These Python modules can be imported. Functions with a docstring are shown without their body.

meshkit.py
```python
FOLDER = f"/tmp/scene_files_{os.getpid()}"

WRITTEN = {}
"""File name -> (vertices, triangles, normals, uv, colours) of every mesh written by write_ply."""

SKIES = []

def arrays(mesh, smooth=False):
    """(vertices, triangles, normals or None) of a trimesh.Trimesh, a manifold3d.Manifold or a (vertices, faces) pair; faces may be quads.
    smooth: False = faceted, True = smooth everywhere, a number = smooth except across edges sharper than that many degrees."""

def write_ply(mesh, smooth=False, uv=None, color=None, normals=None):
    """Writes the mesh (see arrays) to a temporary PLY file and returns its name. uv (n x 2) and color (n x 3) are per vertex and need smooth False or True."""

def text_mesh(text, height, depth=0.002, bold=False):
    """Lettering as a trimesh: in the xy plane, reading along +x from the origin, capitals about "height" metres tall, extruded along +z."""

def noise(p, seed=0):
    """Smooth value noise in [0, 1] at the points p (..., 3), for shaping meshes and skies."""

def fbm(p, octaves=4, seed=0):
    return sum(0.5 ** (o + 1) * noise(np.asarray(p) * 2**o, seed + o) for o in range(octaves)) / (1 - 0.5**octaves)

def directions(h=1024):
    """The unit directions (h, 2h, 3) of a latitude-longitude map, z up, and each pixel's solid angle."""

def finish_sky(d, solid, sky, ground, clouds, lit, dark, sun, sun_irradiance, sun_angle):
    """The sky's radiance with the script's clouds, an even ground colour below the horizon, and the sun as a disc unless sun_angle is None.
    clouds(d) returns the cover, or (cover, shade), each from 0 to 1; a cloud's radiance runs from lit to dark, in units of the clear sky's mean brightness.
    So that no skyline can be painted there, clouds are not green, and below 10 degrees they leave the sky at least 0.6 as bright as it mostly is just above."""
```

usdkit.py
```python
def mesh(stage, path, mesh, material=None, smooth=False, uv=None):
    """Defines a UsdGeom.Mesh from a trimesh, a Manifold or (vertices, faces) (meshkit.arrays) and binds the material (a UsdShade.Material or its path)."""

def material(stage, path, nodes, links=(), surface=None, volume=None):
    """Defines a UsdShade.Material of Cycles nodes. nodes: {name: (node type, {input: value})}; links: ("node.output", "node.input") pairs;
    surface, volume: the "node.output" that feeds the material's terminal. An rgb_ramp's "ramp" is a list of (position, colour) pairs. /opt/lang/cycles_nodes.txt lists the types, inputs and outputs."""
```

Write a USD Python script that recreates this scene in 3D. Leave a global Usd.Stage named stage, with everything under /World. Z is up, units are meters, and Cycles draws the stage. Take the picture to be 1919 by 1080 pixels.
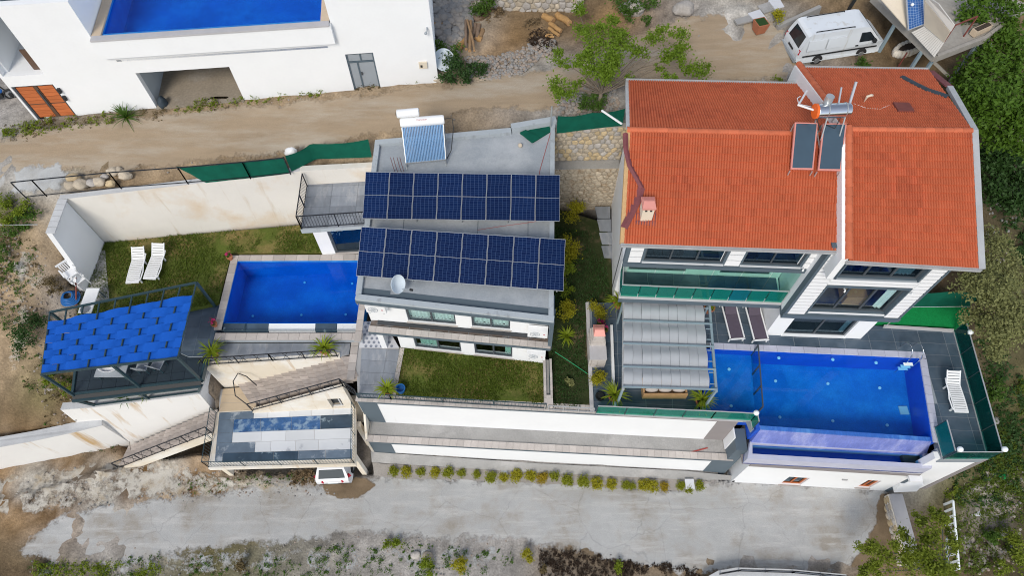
import math, random
import numpy as np
import trimesh
import shapely
from shapely.geometry import Polygon, Point, box as sbox
from shapely import affinity
from scipy.interpolate import LinearNDInterpolator, NearestNDInterpolator
from scipy.ndimage import gaussian_filter
import usdkit, meshkit
from pxr import Usd, UsdGeom, UsdLux, UsdShade, Sdf, Gf, Vt

stage = Usd.Stage.CreateInMemory()
UsdGeom.SetStageUpAxis(stage, "Z")
UsdGeom.SetStageMetersPerUnit(stage, 1.0)
UsdGeom.Xform.Define(stage, "/World")
UsdGeom.Scope.Define(stage, "/World/Looks")
random.seed(7)
PI = math.pi

# ------------------------------------------------------------------ camera, sky, sun
FPX, CAM_H = 1283.0, 34.5
cam = UsdGeom.Camera.Define(stage, "/World/camera")
cam.AddTranslateOp().Set(Gf.Vec3d(0, 0, CAM_H))
cam.AddRotateXOp().Set(30.0)
cam.CreateHorizontalApertureAttr(36.0)
cam.CreateVerticalApertureAttr(36.0 * 577 / 1024)
cam.CreateFocalLengthAttr(36.0 * FPX / 1919)
cam.CreateClippingRangeAttr(Gf.Vec2f(0.1, 3000))
cam.CreateExposureAttr(0.6)
SUN_EL, SUN_AZ = math.radians(44), math.radians(198)      # direction towards the sun, azimuth from +Y towards +X
sky = UsdLux.DomeLight.Define(stage, "/World/sky")
skym = usdkit.material(stage, "/World/Looks/sky_air", {
    "s": ("sky_texture", {"sky_type": "single_scattering", "sun_disc": False, "sun_elevation": SUN_EL, "sun_rotation": SUN_AZ}),
    "h": ("hsv", {"saturation": 0.55}),
    "b": ("background_shader", {"strength": 0.12})}, [("s.color", "h.color"), ("h.color", "b.color")], surface="b.background")
UsdShade.MaterialBindingAPI.Apply(sky.GetPrim()).Bind(skym)
sky.GetPrim().SetCustomDataByKey("kind", "structure")
sun = UsdLux.DistantLight.Define(stage, "/World/sun")
sun.CreateIntensityAttr(0.4); sun.CreateAngleAttr(18.0); sun.CreateColorAttr(Gf.Vec3f(1.0, 0.93, 0.82))
sun.CreateNormalizeAttr(True)
sun.AddRotateZOp().Set(-math.degrees(SUN_AZ) + 180)
sun.AddRotateXOp().Set(90 - math.degrees(SUN_EL))

# ------------------------------------------------------------------ helpers
def ray(px, py):
    u = (px - 959.5) / FPX; v = (540 - py) / FPX
    return np.array([u, .5 + .8660254 * v, -.8660254 + .5 * v])
def P(px, py, z):                                         # a measured point of the photograph at a known height
    d = ray(px, py); return np.array([0, 0, CAM_H]) + d * ((z - CAM_H) / d[2])
def P2(px, py, z): return P(px, py, z)[:2]
def ZV(xy, py):                                           # height of a point over xy
    d = ray(0, py); return CAM_H + d[2] * xy[1] / d[1]

used = {}
def numbered(parent, name):
    k = (parent, name); n = used.get(k, 0); used[k] = n + 1
    return f"{parent}/{name}" + (f"_{n:03d}" if n else "")
LOC = {}
def tag(prim, label=None, cat=None, group=None, kind=None):
    for k, v in (("label", label), ("category", cat), ("group", group), ("kind", kind)):
        if v: prim.SetCustomDataByKey(k, v)
def thing(name, label, cat, loc=(0, 0, 0), rz=0, group=None):
    p = numbered("/World", name); x = UsdGeom.Xform.Define(stage, p)
    x.AddTranslateOp().Set(Gf.Vec3d(*map(float, loc))); x.AddRotateZOp().Set(math.degrees(rz))
    tag(x.GetPrim(), label, cat, group); LOC[p] = (np.array(loc, float), rz)
    return p
def setting(name, loc=(0, 0, 0), label=None):
    p = numbered("/World", name); x = UsdGeom.Xform.Define(stage, p)
    x.AddTranslateOp().Set(Gf.Vec3d(*map(float, loc))); tag(x.GetPrim(), label, None, None, "structure"); LOC[p] = (np.array(loc, float), 0)
    return p
def copy_of(src, loc, rz=0, label=None, group=None, scale=None):
    name = src.split("/")[-1]
    while name[-4:-3] == "_" and name[-3:].isdigit(): name = name[:-4]
    p = numbered("/World", name); x = UsdGeom.Xform.Define(stage, p)
    x.GetPrim().GetReferences().AddInternalReference(src)
    x.ClearXformOpOrder()
    x.AddTranslateOp(opSuffix="own").Set(Gf.Vec3d(*map(float, loc))); x.AddRotateZOp(opSuffix="own").Set(math.degrees(rz))
    if scale: x.AddScaleOp(opSuffix="own").Set(Gf.Vec3f(*([scale] * 3 if np.ndim(scale) == 0 else scale)))
    d = stage.GetPrimAtPath(src).GetCustomData()
    tag(x.GetPrim(), label or d.get("label"), d.get("category"), group or d.get("group"))
    x.GetPrim().SetInstanceable(True)
    return p
def rescale(path, s):
    UsdGeom.Xformable(stage.GetPrimAtPath(path)).AddScaleOp().Set(Gf.Vec3f(*([s] * 3 if np.ndim(s) == 0 else s)))

class MB:
    def __init__(s): s.v = []; s.f = []; s.n = 0; s.uv = None
    def add(s, v, f):
        v = np.asarray(v, float); f = np.asarray(f, int)
        if f.shape[1] == 4: f = np.vstack([f[:, [0, 1, 2]], f[:, [0, 2, 3]]])
        s.v.append(v); s.f.append(f + s.n); s.n += len(v); return s
    def solid(s, v, f):                                   # closed convex-ish piece, turned outward
        v = np.asarray(v, float); f = np.asarray(f, int)
        if f.shape[1] == 4: f = np.vstack([f[:, [0, 1, 2]], f[:, [0, 2, 3]]])
        t = v[f] - v.mean(0)
        if np.einsum("ij,ij->i", t[:, 0], np.cross(t[:, 1], t[:, 2])).sum() < 0: f = f[:, ::-1]
        return s.add(v, f)
    HEX = [[0, 3, 2, 1], [4, 5, 6, 7], [0, 1, 5, 4], [1, 2, 6, 5], [2, 3, 7, 6], [3, 0, 4, 7]]
    def hexa(s, p8): return s.solid(p8, s.HEX)
    def boxf(s, fn, a0, a1, b0, b1, c0, c1):
        return s.hexa([fn(a, b, c) for c in (c0, c1) for a, b in ((a0, b0), (a1, b0), (a1, b1), (a0, b1))])
    def box(s, x0, x1, y0, y1, z0, z1): return s.boxf(lambda a, b, c: (a, b, c), x0, x1, y0, y1, z0, z1)
    def prism(s, poly, z0, z1):
        poly = [tuple(p[:2]) for p in poly]
        n = len(poly); a0 = np.broadcast_to(z0, n); a1 = np.broadcast_to(z1, n)
        pg = Polygon(poly)
        ccw = pg.exterior.is_ccw
        tri = earcut(poly)
        v = np.array([(x, y, z) for (x, y), z in zip(poly, a0)] + [(x, y, z) for (x, y), z in zip(poly, a1)])
        up = [(a + n, b + n, c + n) for a, b, c in tri]; dn = [(c, b, a) for a, b, c in tri]
        side = []
        for i in range(n):
            j = (i + 1) % n
            q = [(i, j, j + n), (i, j + n, i + n)]
            side += q if ccw else [t[::-1] for t in q]
        return s.add(v, up + dn + side)
    def bar(s, a, b, w, h=None, up=(0, 0, 1)):
        a = np.asarray(a, float); b = np.asarray(b, float); h = h or w
        d = b - a; d = d / (np.linalg.norm(d) + 1e-9); up = np.asarray(up, float)
        if abs(d @ up) > .97: up = np.array([0, 1.0, 0])
        sd = np.cross(d, up); sd /= np.linalg.norm(sd); u = np.cross(sd, d)
        c = [(-1, -1), (1, -1), (1, 1), (-1, 1)]
        return s.hexa([p + sd * i * w / 2 + u * j * h / 2 for p in (a, b) for i, j in c])
    def tube(s, pts, r, n=6, cap=True):
        p = np.asarray(pts, float); m = len(p); t = np.gradient(p, axis=0); t /= np.linalg.norm(t, axis=1, keepdims=True) + 1e-9
        ref = np.array([0, 0, 1.0]) if abs(t[:, 2]).mean() < .8 else np.array([0, 1.0, 0])
        a = np.cross(t, ref); a /= np.linalg.norm(a, axis=1, keepdims=True) + 1e-9; b = np.cross(t, a)
        R = np.broadcast_to(r, m); an = np.arange(n) * 2 * PI / n
        v = p[:, None] + R[:, None, None] * (np.cos(an)[None, :, None] * a[:, None] + np.sin(an)[None, :, None] * b[:, None])
        f = [(i * n + j, i * n + (j + 1) % n, (i + 1) * n + (j + 1) % n, (i + 1) * n + j) for i in range(m - 1) for j in range(n)]
        v = v.reshape(-1, 3); f = np.array(f)[:, [3, 2, 1, 0]]; f = np.vstack([f[:, [0, 1, 2]], f[:, [0, 2, 3]]])
        if cap:
            k = len(v); v = np.vstack([v, p[0], p[-1]])
            f = np.vstack([f, [(k, j, (j + 1) % n) for j in range(n)][::1], [(k + 1, (m - 1) * n + (j + 1) % n, (m - 1) * n + j) for j in range(n)]])
        return s.solid(v, f)
    def lathe(s, prof, c=(0, 0, 0), n=16):                # prof: (radius, z), closed on the axis by the caller
        prof = np.asarray(prof, float); an = np.arange(n) * 2 * PI / n; c = np.asarray(c, float)
        v = np.array([(r * math.cos(a), r * math.sin(a), z) for r, z in prof for a in an]) + c
        f = [(i * n + j, i * n + (j + 1) % n, (i + 1) * n + (j + 1) % n, (i + 1) * n + j) for i in range(len(prof) - 1) for j in range(n)]
        return s.add(v, f)
    def ball(s, c, r, sub=2, seed=None, rough=0, sq=None):
        m = trimesh.creation.icosphere(subdivisions=sub); v = np.array(m.vertices)
        if rough: v *= (1 + rough * (meshkit.fbm(v * 1.7 + (seed or 0) * 13.1, 3) - .5) * 2)[:, None]
        return s.add(v * np.broadcast_to(r, 3) + np.asarray(c, float), m.faces)
    def slab(s, quad, t):                                 # planar polygon thickened downwards along its normal
        q = np.asarray(quad, float); n = np.cross(q[1] - q[0], q[2] - q[0]); n /= np.linalg.norm(n)
        if n[2] < 0: n = -n
        k = len(q); tri = [(0, i, i + 1) for i in range(1, k - 1)]
        v = np.vstack([q - n * t, q]); f = [(c, b, a) for a, b, c in tri] + [(a + k, b + k, c + k) for a, b, c in tri]
        for i in range(k):
            j = (i + 1) % k; f += [(i, j, j + k), (i, j + k, i + k)]
        return s.solid(v, f)
    def cat(s): return np.vstack(s.v), np.vstack(s.f)
def earcut(poly):
    if len(poly) == 3: return [(0, 1, 2)] if Polygon(poly).exterior.is_ccw else [(2, 1, 0)]
    v, f = trimesh.creation.triangulate_polygon(Polygon(poly), engine="earcut")
    pp = np.array(poly); idx = [int(np.argmin(((pp - q) ** 2).sum(1))) for q in v]
    out = []
    for t in f:
        a, b, c = (idx[i] for i in t)
        cr = (pp[b][0] - pp[a][0]) * (pp[c][1] - pp[a][1]) - (pp[b][1] - pp[a][1]) * (pp[c][0] - pp[a][0])
        if abs(cr) < 1e-12: continue
        out.append((a, b, c) if cr > 0 else (c, b, a))
    return out
def base_of(path):
    while path not in LOC: path = path.rsplit("/", 1)[0]
    return LOC[path]
def part(parent, name, mb, m, smooth=False, label=None, kind=None, uv=None, local=False, tint=None):
    p = numbered(parent, name); v, f = mb.cat() if isinstance(mb, MB) else mb
    v = np.asarray(v, float)
    if not local:
        o, rz = base_of(parent); v = v - o
        if rz: c, sn = math.cos(-rz), math.sin(-rz); v = v @ np.array([[c, -sn, 0], [sn, c, 0], [0, 0, 1]]).T
    g = usdkit.mesh(stage, p, (v, f), M[m] if isinstance(m, str) else m, smooth, uv)
    tag(g.GetPrim(), label, None, None, kind)
    if tint is not None:
        UsdGeom.PrimvarsAPI(g).CreatePrimvar("tint", Sdf.ValueTypeNames.Color3fArray, "vertex").Set(Vt.Vec3fArray.FromNumpy(np.asarray(tint, np.float32)))
    return p
def single(name, mb, m, label=None, cat=None, group=None, kind=None, smooth=False, tint=None, loc=None):
    p = numbered("/World", name); v, f = mb.cat() if isinstance(mb, MB) else mb
    v = np.asarray(v, float); o = np.array(loc, float) if loc is not None else np.array([*((v.min(0) + v.max(0)) / 2)[:2], v[:, 2].min()])
    if kind == "structure" or kind == "stuff": o = np.zeros(3)
    g = usdkit.mesh(stage, p, (v - o, f), M[m] if isinstance(m, str) else m, smooth)
    g.AddTranslateOp().Set(Gf.Vec3d(*map(float, o)))
    tag(g.GetPrim(), label, cat, group, kind); LOC[p] = (o, 0)
    if tint is not None:
        UsdGeom.PrimvarsAPI(g).CreatePrimvar("tint", Sdf.ValueTypeNames.Color3fArray, "vertex").Set(Vt.Vec3fArray.FromNumpy(np.asarray(tint, np.float32)))
    return p
class Wall:                                               # a facade line: s along it, o outwards, z up
    def __init__(s, A, B):
        s.A = np.array(A[:2], float); B = np.array(B[:2], float); s.L = float(np.hypot(*(B - s.A))); s.d = (B - s.A) / s.L; s.n = np.array([s.d[1], -s.d[0]])
    def __call__(s, a, o, z): q = s.A + s.d * a + s.n * o; return np.array([q[0], q[1], z])
    def at(s, px, py, o=0):                               # (s, z) of a photograph point lying in the facade
        r = ray(px, py); A = s.A + s.n * o; t = (s.n @ A) / (s.n @ r[:2]); q = r * t + np.array([0, 0, CAM_H]); return float((q[:2] - A) @ s.d), float(q[2])
    def box(s, mb, s0, s1, o0, o1, z0, z1): return mb.boxf(s, s0, s1, o0, o1, z0, z1)
    def holes(s, mb, s0, s1, o0, o1, z0, z1, holes):      # a wall with rectangular openings
        ss = sorted({s0, s1, *[min(max(x, s0), s1) for h in holes for x in h[:2]]}); zz = sorted({z0, z1, *[min(max(x, z0), z1) for h in holes for x in h[2:]]})
        for a, b in zip(ss, ss[1:]):
            run = None
            for c, d in zip(zz, zz[1:]):
                inside = any(h[0] < (a + b) / 2 < h[1] and h[2] < (c + d) / 2 < h[3] for h in holes)
                if inside:
                    if run: s.box(mb, a, b, o0, o1, *run)
                    run = None
                else: run = (run[0], d) if run else (c, d)
            if run: s.box(mb, a, b, o0, o1, *run)
        return mb
def window(parent, W, s0, s1, z0, z1, panes=2, o=-.1, frame="frame_grey", glass="pane_glass", curtain=None, bar=.06, sill=None, depth=.08):
    m = MB()
    W.box(m, s0, s1, o - depth, o, z0, z0 + bar); W.box(m, s0, s1, o - depth, o, z1 - bar, z1)
    ed = np.linspace(s0, s1, panes + 1)
    for i, e in enumerate(ed):
        a = e if i == 0 else (e - bar if i == panes else e - bar / 2); W.box(m, a, a + bar, o - depth, o, z0 + bar, z1 - bar)
    w = part(parent, "window", m, frame)
    for i in range(panes):
        g = MB(); W.box(g, ed[i] + bar * .5, ed[i + 1] - bar * .5, o - .05 - .012 * (i % 2), o - .04 - .012 * (i % 2), z0 + bar, z1 - bar); part(w, "pane", g, glass)
    if sill:
        g = MB(); W.box(g, s0 - .06, s1 + .06, o - .02, .06, z0 - .05, z0 - .003); part(w, "sill", g, sill)
    if curtain:
        for c0, c1, cm in curtain:
            n = max(8, int((c1 - c0) / .05)); aa = np.linspace(c0, c1, n); g = MB(); v = []; f = []
            for i, a in enumerate(aa):
                oo = o - .17 + .05 * math.sin(a * 38 + (a * 7) % 2); v += [W(a, oo, z0 + .03), W(a, oo, z1)]
                if i: f.append((2 * i - 2, 2 * i, 2 * i + 1, 2 * i - 1))
            g.add(v, f); part(w, "curtain", g, cm, smooth=True)
    return w
def geoms(g): return [x for x in getattr(g, "geoms", [g]) if x.geom_type == "Polygon" and x.area > 1e-4]
def pave(parent, poly, z, org, yaw, tw, th, mats, gap=.012, t=.03, name="tile", bond=0.0, zf=None, rise=.004, minfrac=.12):
    """Paving pieces laid over the polygon, every one its own mesh."""
    pg = Polygon([tuple(p[:2]) for p in poly]); c, s = math.cos(yaw), math.sin(yaw)
    q = affinity.affine_transform(pg, [c, s, -s, c, -c * org[0] - s * org[1], s * org[0] - c * org[1]])
    x0, y0, x1, y1 = q.bounds
    rng = random.Random(hash((round(x0, 2), round(y0, 2))) & 0xffff)
    for j in range(math.floor(y0 / th), math.ceil(y1 / th)):
        sh = bond * (j % 2) * tw
        for i in range(math.floor((x0 - sh) / tw), math.ceil((x1 - sh) / tw)):
            cell = sbox(i * tw + sh + gap / 2, j * th + gap / 2, (i + 1) * tw + sh - gap / 2, (j + 1) * th - gap / 2).intersection(q)
            for g in geoms(cell):
                if g.area < minfrac * tw * th: continue
                pts = list(g.simplify(.004).exterior.coords)[:-1]
                w = [(c * x - s * y + org[0], s * x + c * y + org[1]) for x, y in pts]
                dz = rng.uniform(0, rise); m = MB()
                zz = np.array([zf(*p) for p in w]) if zf else z
                m.prism(w, zz - t + dz, zz + dz); part(parent, name, m, mats[rng.randrange(len(mats))])
def smooth_poly(pts, amp=.25, step=.35, seed=0):          # uneven edge
    pg = Polygon([tuple(p[:2]) for p in pts]).segmentize(step); c = np.array(pg.exterior.coords)[:-1]
    q = np.c_[c, np.zeros(len(c))]
    d = np.c_[meshkit.fbm(q * 1.1 + seed, 3, 1) - .5, meshkit.fbm(q * 1.1 + seed + 40, 3, 2) - .5] * 2 * amp
    return Polygon(c + d).buffer(0)

# ------------------------------------------------------------------ materials
M = {}
def lerp(c, k): return tuple(min(max(x * k, 0), 1) for x in c)
def mat(name, col, rough=.8, var=.1, scale=1.5, col2=None, s2=.6, lo=.5, hi=.62, fine=.0, fscale=30, bump=0., bscale=25, rnd=0., metallic=0., spec=.4, coat=0., island=0., tint=False, stretch=None, streak=None, dist=.02):
    """A surface: base colour, broad unevenness, an optional second colour in patches, fine grain, relief, and a change per piece."""
    n = {"g": ("geometry", {}), "p": ("principled_bsdf", {"roughness": rough, "metallic": metallic, "specular_ior_level": spec, "coat_weight": coat, "coat_roughness": .05})}
    L = []
    pos = "g.position"
    if stretch: n["mp"] = ("mapping", {"scale": stretch}); L.append(("g.position", "mp.vector")); pos = "mp.vector"
    n["n1"] = ("noise_texture", {"scale": scale, "detail": 5, "roughness": .6}); L.append((pos, "n1.vector"))
    n["m1"] = ("mix_color", {"a": lerp(col, 1 - 2 * var), "b": lerp(col, 1 + 2 * var)}); L.append(("n1.fac", "m1.fac"))
    cur = "m1.result"
    if tint:
        n["at"] = ("attribute", {"attribute": "tint"}); n["mt"] = ("mix_color", {"blend_type": "multiply", "fac": 1.}); L += [(cur, "mt.a"), ("at.color", "mt.b")]; cur = "mt.result"
    if col2 is not None:
        n["n2"] = ("noise_texture", {"scale": s2, "detail": 6, "roughness": .65}); L.append((pos, "n2.vector"))
        n["r2"] = ("map_range", {"from_min": lo, "from_max": hi, "clamp": True}); n["m2"] = ("mix_color", {"b": tuple(col2)})
        L += [("n2.fac", "r2.value"), ("r2.result", "m2.fac"), (cur, "m2.a")]; cur = "m2.result"
    if streak is not None:                                # run-off stains, drawn out down the wall
        sc, c3, a, b = streak
        n["ms"] = ("mapping", {"scale": (2.2, 2.2, .22)}); n["n3"] = ("noise_texture", {"scale": sc, "detail": 5, "roughness": .6}); n["r3"] = ("map_range", {"from_min": a, "from_max": b, "clamp": True}); n["m3"] = ("mix_color", {"b": tuple(c3)})
        L += [("g.position", "ms.vector"), ("ms.vector", "n3.vector"), ("n3.fac", "r3.value"), ("r3.result", "m3.fac"), (cur, "m3.a")]; cur = "m3.result"
    if fine:
        n["n4"] = ("noise_texture", {"scale": fscale, "detail": 3, "roughness": .7}); n["r4"] = ("map_range", {"from_min": .25, "from_max": .75, "to_min": 1 - fine, "to_max": 1 + fine}); n["h4"] = ("hsv", {})
        L += [(pos, "n4.vector"), ("n4.fac", "r4.value"), ("r4.result", "h4.value"), (cur, "h4.color")]; cur = "h4.color"
    if rnd or island:
        n["oi"] = ("object_info", {}) if rnd else ("geometry", {}); n["r5"] = ("map_range", {"to_min": 1 - (rnd or island), "to_max": 1 + (rnd or island)}); n["h5"] = ("hsv", {})
        L += [("oi.random" if rnd else "g.random_per_island", "r5.value"), ("r5.result", "h5.value"), (cur, "h5.color")]; cur = "h5.color"
        if not rnd: n.pop("oi")
    if bump:
        n["n6"] = ("noise_texture", {"scale": bscale, "detail": 4, "roughness": .6}); n["bp"] = ("bump", {"strength": bump, "distance": dist})
        L += [(pos, "n6.vector"), ("n6.fac", "bp.height"), ("bp.normal", "p.normal")]
    L.append((cur, "p.base_color"))
    M[name] = usdkit.material(stage, "/World/Looks/" + name, n, L, surface="p.BSDF")
def worn(name, col, col2, s2, stretch=None, crack=False):
    """ground sheet whose rim thins out into the soil below: the vertex weight 'tint' falls to 0 at the rim and the grain decides where it still holds"""
    n = {"g": ("geometry", {}), "a": ("attribute", {"attribute": "tint"}), "sp": ("separate_color", {}), "n1": ("noise_texture", {"scale": 1.1, "detail": 8, "roughness": .7}), "n2": ("noise_texture", {"scale": s2, "detail": 7, "roughness": .68}), "n3": ("noise_texture", {"scale": 26, "detail": 4, "roughness": .75}), "n4": ("noise_texture", {"scale": 1.5, "detail": 10, "roughness": .76}),
         "m1": ("mix_color", {"a": lerp(col, .72), "b": lerp(col, 1.28)}), "r2": ("map_range", {"from_min": .46, "from_max": .66, "clamp": True}), "m2": ("mix_color", {"b": col2}), "r3": ("map_range", {"from_min": .25, "from_max": .75, "to_min": .84, "to_max": 1.16}), "h": ("hsv", {}), "p": ("principled_bsdf", {"roughness": .92, "specular_ior_level": .15}), "bp": ("bump", {"strength": .5, "distance": .03}),
         "ad": ("math", {"math_type": "add"}), "ra": ("map_range", {"from_min": .86, "from_max": .98, "clamp": True}), "tr": ("transparent_bsdf", {}), "x": ("mix_closure", {})}
    L = [("a.color", "sp.color"), ("n1.fac", "m1.fac"), ("n2.fac", "r2.value"), ("m1.result", "m2.a"), ("r2.result", "m2.fac"), ("n3.fac", "r3.value"), ("r3.result", "h.value"), ("n3.fac", "bp.height"), ("bp.normal", "p.normal"), ("sp.r", "ad.value1"), ("n4.fac", "ad.value2"), ("ad.value", "ra.value"), ("ra.result", "x.fac"), ("tr.BSDF", "x.closure1"), ("p.BSDF", "x.closure2"), ("h.color", "p.base_color")]
    pos = "g.position"
    if stretch: n["mp"] = ("mapping", {"scale": stretch}); L.append(("g.position", "mp.vector")); pos = "mp.vector"
    L += [(pos, "n1.vector"), (pos, "n2.vector"), ("g.position", "n3.vector"), ("g.position", "n4.vector")]
    cur = "m2.result"
    if crack:
        n["vo"] = ("voronoi_texture", {"scale": .28, "feature": "distance_to_edge", "randomness": 1.}); n["nw"] = ("noise_texture", {"scale": 1.6, "detail": 4}); n["mw"] = ("mix_color", {"blend_type": "linear_light", "fac": .22, "use_clamp": False}); n["rv"] = ("map_range", {"from_min": .001, "from_max": .006, "to_min": .84, "to_max": 1., "clamp": True}); n["hv"] = ("hsv", {})
        n["ps"] = ("mapping", {"scale": (.5, 3.2, 1)}); n["nt"] = ("noise_texture", {"scale": .8, "detail": 6, "roughness": .7}); n["rt"] = ("map_range", {"from_min": .5, "from_max": .72, "clamp": True}); n["mt"] = ("mix_color", {"b": (.46, .455, .445)})
        L += [("g.position", "mw.a"), ("g.position", "nw.vector"), ("nw.color", "mw.b"), ("mw.result", "vo.vector"), ("vo.distance", "rv.value"), ("rv.result", "hv.value"), ("m2.result", "mt.a"), ("g.position", "ps.vector"), ("ps.vector", "nt.vector"), ("nt.fac", "rt.value"), ("rt.result", "mt.fac"), ("mt.result", "hv.color")]; cur = "hv.color"
    L.append((cur, "h.color"))
    M[name] = usdkit.material(stage, "/World/Looks/" + name, n, L, surface="x.closure")
mat("hill_dirt", (1, 1, 1), .95, .17, 2.6, fine=.32, fscale=11, bump=.9, bscale=6, tint=True, spec=.1, dist=.06)
worn("road_concrete", (.385, .388, .385), (.285, .262, .23), .55, crack=True)
worn("road_concrete_wet", (.19, .14, .09), (.13, .095, .06), .8)
worn("dirt_lane", (.31, .24, .165), (.38, .33, .265), .5, stretch=(.35, 1.7, 1))
mat("dirt_road_mat", (.27, .23, .18), .95, .13, .8, col2=(.33, .30, .26), s2=.5, lo=.47, hi=.62, fine=.16, fscale=9, bump=.6, bscale=8, spec=.1)
mat("grey_dust", (.27, .25, .23), .95, .14, 1.2, fine=.16, fscale=16, bump=.5, bscale=10, spec=.1)
worn("bank_rock", (.44, .415, .37), (.34, .28, .20), 1.2)
worn("dark_soil", (.13, .10, .065), (.10, .075, .05), 1.)
worn("pale_dust", (.40, .41, .41), (.33, .32, .30), .8)
mat("white_wall", (.74, .75, .76), .75, .025, .7, fine=.015, fscale=12, bump=.12, bscale=40, spec=.3, streak=(1.1, (.64, .64, .62), .68, .84))
mat("cream_wall", (.66, .59, .48), .85, .05, .7, col2=(.72, .69, .63), s2=.5, lo=.45, hi=.6, fine=.04, bump=.25, bscale=20, streak=(1.3, (.50, .36, .22), .60, .76))
mat("stained_wall", (.66, .63, .58), .85, .05, .6, col2=(.60, .49, .37), s2=.35, lo=.52, hi=.7, fine=.05, bump=.25, bscale=18, streak=(.9, (.5, .41, .3), .58, .75))
mat("lower_stained_wall", (.68, .67, .65), .85, .04, .6, fine=.04, bump=.2, bscale=18, streak=(.6, (.47, .32, .16), .575, .70))
mat("garden_wall_white", (.66, .67, .68), .85, .05, .6, fine=.05, bump=.2, bscale=18)
mat("wall_cap", (.46, .47, .48), .85, .1, 2, fine=.1, bump=.3)
mat("slate_paint", (.085, .115, .14), .55, .06, 1.2, fine=.04, spec=.4)
mat("slate_light", (.30, .33, .36), .6, .06, 1.2, fine=.04)
mat("taupe_paint", (.235, .215, .215), .7, .06, 1, fine=.04)
mat("roof_screed", (.285, .315, .345), .85, .14, .5, col2=(.40, .425, .45), s2=.4, lo=.48, hi=.68, fine=.08, fscale=14, bump=.3)
mat("parapet_paint", (.36, .40, .43), .75, .08, 1, fine=.05, streak=(1.5, (.25, .27, .29), .58, .72))
mat("ledge_screed", (.30, .295, .285), .9, .12, .8, col2=(.37, .36, .35), s2=.5, lo=.5, hi=.62, fine=.1, fscale=16, bump=.3)
mat("cap_stone", (.46, .42, .39), .75, .10, 2, fine=.08, fscale=20, rnd=.10)
mat("step_stone", (.36, .315, .285), .75, .14, 3, fine=.1, fscale=22, rnd=.14)
mat("grout", (.36, .36, .36), .95, .06, 3)
mat("grout_dark", (.23, .26, .29), .95, .06, 3)
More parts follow.
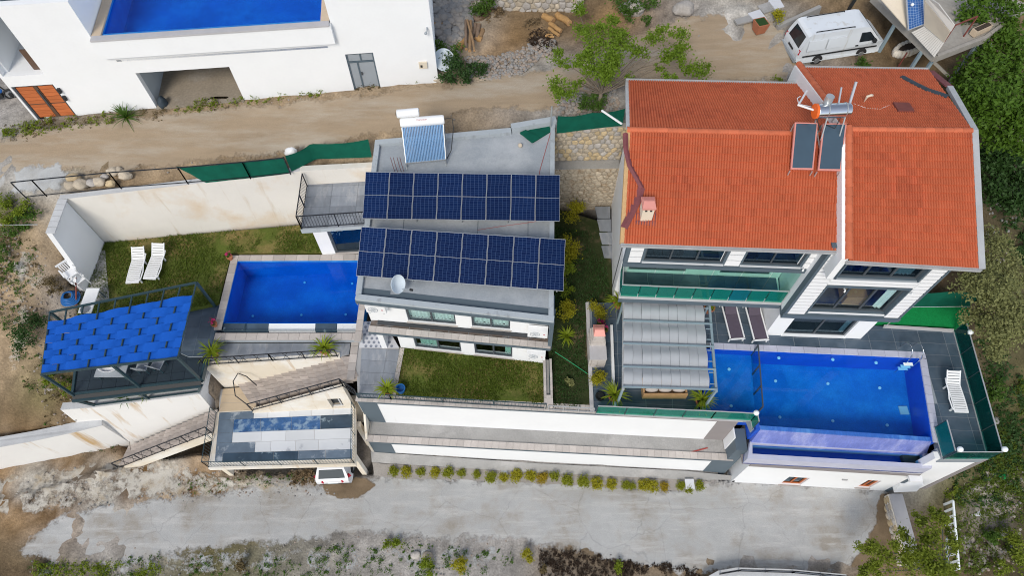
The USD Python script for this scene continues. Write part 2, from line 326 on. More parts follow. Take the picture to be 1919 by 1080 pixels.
for i, k in enumerate((.9, 1.0, 1.14)):
    mat(f"deck_tile_{i}", lerp((.054, .081, .112), k), .38, .22, 1.7, col2=lerp((.085, .112, .145), k), s2=1.1, lo=.45, hi=.7, fine=.08, spec=.45)
    mat(f"grey_tile_{i}", lerp((.215, .235, .265), k), .42, .18, 2.2, col2=lerp((.30, .31, .33), k), s2=1.6, lo=.53, hi=.66, fine=.06, spec=.45, stretch=(1.5, .6, 1))
    mat(f"brown_tile_{i}", lerp((.125, .098, .082), k), .5, .2, 2, col2=(.17, .175, .18), s2=1.1, lo=.52, hi=.66, fine=.1)
    mat(f"pale_tile_{i}", lerp((.42, .38, .35), k), .6, .12, 2, fine=.08)
    mat(f"roof_tile_{i}", lerp((.455, .112, .050), (.97, 1.0, 1.03)[i]), .8, .08, 1.1, fine=.06, fscale=18, rnd=.03, spec=.22, col2=lerp((.42, .098, .046), k), s2=.5, lo=.5, hi=.64)
    mat(f"stone_{i}", ((.42, .36, .28), (.38, .355, .33), (.46, .36, .22))[i], .9, .16, 3, fine=.16, fscale=14, bump=.5, bscale=12, rnd=.16)
    mat(f"pebble_{i}", ((.44, .40, .36), (.36, .35, .34), (.42, .34, .28))[i], .9, .12, 2, island=.35, fine=.1)
    mat(f"marble_white_{i}", lerp((.60, .62, .64), (.94, 1, 1.06)[i]), .3, .04, 1, col2=(.40, .42, .45), s2=1.1, lo=.60, hi=.66, spec=.5)
    mat(f"marble_grey_{i}", lerp((.135, .18, .235), k), .2, .22, 1.4, col2=(.36, .40, .44), s2=1.3, lo=.54, hi=.64, spec=.5)
    mat(f"marble_dark_{i}", lerp((.035, .06, .09), k), .25, .3, 1.6, col2=(.22, .29, .34), s2=1.9, lo=.57, hi=.64, spec=.5)
    mat(f"bark_log_{i}", ((.26, .165, .09), (.20, .14, .10), (.34, .20, .08))[i], .9, .2, 4, fine=.25, fscale=20, bump=.6)
mat("marble_blue", (.035, .10, .24), .3, .3, 2.5, col2=(.20, .29, .40), s2=2.6, lo=.48, hi=.6, fine=.15, fscale=12, spec=.6)
mat("beige_tile", (.48, .385, .27), .6, .06, 2, fine=.05)
mat("hex_pale", (.56, .57, .60), .5, .05, 2)
mat("hex_dark", (.22, .24, .29), .5, .1, 2)
mat("tile_ridge", (.47, .125, .06), .8, .1, 2, fine=.12, rnd=.1, spec=.25)
mat("flashing_red", (.155, .045, .05), .7, .25, 2, fine=.15)
mat("mortar_tan", (.48, .31, .15), .9, .15, 2, fine=.2)
mat("gutter", (.40, .41, .42), .5, .1, 2, metallic=.2)
mat("dark_steel", (.02, .045, .055), .45, .1, 2, spec=.5)
mat("black_steel", (.014, .016, .02), .5, .1, 2)
mat("steel_blue", (.22, .29, .33), .45, .05, 2)
mat("chrome", (.62, .64, .67), .18, .02, 2, metallic=1.)
mat("galvanised", (.46, .48, .49), .4, .06, 3, metallic=.6)
mat("frame_grey", (.055, .065, .075), .45, .05, 2)
mat("frame_pale", (.52, .53, .54), .45, .04, 2)
mat("white_plastic", (.74, .75, .76), .4, .02, 2)
mat("white_board", (.75, .755, .765), .6, .02, 2, rnd=.02)
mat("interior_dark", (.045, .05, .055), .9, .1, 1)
mat("interior_floor", (.17, .15, .13), .6, .15, 2)
mat("curtain_pale", (.74, .83, .80), .9, .04, 6)
mat("curtain_brown", (.14, .115, .10), .9, .06, 6)
mat("curtain_green", (.40, .62, .54), .9, .05, 6)
mat("pool_tile", (.012, .175, .53), .35, .2, .6, col2=(.03, .27, .63), s2=.7, lo=.46, hi=.7, fine=.16, fscale=16, spec=.4)
mat("pool_tile_violet", (.16, .20, .50), .3, .2, 1.6, col2=(.36, .38, .60), s2=.8, lo=.5, hi=.66, fine=.16, fscale=16, spec=.6, stretch=(1, .35, .35))
mat("pool_tile_side", (.018, .09, .50), .3, .12, 1.2, fine=.14, fscale=16)
mat("coping_grey", (.44, .43, .44), .7, .08, 2, fine=.05, rnd=.06)
mat("coping_violet", (.42, .43, .52), .55, .1, 1.5, fine=.06, rnd=.05)
mat("coping_beige", (.50, .40, .29), .7, .1, 1.5, fine=.06)
mat("blue_fabric", (.006, .095, .48), .8, .06, 3, fine=.04, island=.07, spec=.2)
mat("grey_fabric", (.36, .38, .405), .85, .04, 1.5, fine=.02, spec=.15)
mat("green_net", (.004, .085, .055), .85, .2, 2, fine=.12, fscale=25, spec=.15)
mat("green_turf", (.008, .22, .06), .95, .14, 8, fine=.3, fscale=30, bump=.7, bscale=40, spec=.1)
mat("lawn_ground", (.085, .11, .022), .95, .2, 1.1, col2=(.20, .155, .06), s2=.5, lo=.45, hi=.62, fine=.28, fscale=14, bump=.8, bscale=18, spec=.1)
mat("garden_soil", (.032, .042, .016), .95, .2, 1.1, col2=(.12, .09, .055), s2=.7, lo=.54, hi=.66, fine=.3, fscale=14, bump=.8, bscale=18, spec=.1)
mat("terracotta", (.36, .13, .065), .75, .12, 6, fine=.1)
mat("brown_mesh", (.085, .068, .095), .8, .08, 6)
mat("car_paint", (.74, .75, .77), .25, .01, 2, coat=.6)
mat("van_paint", (.62, .66, .70), .35, .04, 1.2, coat=.3, streak=(1.5, (.5, .5, .48), .58, .72))
mat("black_glass", (.012, .016, .02), .08, .05, 2, spec=.8)
mat("black_trim", (.018, .02, .022), .6, .1, 3)
mat("tyre", (.02, .02, .021), .85, .1, 6)
mat("hub_cap", (.30, .31, .32), .4, .05, 4, metallic=.6)
mat("lamp_red", (.42, .01, .03), .25, .05, 3)
mat("wood_door", (.44, .125, .04), .6, .18, 2, fine=.12, fscale=20, rnd=.1, stretch=(1, 1, 6))
mat("brown_trim", (.10, .06, .04), .5, .1, 3)
mat("teak", (.42, .25, .12), .6, .15, 4, fine=.1)
mat("cushion", (.46, .41, .38), .9, .06, 3)
mat("pv_frame", (.36, .38, .42), .35, .02, 2, metallic=.3)
mat("collector_glass", (.045, .075, .105), .12, .12, .8, spec=.6)
mat("collector_frame", (.62, .26, .22), .4, .06, 3, metallic=.2)
mat("tank_orange", (.72, .13, .02), .45, .05, 3)
mat("tank_blue", (.02, .12, .40), .4, .1, 3)
mat("heater_tube", (.10, .25, .46), .15, .1, 3, spec=.8)
mat("dish_white", (.55, .62, .68), .5, .04, 2)
mat("bucket_blue", (.015, .11, .33), .45, .05, 3)
mat("soil", (.05, .035, .025), .95, .2, 6)
mat("bark", (.17, .14, .11), .9, .2, 6, fine=.25, bump=.5)
mat("pink_petal", (.62, .03, .17), .7, .2, 9, island=.3)
mat("cable_red", (.35, .05, .04), .6, .05, 3)
mat("cable_green", (.02, .30, .12), .6, .05, 3)
mat("metal_sheet", (.50, .485, .455), .6, .06, 2, fine=.06)
mat("cream_cloth", (.62, .55, .44), .85, .05, 1.5, fine=.04)
mat("timber_grey", (.30, .28, .25), .8, .15, 3, fine=.14, stretch=(2, 2, .6))
mat("rust", (.17, .045, .035), .8, .2, 5)
mat("drab_tarp", (.03, .045, .06), .7, .3, 4)
mat("dry_twig", (.23, .16, .085), .95, .1, 5, island=.4)
mat("inlet_white", (.75, .80, .82), .4, .02, 2)
mat("wall_vent", (.3, .3, .3), .6, .1, 3)
def leafmat(name, dark, light, trans=.25, yellow=None):
    n = {"g": ("geometry", {}), "r": ("rgb_ramp", {"ramp": [(0, dark), (.65, light)] + ([(1, yellow)] if yellow else [(1, lerp(light, 1.25))])}),
         "p": ("principled_bsdf", {"roughness": .6, "specular_ior_level": .25}), "t": ("translucent_bsdf", {}), "x": ("mix_closure", {"fac": trans})}
    M[name] = usdkit.material(stage, "/World/Looks/" + name, n, [("g.random_per_island", "r.fac"), ("r.color", "p.base_color"), ("r.color", "t.color"), ("p.BSDF", "x.closure1"), ("t.BSDF", "x.closure2")], surface="x.closure")
leafmat("leaf_bright", (.13, .21, .015), (.31, .42, .035), .35)
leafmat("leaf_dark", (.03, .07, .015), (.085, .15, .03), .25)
leafmat("leaf_mid", (.06, .12, .015), (.17, .27, .035), .3)
leafmat("leaf_olive", (.19, .20, .075), (.56, .53, .27), .25)
leafmat("leaf_yellow", (.28, .26, .012), (.62, .53, .035), .3)
leafmat("leaf_lime", (.15, .20, .012), (.36, .40, .03), .3)
leafmat("leaf_pine", (.14, .18, .015), (.36, .38, .04), .25)
leafmat("leaf_fresh", (.07, .14, .012), (.24, .34, .03), .3)
leafmat("leaf_grass", (.09, .13, .014), (.19, .22, .035), .3, yellow=(.30, .25, .08))
leafmat("leaf_dry", (.12, .09, .04), (.25, .19, .09), .2)
leafmat("leaf_blade", (.20, .26, .015), (.48, .50, .05), .25, yellow=(.6, .56, .1))
def glassmat(name, tint, refl=(.8, .85, .9), ior=1.5, rough=.02, wave=None):
    n = {"t": ("transparent_bsdf", {"color": tint}), "g": ("glossy_bsdf", {"color": refl, "roughness": rough}), "f": ("fresnel", {"IOR": ior}), "x": ("mix_closure", {}), "gb": ("geometry", {}), "iv": ("math", {"math_type": "subtract", "value1": 1.}), "mu": ("math", {"math_type": "multiply"})}
    L = [("gb.backfacing", "iv.value2"), ("f.fac", "mu.value1"), ("iv.value", "mu.value2"), ("mu.value", "x.fac"), ("t.BSDF", "x.closure1"), ("g.BSDF", "x.closure2")]
    if wave:
        n["ge"] = ("geometry", {}); n["n"] = ("noise_texture", {"scale": wave, "detail": 3}); n["b"] = ("bump", {"strength": .05, "distance": .03})
        L += [("ge.position", "n.vector"), ("n.fac", "b.height"), ("b.normal", "g.normal"), ("b.normal", "f.normal")]
    M[name] = usdkit.material(stage, "/World/Looks/" + name, n, L, surface="x.closure")
glassmat("pane_glass", (.82, .88, .88), (.75, .85, .95), 1.6)
glassmat("pane_dark", (.45, .55, .60), (.55, .75, .9), 1.75)
def tinted(name, tint, body, hold=.4):
    """green laminated balustrade glass: part of the light passes, part is held by the tinted film"""
    M[name] = usdkit.material(stage, "/World/Looks/" + name, {"t": ("transparent_bsdf", {"color": tint}), "d": ("diffuse_bsdf", {"color": body}), "g": ("glossy_bsdf", {"color": (.8, .95, .9), "roughness": .03}), "a": ("mix_closure", {"fac": hold}), "f": ("layer_weight", {"blend": .2}), "b": ("mix_closure", {})}, [("t.BSDF", "a.closure1"), ("d.BSDF", "a.closure2"), ("a.closure", "b.closure1"), ("g.BSDF", "b.closure2"), ("f.fresnel", "b.fac")], surface="b.closure")
tinted("rail_glass", (.42, .78, .66), (.01, .20, .15)); tinted("rail_glass_blue", (.36, .68, .70), (.01, .17, .20)); tinted("deck_glass", (.34, .68, .62), (.004, .10, .09), .22)
glassmat("balcony_glass", (.78, .93, .89), (.75, .9, .85), 1.35)
glassmat("clear_glass", (.78, .86, .86), (.8, .9, .9), 1.4)
glassmat("pool_water", (.48, .80, .97), (.62, .74, .9), 1.33, .0, wave=2.6)
glassmat("film_water", (.75, .8, .95), (.9, .9, 1.), 1.33, .05, wave=6)
M["solar_cells"] = usdkit.material(stage, "/World/Looks/solar_cells", {
    "u": ("texture_coordinate", {}), "mp": ("mapping", {"scale": (6, 20, 1)}),
    "b": ("brick_texture", {"offset": 0., "squash": 1., "scale": 1., "brick_width": 1., "row_height": 1., "mortar_size": .026, "mortar_smooth": .2, "color1": (.002, .010, .050), "color2": (.003, .014, .062), "mortar": (.06, .105, .22)}),
    "oi": ("object_info", {}), "r": ("map_range", {"to_min": .82, "to_max": 1.2}), "h": ("hsv", {}),
    "p": ("principled_bsdf", {"roughness": .2, "specular_ior_level": .2})},
    [("u.UV", "mp.vector"), ("mp.vector", "b.vector"), ("b.color", "h.color"), ("oi.random", "r.value"), ("r.result", "h.value"), ("h.color", "p.base_color")], surface="p.BSDF")
M["old_solar_cells"] = usdkit.material(stage, "/World/Looks/old_solar_cells", {
    "u": ("texture_coordinate", {}), "mp": ("mapping", {"scale": (6, 12, 1)}),
    "b": ("brick_texture", {"offset": 0., "squash": 1., "scale": 1., "brick_width": 1., "row_height": 1., "mortar_size": .035, "mortar_smooth": .2, "color1": (.02, .085, .26), "color2": (.03, .10, .29), "mortar": (.35, .45, .6)}),
    "p": ("principled_bsdf", {"roughness": .2, "specular_ior_level": .5})},
    [("u.UV", "mp.vector"), ("mp.vector", "b.vector"), ("b.color", "p.base_color")], surface="p.BSDF")
mat("mortar_pale", (.36, .33, .28), .95, .1, 3, fine=.12, bump=.4)
mat("rough_plaster", (.42, .36, .28), .95, .12, 2.2, col2=(.34, .26, .18), s2=2.4, lo=.5, hi=.64, fine=.16, bump=1., bscale=7, dist=.08)
leafmat("leaf_gold", (.30, .22, .012), (.58, .43, .03), .3)
leafmat("leaf_dry_dark", (.035, .022, .014), (.11, .075, .045), .1)
mat("platform_board", (.022, .034, .045), .45, .15, 2, fine=.1, rnd=.1)
mat("room_blue", (.02, .10, .22), .8, .03, 1)
leafmat("leaf_shrub", (.20, .22, .012), (.44, .43, .03), .3)

# ------------------------------------------------------------------ terrain
tan_, gry, brn, drk, olv, pal, red = (.34, .255, .165), (.335, .315, .295), (.19, .135, .08), (.085, .072, .042), (.125, .115, .05), (.45, .43, .39), (.27, .165, .075)
CTRL = [  # pixel, height, ground colour
    (0, 222, 10.1, gry), (100, 240, 10.15, olv), (300, 215, 10.3, tan_), (600, 180, 10.55, tan_), (830, 160, 10.7, tan_), (0, 300, 9.8, gry), (0, 335, 9.6, gry), (60, 350, 9.6, pal), (110, 345, 9.65, pal), (200, 335, 9.7, tan_), (330, 305, 9.8, tan_), (540, 285, 10.0, tan_),
    (700, 240, 10.4, tan_), (850, 215, 10.6, tan_), (1040, 205, 10.8, gry), (1160, 190, 11.0, gry), (830, 60, 11.4, pal), (960, 90, 11.0, red), (1050, 60, 11.1, brn), (960, 22, 11.3, brn), (1100, 20, 11.4, brn), (1150, 40, 11.3, red), (1000, 130, 10.9, pal), (1080, 160, 10.9, gry),
    (960, -40, 11.7, brn), (1300, 100, 11.2, gry), (1300, 10, 11.7, gry), (1480, 130, 11.2, gry), (1650, 135, 11.1, brn), (1400, 20, 11.9, pal), (1550, 5, 12.0, brn), (1740, 120, 10.8, brn), (1800, 110, 10.4, brn), (1919, 0, 11.5, brn), (1919, 130, 9.8, drk), (1700, -60, 12.5, brn), (1200, -60, 12.4, brn), (600, -80, 12, brn),
    (0, 400, 8.9, olv), (60, 420, 9.0, tan_), (60, 460, 8.4, tan_), (0, 500, 7.9, tan_), (100, 490, 7.7, tan_), (128, 530, 6.6, brn), (110, 560, 6.3, gry), (60, 560, 6.8, tan_), (0, 600, 6.6, tan_), (80, 640, 5.5, tan_), (0, 700, 5.1, tan_), (80, 740, 4.5, olv), (0, 770, 3.9, brn), (100, 775, 4.0, brn), (250, 700, 4.5, brn), (280, 745, 4.2, brn), (200, 660, 4.8, brn),
    (0, 800, 2.8, brn), (110, 798, 2.9, brn), (0, 880, .75, red), (120, 868, .7, red), (240, 850, .6, red), (100, 905, .5, pal), (40, 930, .5, pal), (0, 960, .35, red), (60, 960, .3, red), (200, 910, .35, pal), (300, 905, .15, red), (330, 870, .12, pal), (400, 905, 0, red), (500, 905, 0, gry), (620, 930, 0, red), (700, 890, 0, gry), (1000, 895, 0, gry), (1360, 910, 0, gry), (1650, 940, 0, gry), (1720, 1000, 0, brn),
    (0, 1020, .2, brn), (200, 1040, 0, gry), (400, 1050, 0, olv), (640, 960, 0, gry), (700, 1040, 0, gry), (960, 1080, 0, gry), (1060, 1000, 0, brn), (1200, 1040, 0, brn), (1320, 1060, 0, brn), (1400, 1090, 0, gry), (300, 1200, -.3, olv), (960, 1200, -.3, gry), (1500, 1200, -.6, brn), (1000, 960, 0, gry),
    (1850, 250, 9.2, drk), (1919, 320, 8.0, drk), (1880, 450, 6, drk), (1919, 600, 4.3, drk), (1825, 545, 5.45, brn), (1830, 700, 3.6, drk), (1919, 760, 2, olv), (1870, 860, 1, olv), (1919, 900, .3, drk), (1780, 930, -.2, olv), (1900, 1000, -.7, drk), (1800, 1060, -.6, brn), (1850, 960, -.5, gry), (1919, 1080, -.9, drk), (1760, 540, 5.4, brn),
    (-150, 250, 9.8, gry), (-150, 500, 7.5, tan_), (-150, 800, 3, brn), (-150, 950, .5, brn), (2070, 100, 9, drk), (2070, 400, 5.5, drk), (2070, 800, .6, drk), (2070, 1060, -1.4, drk)]
_cp = np.array([P(a, b, z) for a, b, z, t in CTRL]); _ct = np.array([t for *_, t in CTRL])
_lin = LinearNDInterpolator(_cp[:, :2], np.c_[_cp[:, 2], _ct]); _near = NearestNDInterpolator(_cp[:, :2], np.c_[_cp[:, 2], _ct])
GX = np.arange(-32, 32.01, .25); GY = np.arange(2, 36.01, .25)
gx, gy = np.meshgrid(GX, GY)
_g = _lin(gx, gy); _n = _near(gx, gy); _g = np.where(np.isnan(_g), _n, _g)
gz = gaussian_filter(_g[..., 0], 1.6); gt = np.stack([gaussian_filter(_g[..., k], 1.2) for k in (1, 2, 3)], -1)
TERRAIN = gz
_bank = shapely.contains(Polygon([(-33, 8.3), (-25.4, 9.7), (-22.6, 10.23), (-20.7, 10.66), (-19.4, 11.0), (-18.8, 9.5), (-24, 8.0), (-33, 6.2)]), shapely.points(gx, gy)); gz = np.where(_bank, np.minimum(gz, .3), gz); TERRAIN = gz
def terr(x, y):
    i = min(max((x - GX[0]) / .25, 0), len(GX) - 1.001); j = min(max((y - GY[0]) / .25, 0), len(GY) - 1.001); a, b = int(i), int(j); u, v = i - a, j - b
    return float((TERRAIN[b, a] * (1 - u) + TERRAIN[b, a + 1] * u) * (1 - v) + (TERRAIN[b + 1, a] * (1 - u) + TERRAIN[b + 1, a + 1] * u) * v)
E_ = lambda *q: [P2(*p) for p in q]
HOLES = [Polygon([(-20.75, 18.6), (-20.35, 19.25), (-9.9, 20.45), (-6.3, 21.0), (-6.1, 21.4), (1.85, 22.35), (2.0, 22.45), (5.4, 22.5), (5.45, 21.9), (17.2, 22.2), (17.2, 16.2), (20.6, 15.5), (20.3, 8.6), (10.4, 8.7), (10.4, 9.4), (-6.5, 10.3), (-7.0, 9.0), (-14.0, 9.0), (-14.1, 14.6), (-20.2, 13.6)]),
         Polygon([(-20.6, 11.12), (-14.4, 11.9), (-13.9, 9.9), (-18.9, 9.75)]),
         Polygon([P2(66, 223, 10.2) + (.3, .34), P2(822, 155, 10.7) + (-.3, .34), (-3.9, 33), (-23.3, 32)])]
_pts = shapely.points(gx, gy)
hole = np.zeros(gx.shape, bool)
for h in HOLES: hole |= shapely.contains(h, _pts)
q3 = np.stack([gx, gy, gx * 0], -1)
rough = np.clip((meshkit.fbm(q3 * .9, 4, 3) - .5) * .5 + (meshkit.fbm(q3 * 3.1, 2, 5) - .5) * .16, -.3, .3)
# smooth where people drive, rough on the slopes
drive = shapely.contains(Polygon(E_((0, 215, 10), (830, 150, 10.7), (1300, 60, 11.2), (1480, 110, 11.2), (1480, 190, 11.2), (1040, 215, 10.8), (0, 345, 9.6))), _pts) | ((gy < 9.5) & (gx > -19) & (gx < 19.5) & (gy > 4.5))
drive = gaussian_filter(drive.astype(float), 3)
zz = gz + rough * (1 - .93 * drive)
zz = np.where(hole, np.minimum(zz, -.6), zz)
w = (meshkit.fbm(q3 * .8 + 9, 4, 11) - .5)[..., None]; w2 = (meshkit.fbm(q3 * 2.6 + 3, 4, 12) - .5)[..., None]
tt = gt * (1 + 1.1 * w2) * (1 + .6 * w)
slope_l = np.exp(-(((gx + 19.5) / 6) ** 2 + ((gy - 8.2) / 1.4) ** 2))[..., None]      # the washed-out bank below the left walls
tt = tt + np.clip(w * 5 + w2 * 3, -.6, .8) * slope_l * np.array((.20, .21, .20))
nx, ny = len(GX), len(GY)
idx = np.arange(nx * ny).reshape(ny, nx)
fq = np.stack([idx[:-1, :-1], idx[:-1, 1:], idx[1:, 1:], idx[1:, :-1]], -1).reshape(-1, 4)
V = np.stack([gx, gy, zz], -1).reshape(-1, 3)
# the land around, out to the horizon
ring = [(GX[0], GY[0]), (GX[-1], GY[0]), (GX[-1], GY[-1]), (GX[0], GY[-1])]
mb = MB(); mb.add(V, fq)
def edge(ii, out):
    a = V[ii]; o = []
    for k, (d, dz) in enumerate(((14, .06), (60, .18), (600, .22))):
        b = a.copy(); b[:, :2] += np.array(out) * d; b[:, 2] += np.array(out)[1] * d * dz + meshkit.fbm(b * .05, 3, 8) * 2 - 1; o.append(b)
    rows = [a, *o]; n = len(a)
    vv = np.vstack(rows); ff = [(r * n + i, r * n + i + 1, (r + 1) * n + i + 1, (r + 1) * n + i) for r in range(3) for i in range(n - 1)]
    ff = np.array(ff)
    t = vv[ff[0]]
    if np.cross(t[1] - t[0], t[2] - t[0])[2] < 0: ff = ff[:, ::-1]
    mb.add(vv, ff); return len(vv)
ex = [edge(idx[0, :], (0, -1)), edge(idx[-1, :], (0, 1)), edge(idx[:, 0], (-1, 0)), edge(idx[:, -1], (1, 0))]
tint = np.vstack([np.clip(tt, .02, .8).reshape(-1, 3), np.tile(np.array([[.16, .14, .08]]), (sum(ex), 1))])
single("ground", mb, "hill_dirt", kind="structure", smooth=True, tint=tint)

def drape(name, pg, m, lift=.02, step=.5, label=None, rim=0., wmax=1.):
    """A thin sheet of other ground following the terrain."""
    mbs = MB(); core = pg; pg = pg.buffer(rim) if rim else pg
    for g in geoms(pg):
        v, f = trimesh.creation.triangulate_polygon(g, engine="earcut")
        v3 = np.c_[v, np.zeros(len(v))]; v3, f = trimesh.remesh.subdivide_to_size(v3, f, step, max_iter=12)
        v3[:, 2] = [terr(x, y) for x, y in v3[:, :2]]; v3[:, 2] += lift
        t = v3[f[0]]
        n = np.cross(v3[f[:, 1]] - v3[f[:, 0]], v3[f[:, 2]] - v3[f[:, 0]])[:, 2]; f = np.where((n < 0)[:, None], f[:, ::-1], f)
        mbs.add(v3, f)
    tint = None
    if rim:
        vv = mbs.cat()[0]; pp = shapely.points(vv[:, :2]); d = shapely.distance(core.exterior, pp) * np.where(shapely.contains(core, pp), 1, -1); w_ = np.clip((d + rim) / (2 * rim), 0, 1) * wmax; tint = np.repeat(w_[:, None], 3, 1)
    return single(name, mbs, m, kind="structure", smooth=True, label=label, tint=tint)
drape("dirt_road", smooth_poly(E_((-60, 290, 9.8), (0, 262, 10), (150, 240, 10.2), (400, 212, 10.3), (700, 182, 10.55), (830, 168, 10.7), (960, 150, 10.8), (1080, 130, 11), (1200, 70, 11.2), (1300, 40, 11.4), (1400, 50, 11.5), (1480, 60, 11.3), (1500, 140, 11.2), (1300, 150, 11.1), (1180, 150, 11), (1040, 195, 10.8), (850, 208, 10.6), (700, 250, 10.3), (540, 280, 10), (250, 312, 9.8), (0, 330, 9.6), (-60, 330, 9.6)), .3, .5), "dirt_lane", .05, .45, rim=.8)
drape("concrete_road", smooth_poly(E_((72, 1012, 0), (120, 985, 0), (118, 978, 0), (175, 965, 0), (215, 953, 0), (285, 950, 0), (335, 938, 0), (420, 932, 0), (480, 918, 0), (540, 912, 0), (605, 920, 0), (630, 934, 0), (676, 936, 0), (690, 918, 0), (712, 905, 0), (760, 902, 0), (1000, 910, 0), (1140, 920, 0), (1290, 926, 0), (1320, 912, 0), (1400, 908, 0), (1650, 928, 0), (1653, 950, 0), (1645, 985, 0), (1628, 1010, 0), (1590, 1058, 0), (1480, 1062, 0), (1330, 1068, 0), (1200, 1052, 0), (1110, 1030, 0), (1010, 1012, 0), (960, 1002, 0), (860, 1006, 0), (760, 998, 0), (700, 992, 0), (560, 1008, 0), (470, 1014, 0), (330, 1028, 0), (260, 1046, 0), (140, 1052, 0), (60, 1030, 0)), .16, .3), "road_concrete", .03, .35, rim=.95)
drape("wet_patch", smooth_poly(E_((605, 905, 0), (680, 900, 0), (700, 912, 0), (672, 930, 0), (640, 934, 0), (616, 926, 0)), .12, .2), "road_concrete_wet", .04, .15, rim=.25)
drape("mud_strip", smooth_poly(E_((1652, 930, 0), (1688, 936, 0), (1690, 962, 0), (1700, 1000, 0), (1680, 1040, 0), (1600, 1062, 0), (1628, 1010, 0), (1646, 980, 0)), .14, .25), "road_concrete_wet", .045, .2, rim=.3)
drape("planting_strip", smooth_poly(E_((700, 872, 0), (1000, 888, 0), (1280, 898, 0), (1330, 905, 0), (1285, 922, 0), (1140, 916, 0), (1000, 906, 0), (760, 898, 0), (700, 895, 0)), .08, .2), "grey_dust", .05)
drape("foundation_strip", Polygon(E_((700, 856, 0), (1000, 874, 0), (1280, 888, 0), (1370, 896, 0), (1366, 903, 0), (1280, 902, 0), (1000, 889, 0), (700, 872, 0))), "ledge_screed", .085)
drape("pale_spill", smooth_poly(E_((-20, 345, 9.6), (40, 322, 9.7), (110, 318, 9.7), (125, 335, 9.65), (100, 355, 9.6), (30, 360, 9.5)), .35, .3), "pale_dust", .06, .2, rim=.6)
drape("bank_rock", Polygon(E_((-60, 885, .3), (120, 870, .3), (240, 855, .3), (330, 862, .2), (390, 885, .1), (560, 895, .05), (600, 925, 0), (420, 935, 0), (250, 945, .1), (60, 975, .2), (-60, 985, .3))), "bank_rock", .07, .3, rim=.5, wmax=.445)
drape("soil_patch", Polygon(E_((-60, 960, .3), (60, 968, .2), (150, 965, .1), (330, 935, .05), (600, 905, 0), (600, 880, 0), (400, 880, .1), (240, 880, .3), (-60, 930, .3))), "dark_soil", .045, .4, rim=.5, wmax=.43)
drape("soil_patch", Polygon(E_((0, 420, 8.9), (70, 440, 9), (120, 520, 7), (60, 570, 6.8), (70, 640, 5.8), (0, 740, 4.8))), "bank_rock", .05, .4, rim=.5, wmax=.37)
drape("soil_patch", Polygon(E_((1790, 900, 0), (1919, 880, .3), (1919, 1075, -.7), (1790, 1075, -.5))), "bank_rock", .05, .4, rim=.5, wmax=.37)
drape("soil_patch", Polygon(E_((60, 1030, 0), (960, 1012, 0), (1000, 1078, 0), (60, 1090, 0))), "pale_dust", .02, .5, rim=.4, wmax=.375)

# ------------------------------------------------------------------ white house across the dirt road
WA, WB_ = P(66, 223, 10.2), P(822, 155, 10.7)
W = Wall(WA, WB_); L = W.L
wh = thing("white_house", "long white house with orange timber door and open garage across the dirt road", "house", (*WA[:2], 10.0), 0)
sq = lambda px, py: W.at(px, py)
d0, d1 = sq(70, 223)[0], sq(145, 218)[0]; dz0, dz1 = 10.2, sq(20, 163)[1]
g0, g1 = sq(297, 207)[0], sq(460, 192)[0]; gz1 = sq(340, 131)[1]
k0, k1 = sq(665, 172)[0], sq(714, 167)[0]; kz1 = sq(672, 100)[1]
c0_, c1_ = sq(172, 72)[0], sq(617, 35)[0]; CZ = 14.62
r1, rz = sq(80, 135)[0], sq(45, 141)[1]
TOP = 16.35
m = MB()
W.holes(m, 0, L, -.3, 0, 9.4, TOP, [(d0, d1, dz0 - .1, dz1), (g0, g1, 9.9, gz1), (k0, k1, 10.3, kz1), (c0_, c1_, CZ - .5, 20), (.15, r1, rz, TOP - .35)])
W.box(m, L - .3, L, -8, -.3, 9.4, TOP); W.box(m, 0, .3, -8, -.3, 9.4, TOP); W.box(m, .3, L - .3, -8.3, -8, 9.4, TOP)
W.box(m, c0_ - .25, c0_, -8, -.3, CZ - .5, TOP); W.box(m, c1_, c1_ + .25, -8, -.3, CZ - .5, TOP)
W.box(m, c0_ - .02, c1_ + .02, .004, .26, CZ - 1.0, CZ - .06)                       # the pool box standing proud
part(wh, "wall", m, "white_wall")
m = MB(); W.box(m, .3, c0_ - .25, -8, -.3, TOP - .25, TOP - .1); part(wh, "roof", m, "slate_light"); m = MB(); W.box(m, c1_ + .25, L - .3, -8, -.3, TOP - .25, TOP - .1); part(wh, "roof", m, "slate_light")
m = MB(); W.box(m, .3, c0_ - .25, -.75, -.35, TOP - .09, TOP + .04); part(wh, "roof_edge", m, "slate_paint")
m = MB(); W.box(m, c0_, c1_, -8, -.3, CZ - 1.6, CZ - 1.45); W.box(m, .3, c0_, -8, -.3, rz - .25, rz - .02); part(wh, "floor_slab", m, "white_wall")
# garage
m = MB(); W.box(m, g0 - .22, g0 - .004, -6, -.3, 9.9, gz1 + .2); W.box(m, g1 + .004, g1 + .22, -6, -.3, 9.9, gz1 + .2); W.box(m, g0 - .2, g1 + .2, -6.2, -6.0, 9.9, gz1 + .2); W.box(m, g0 - .2, g1 + .2, -6, -.3, gz1 + .02, gz1 + .2)
part(wh, "garage_wall", m, "parapet_paint")
m = MB(); m.hexa([W(g0, -6, 9.7), W(g1, -6, 9.7), W(g1, 0, 9.7), W(g0, 0, 9.7), W(g0, -6, 10.5), W(g1, -6, 10.62), W(g1, .12, 10.54), W(g0, .12, 10.42)]); part(wh, "garage_floor", m, "dirt_road_mat")
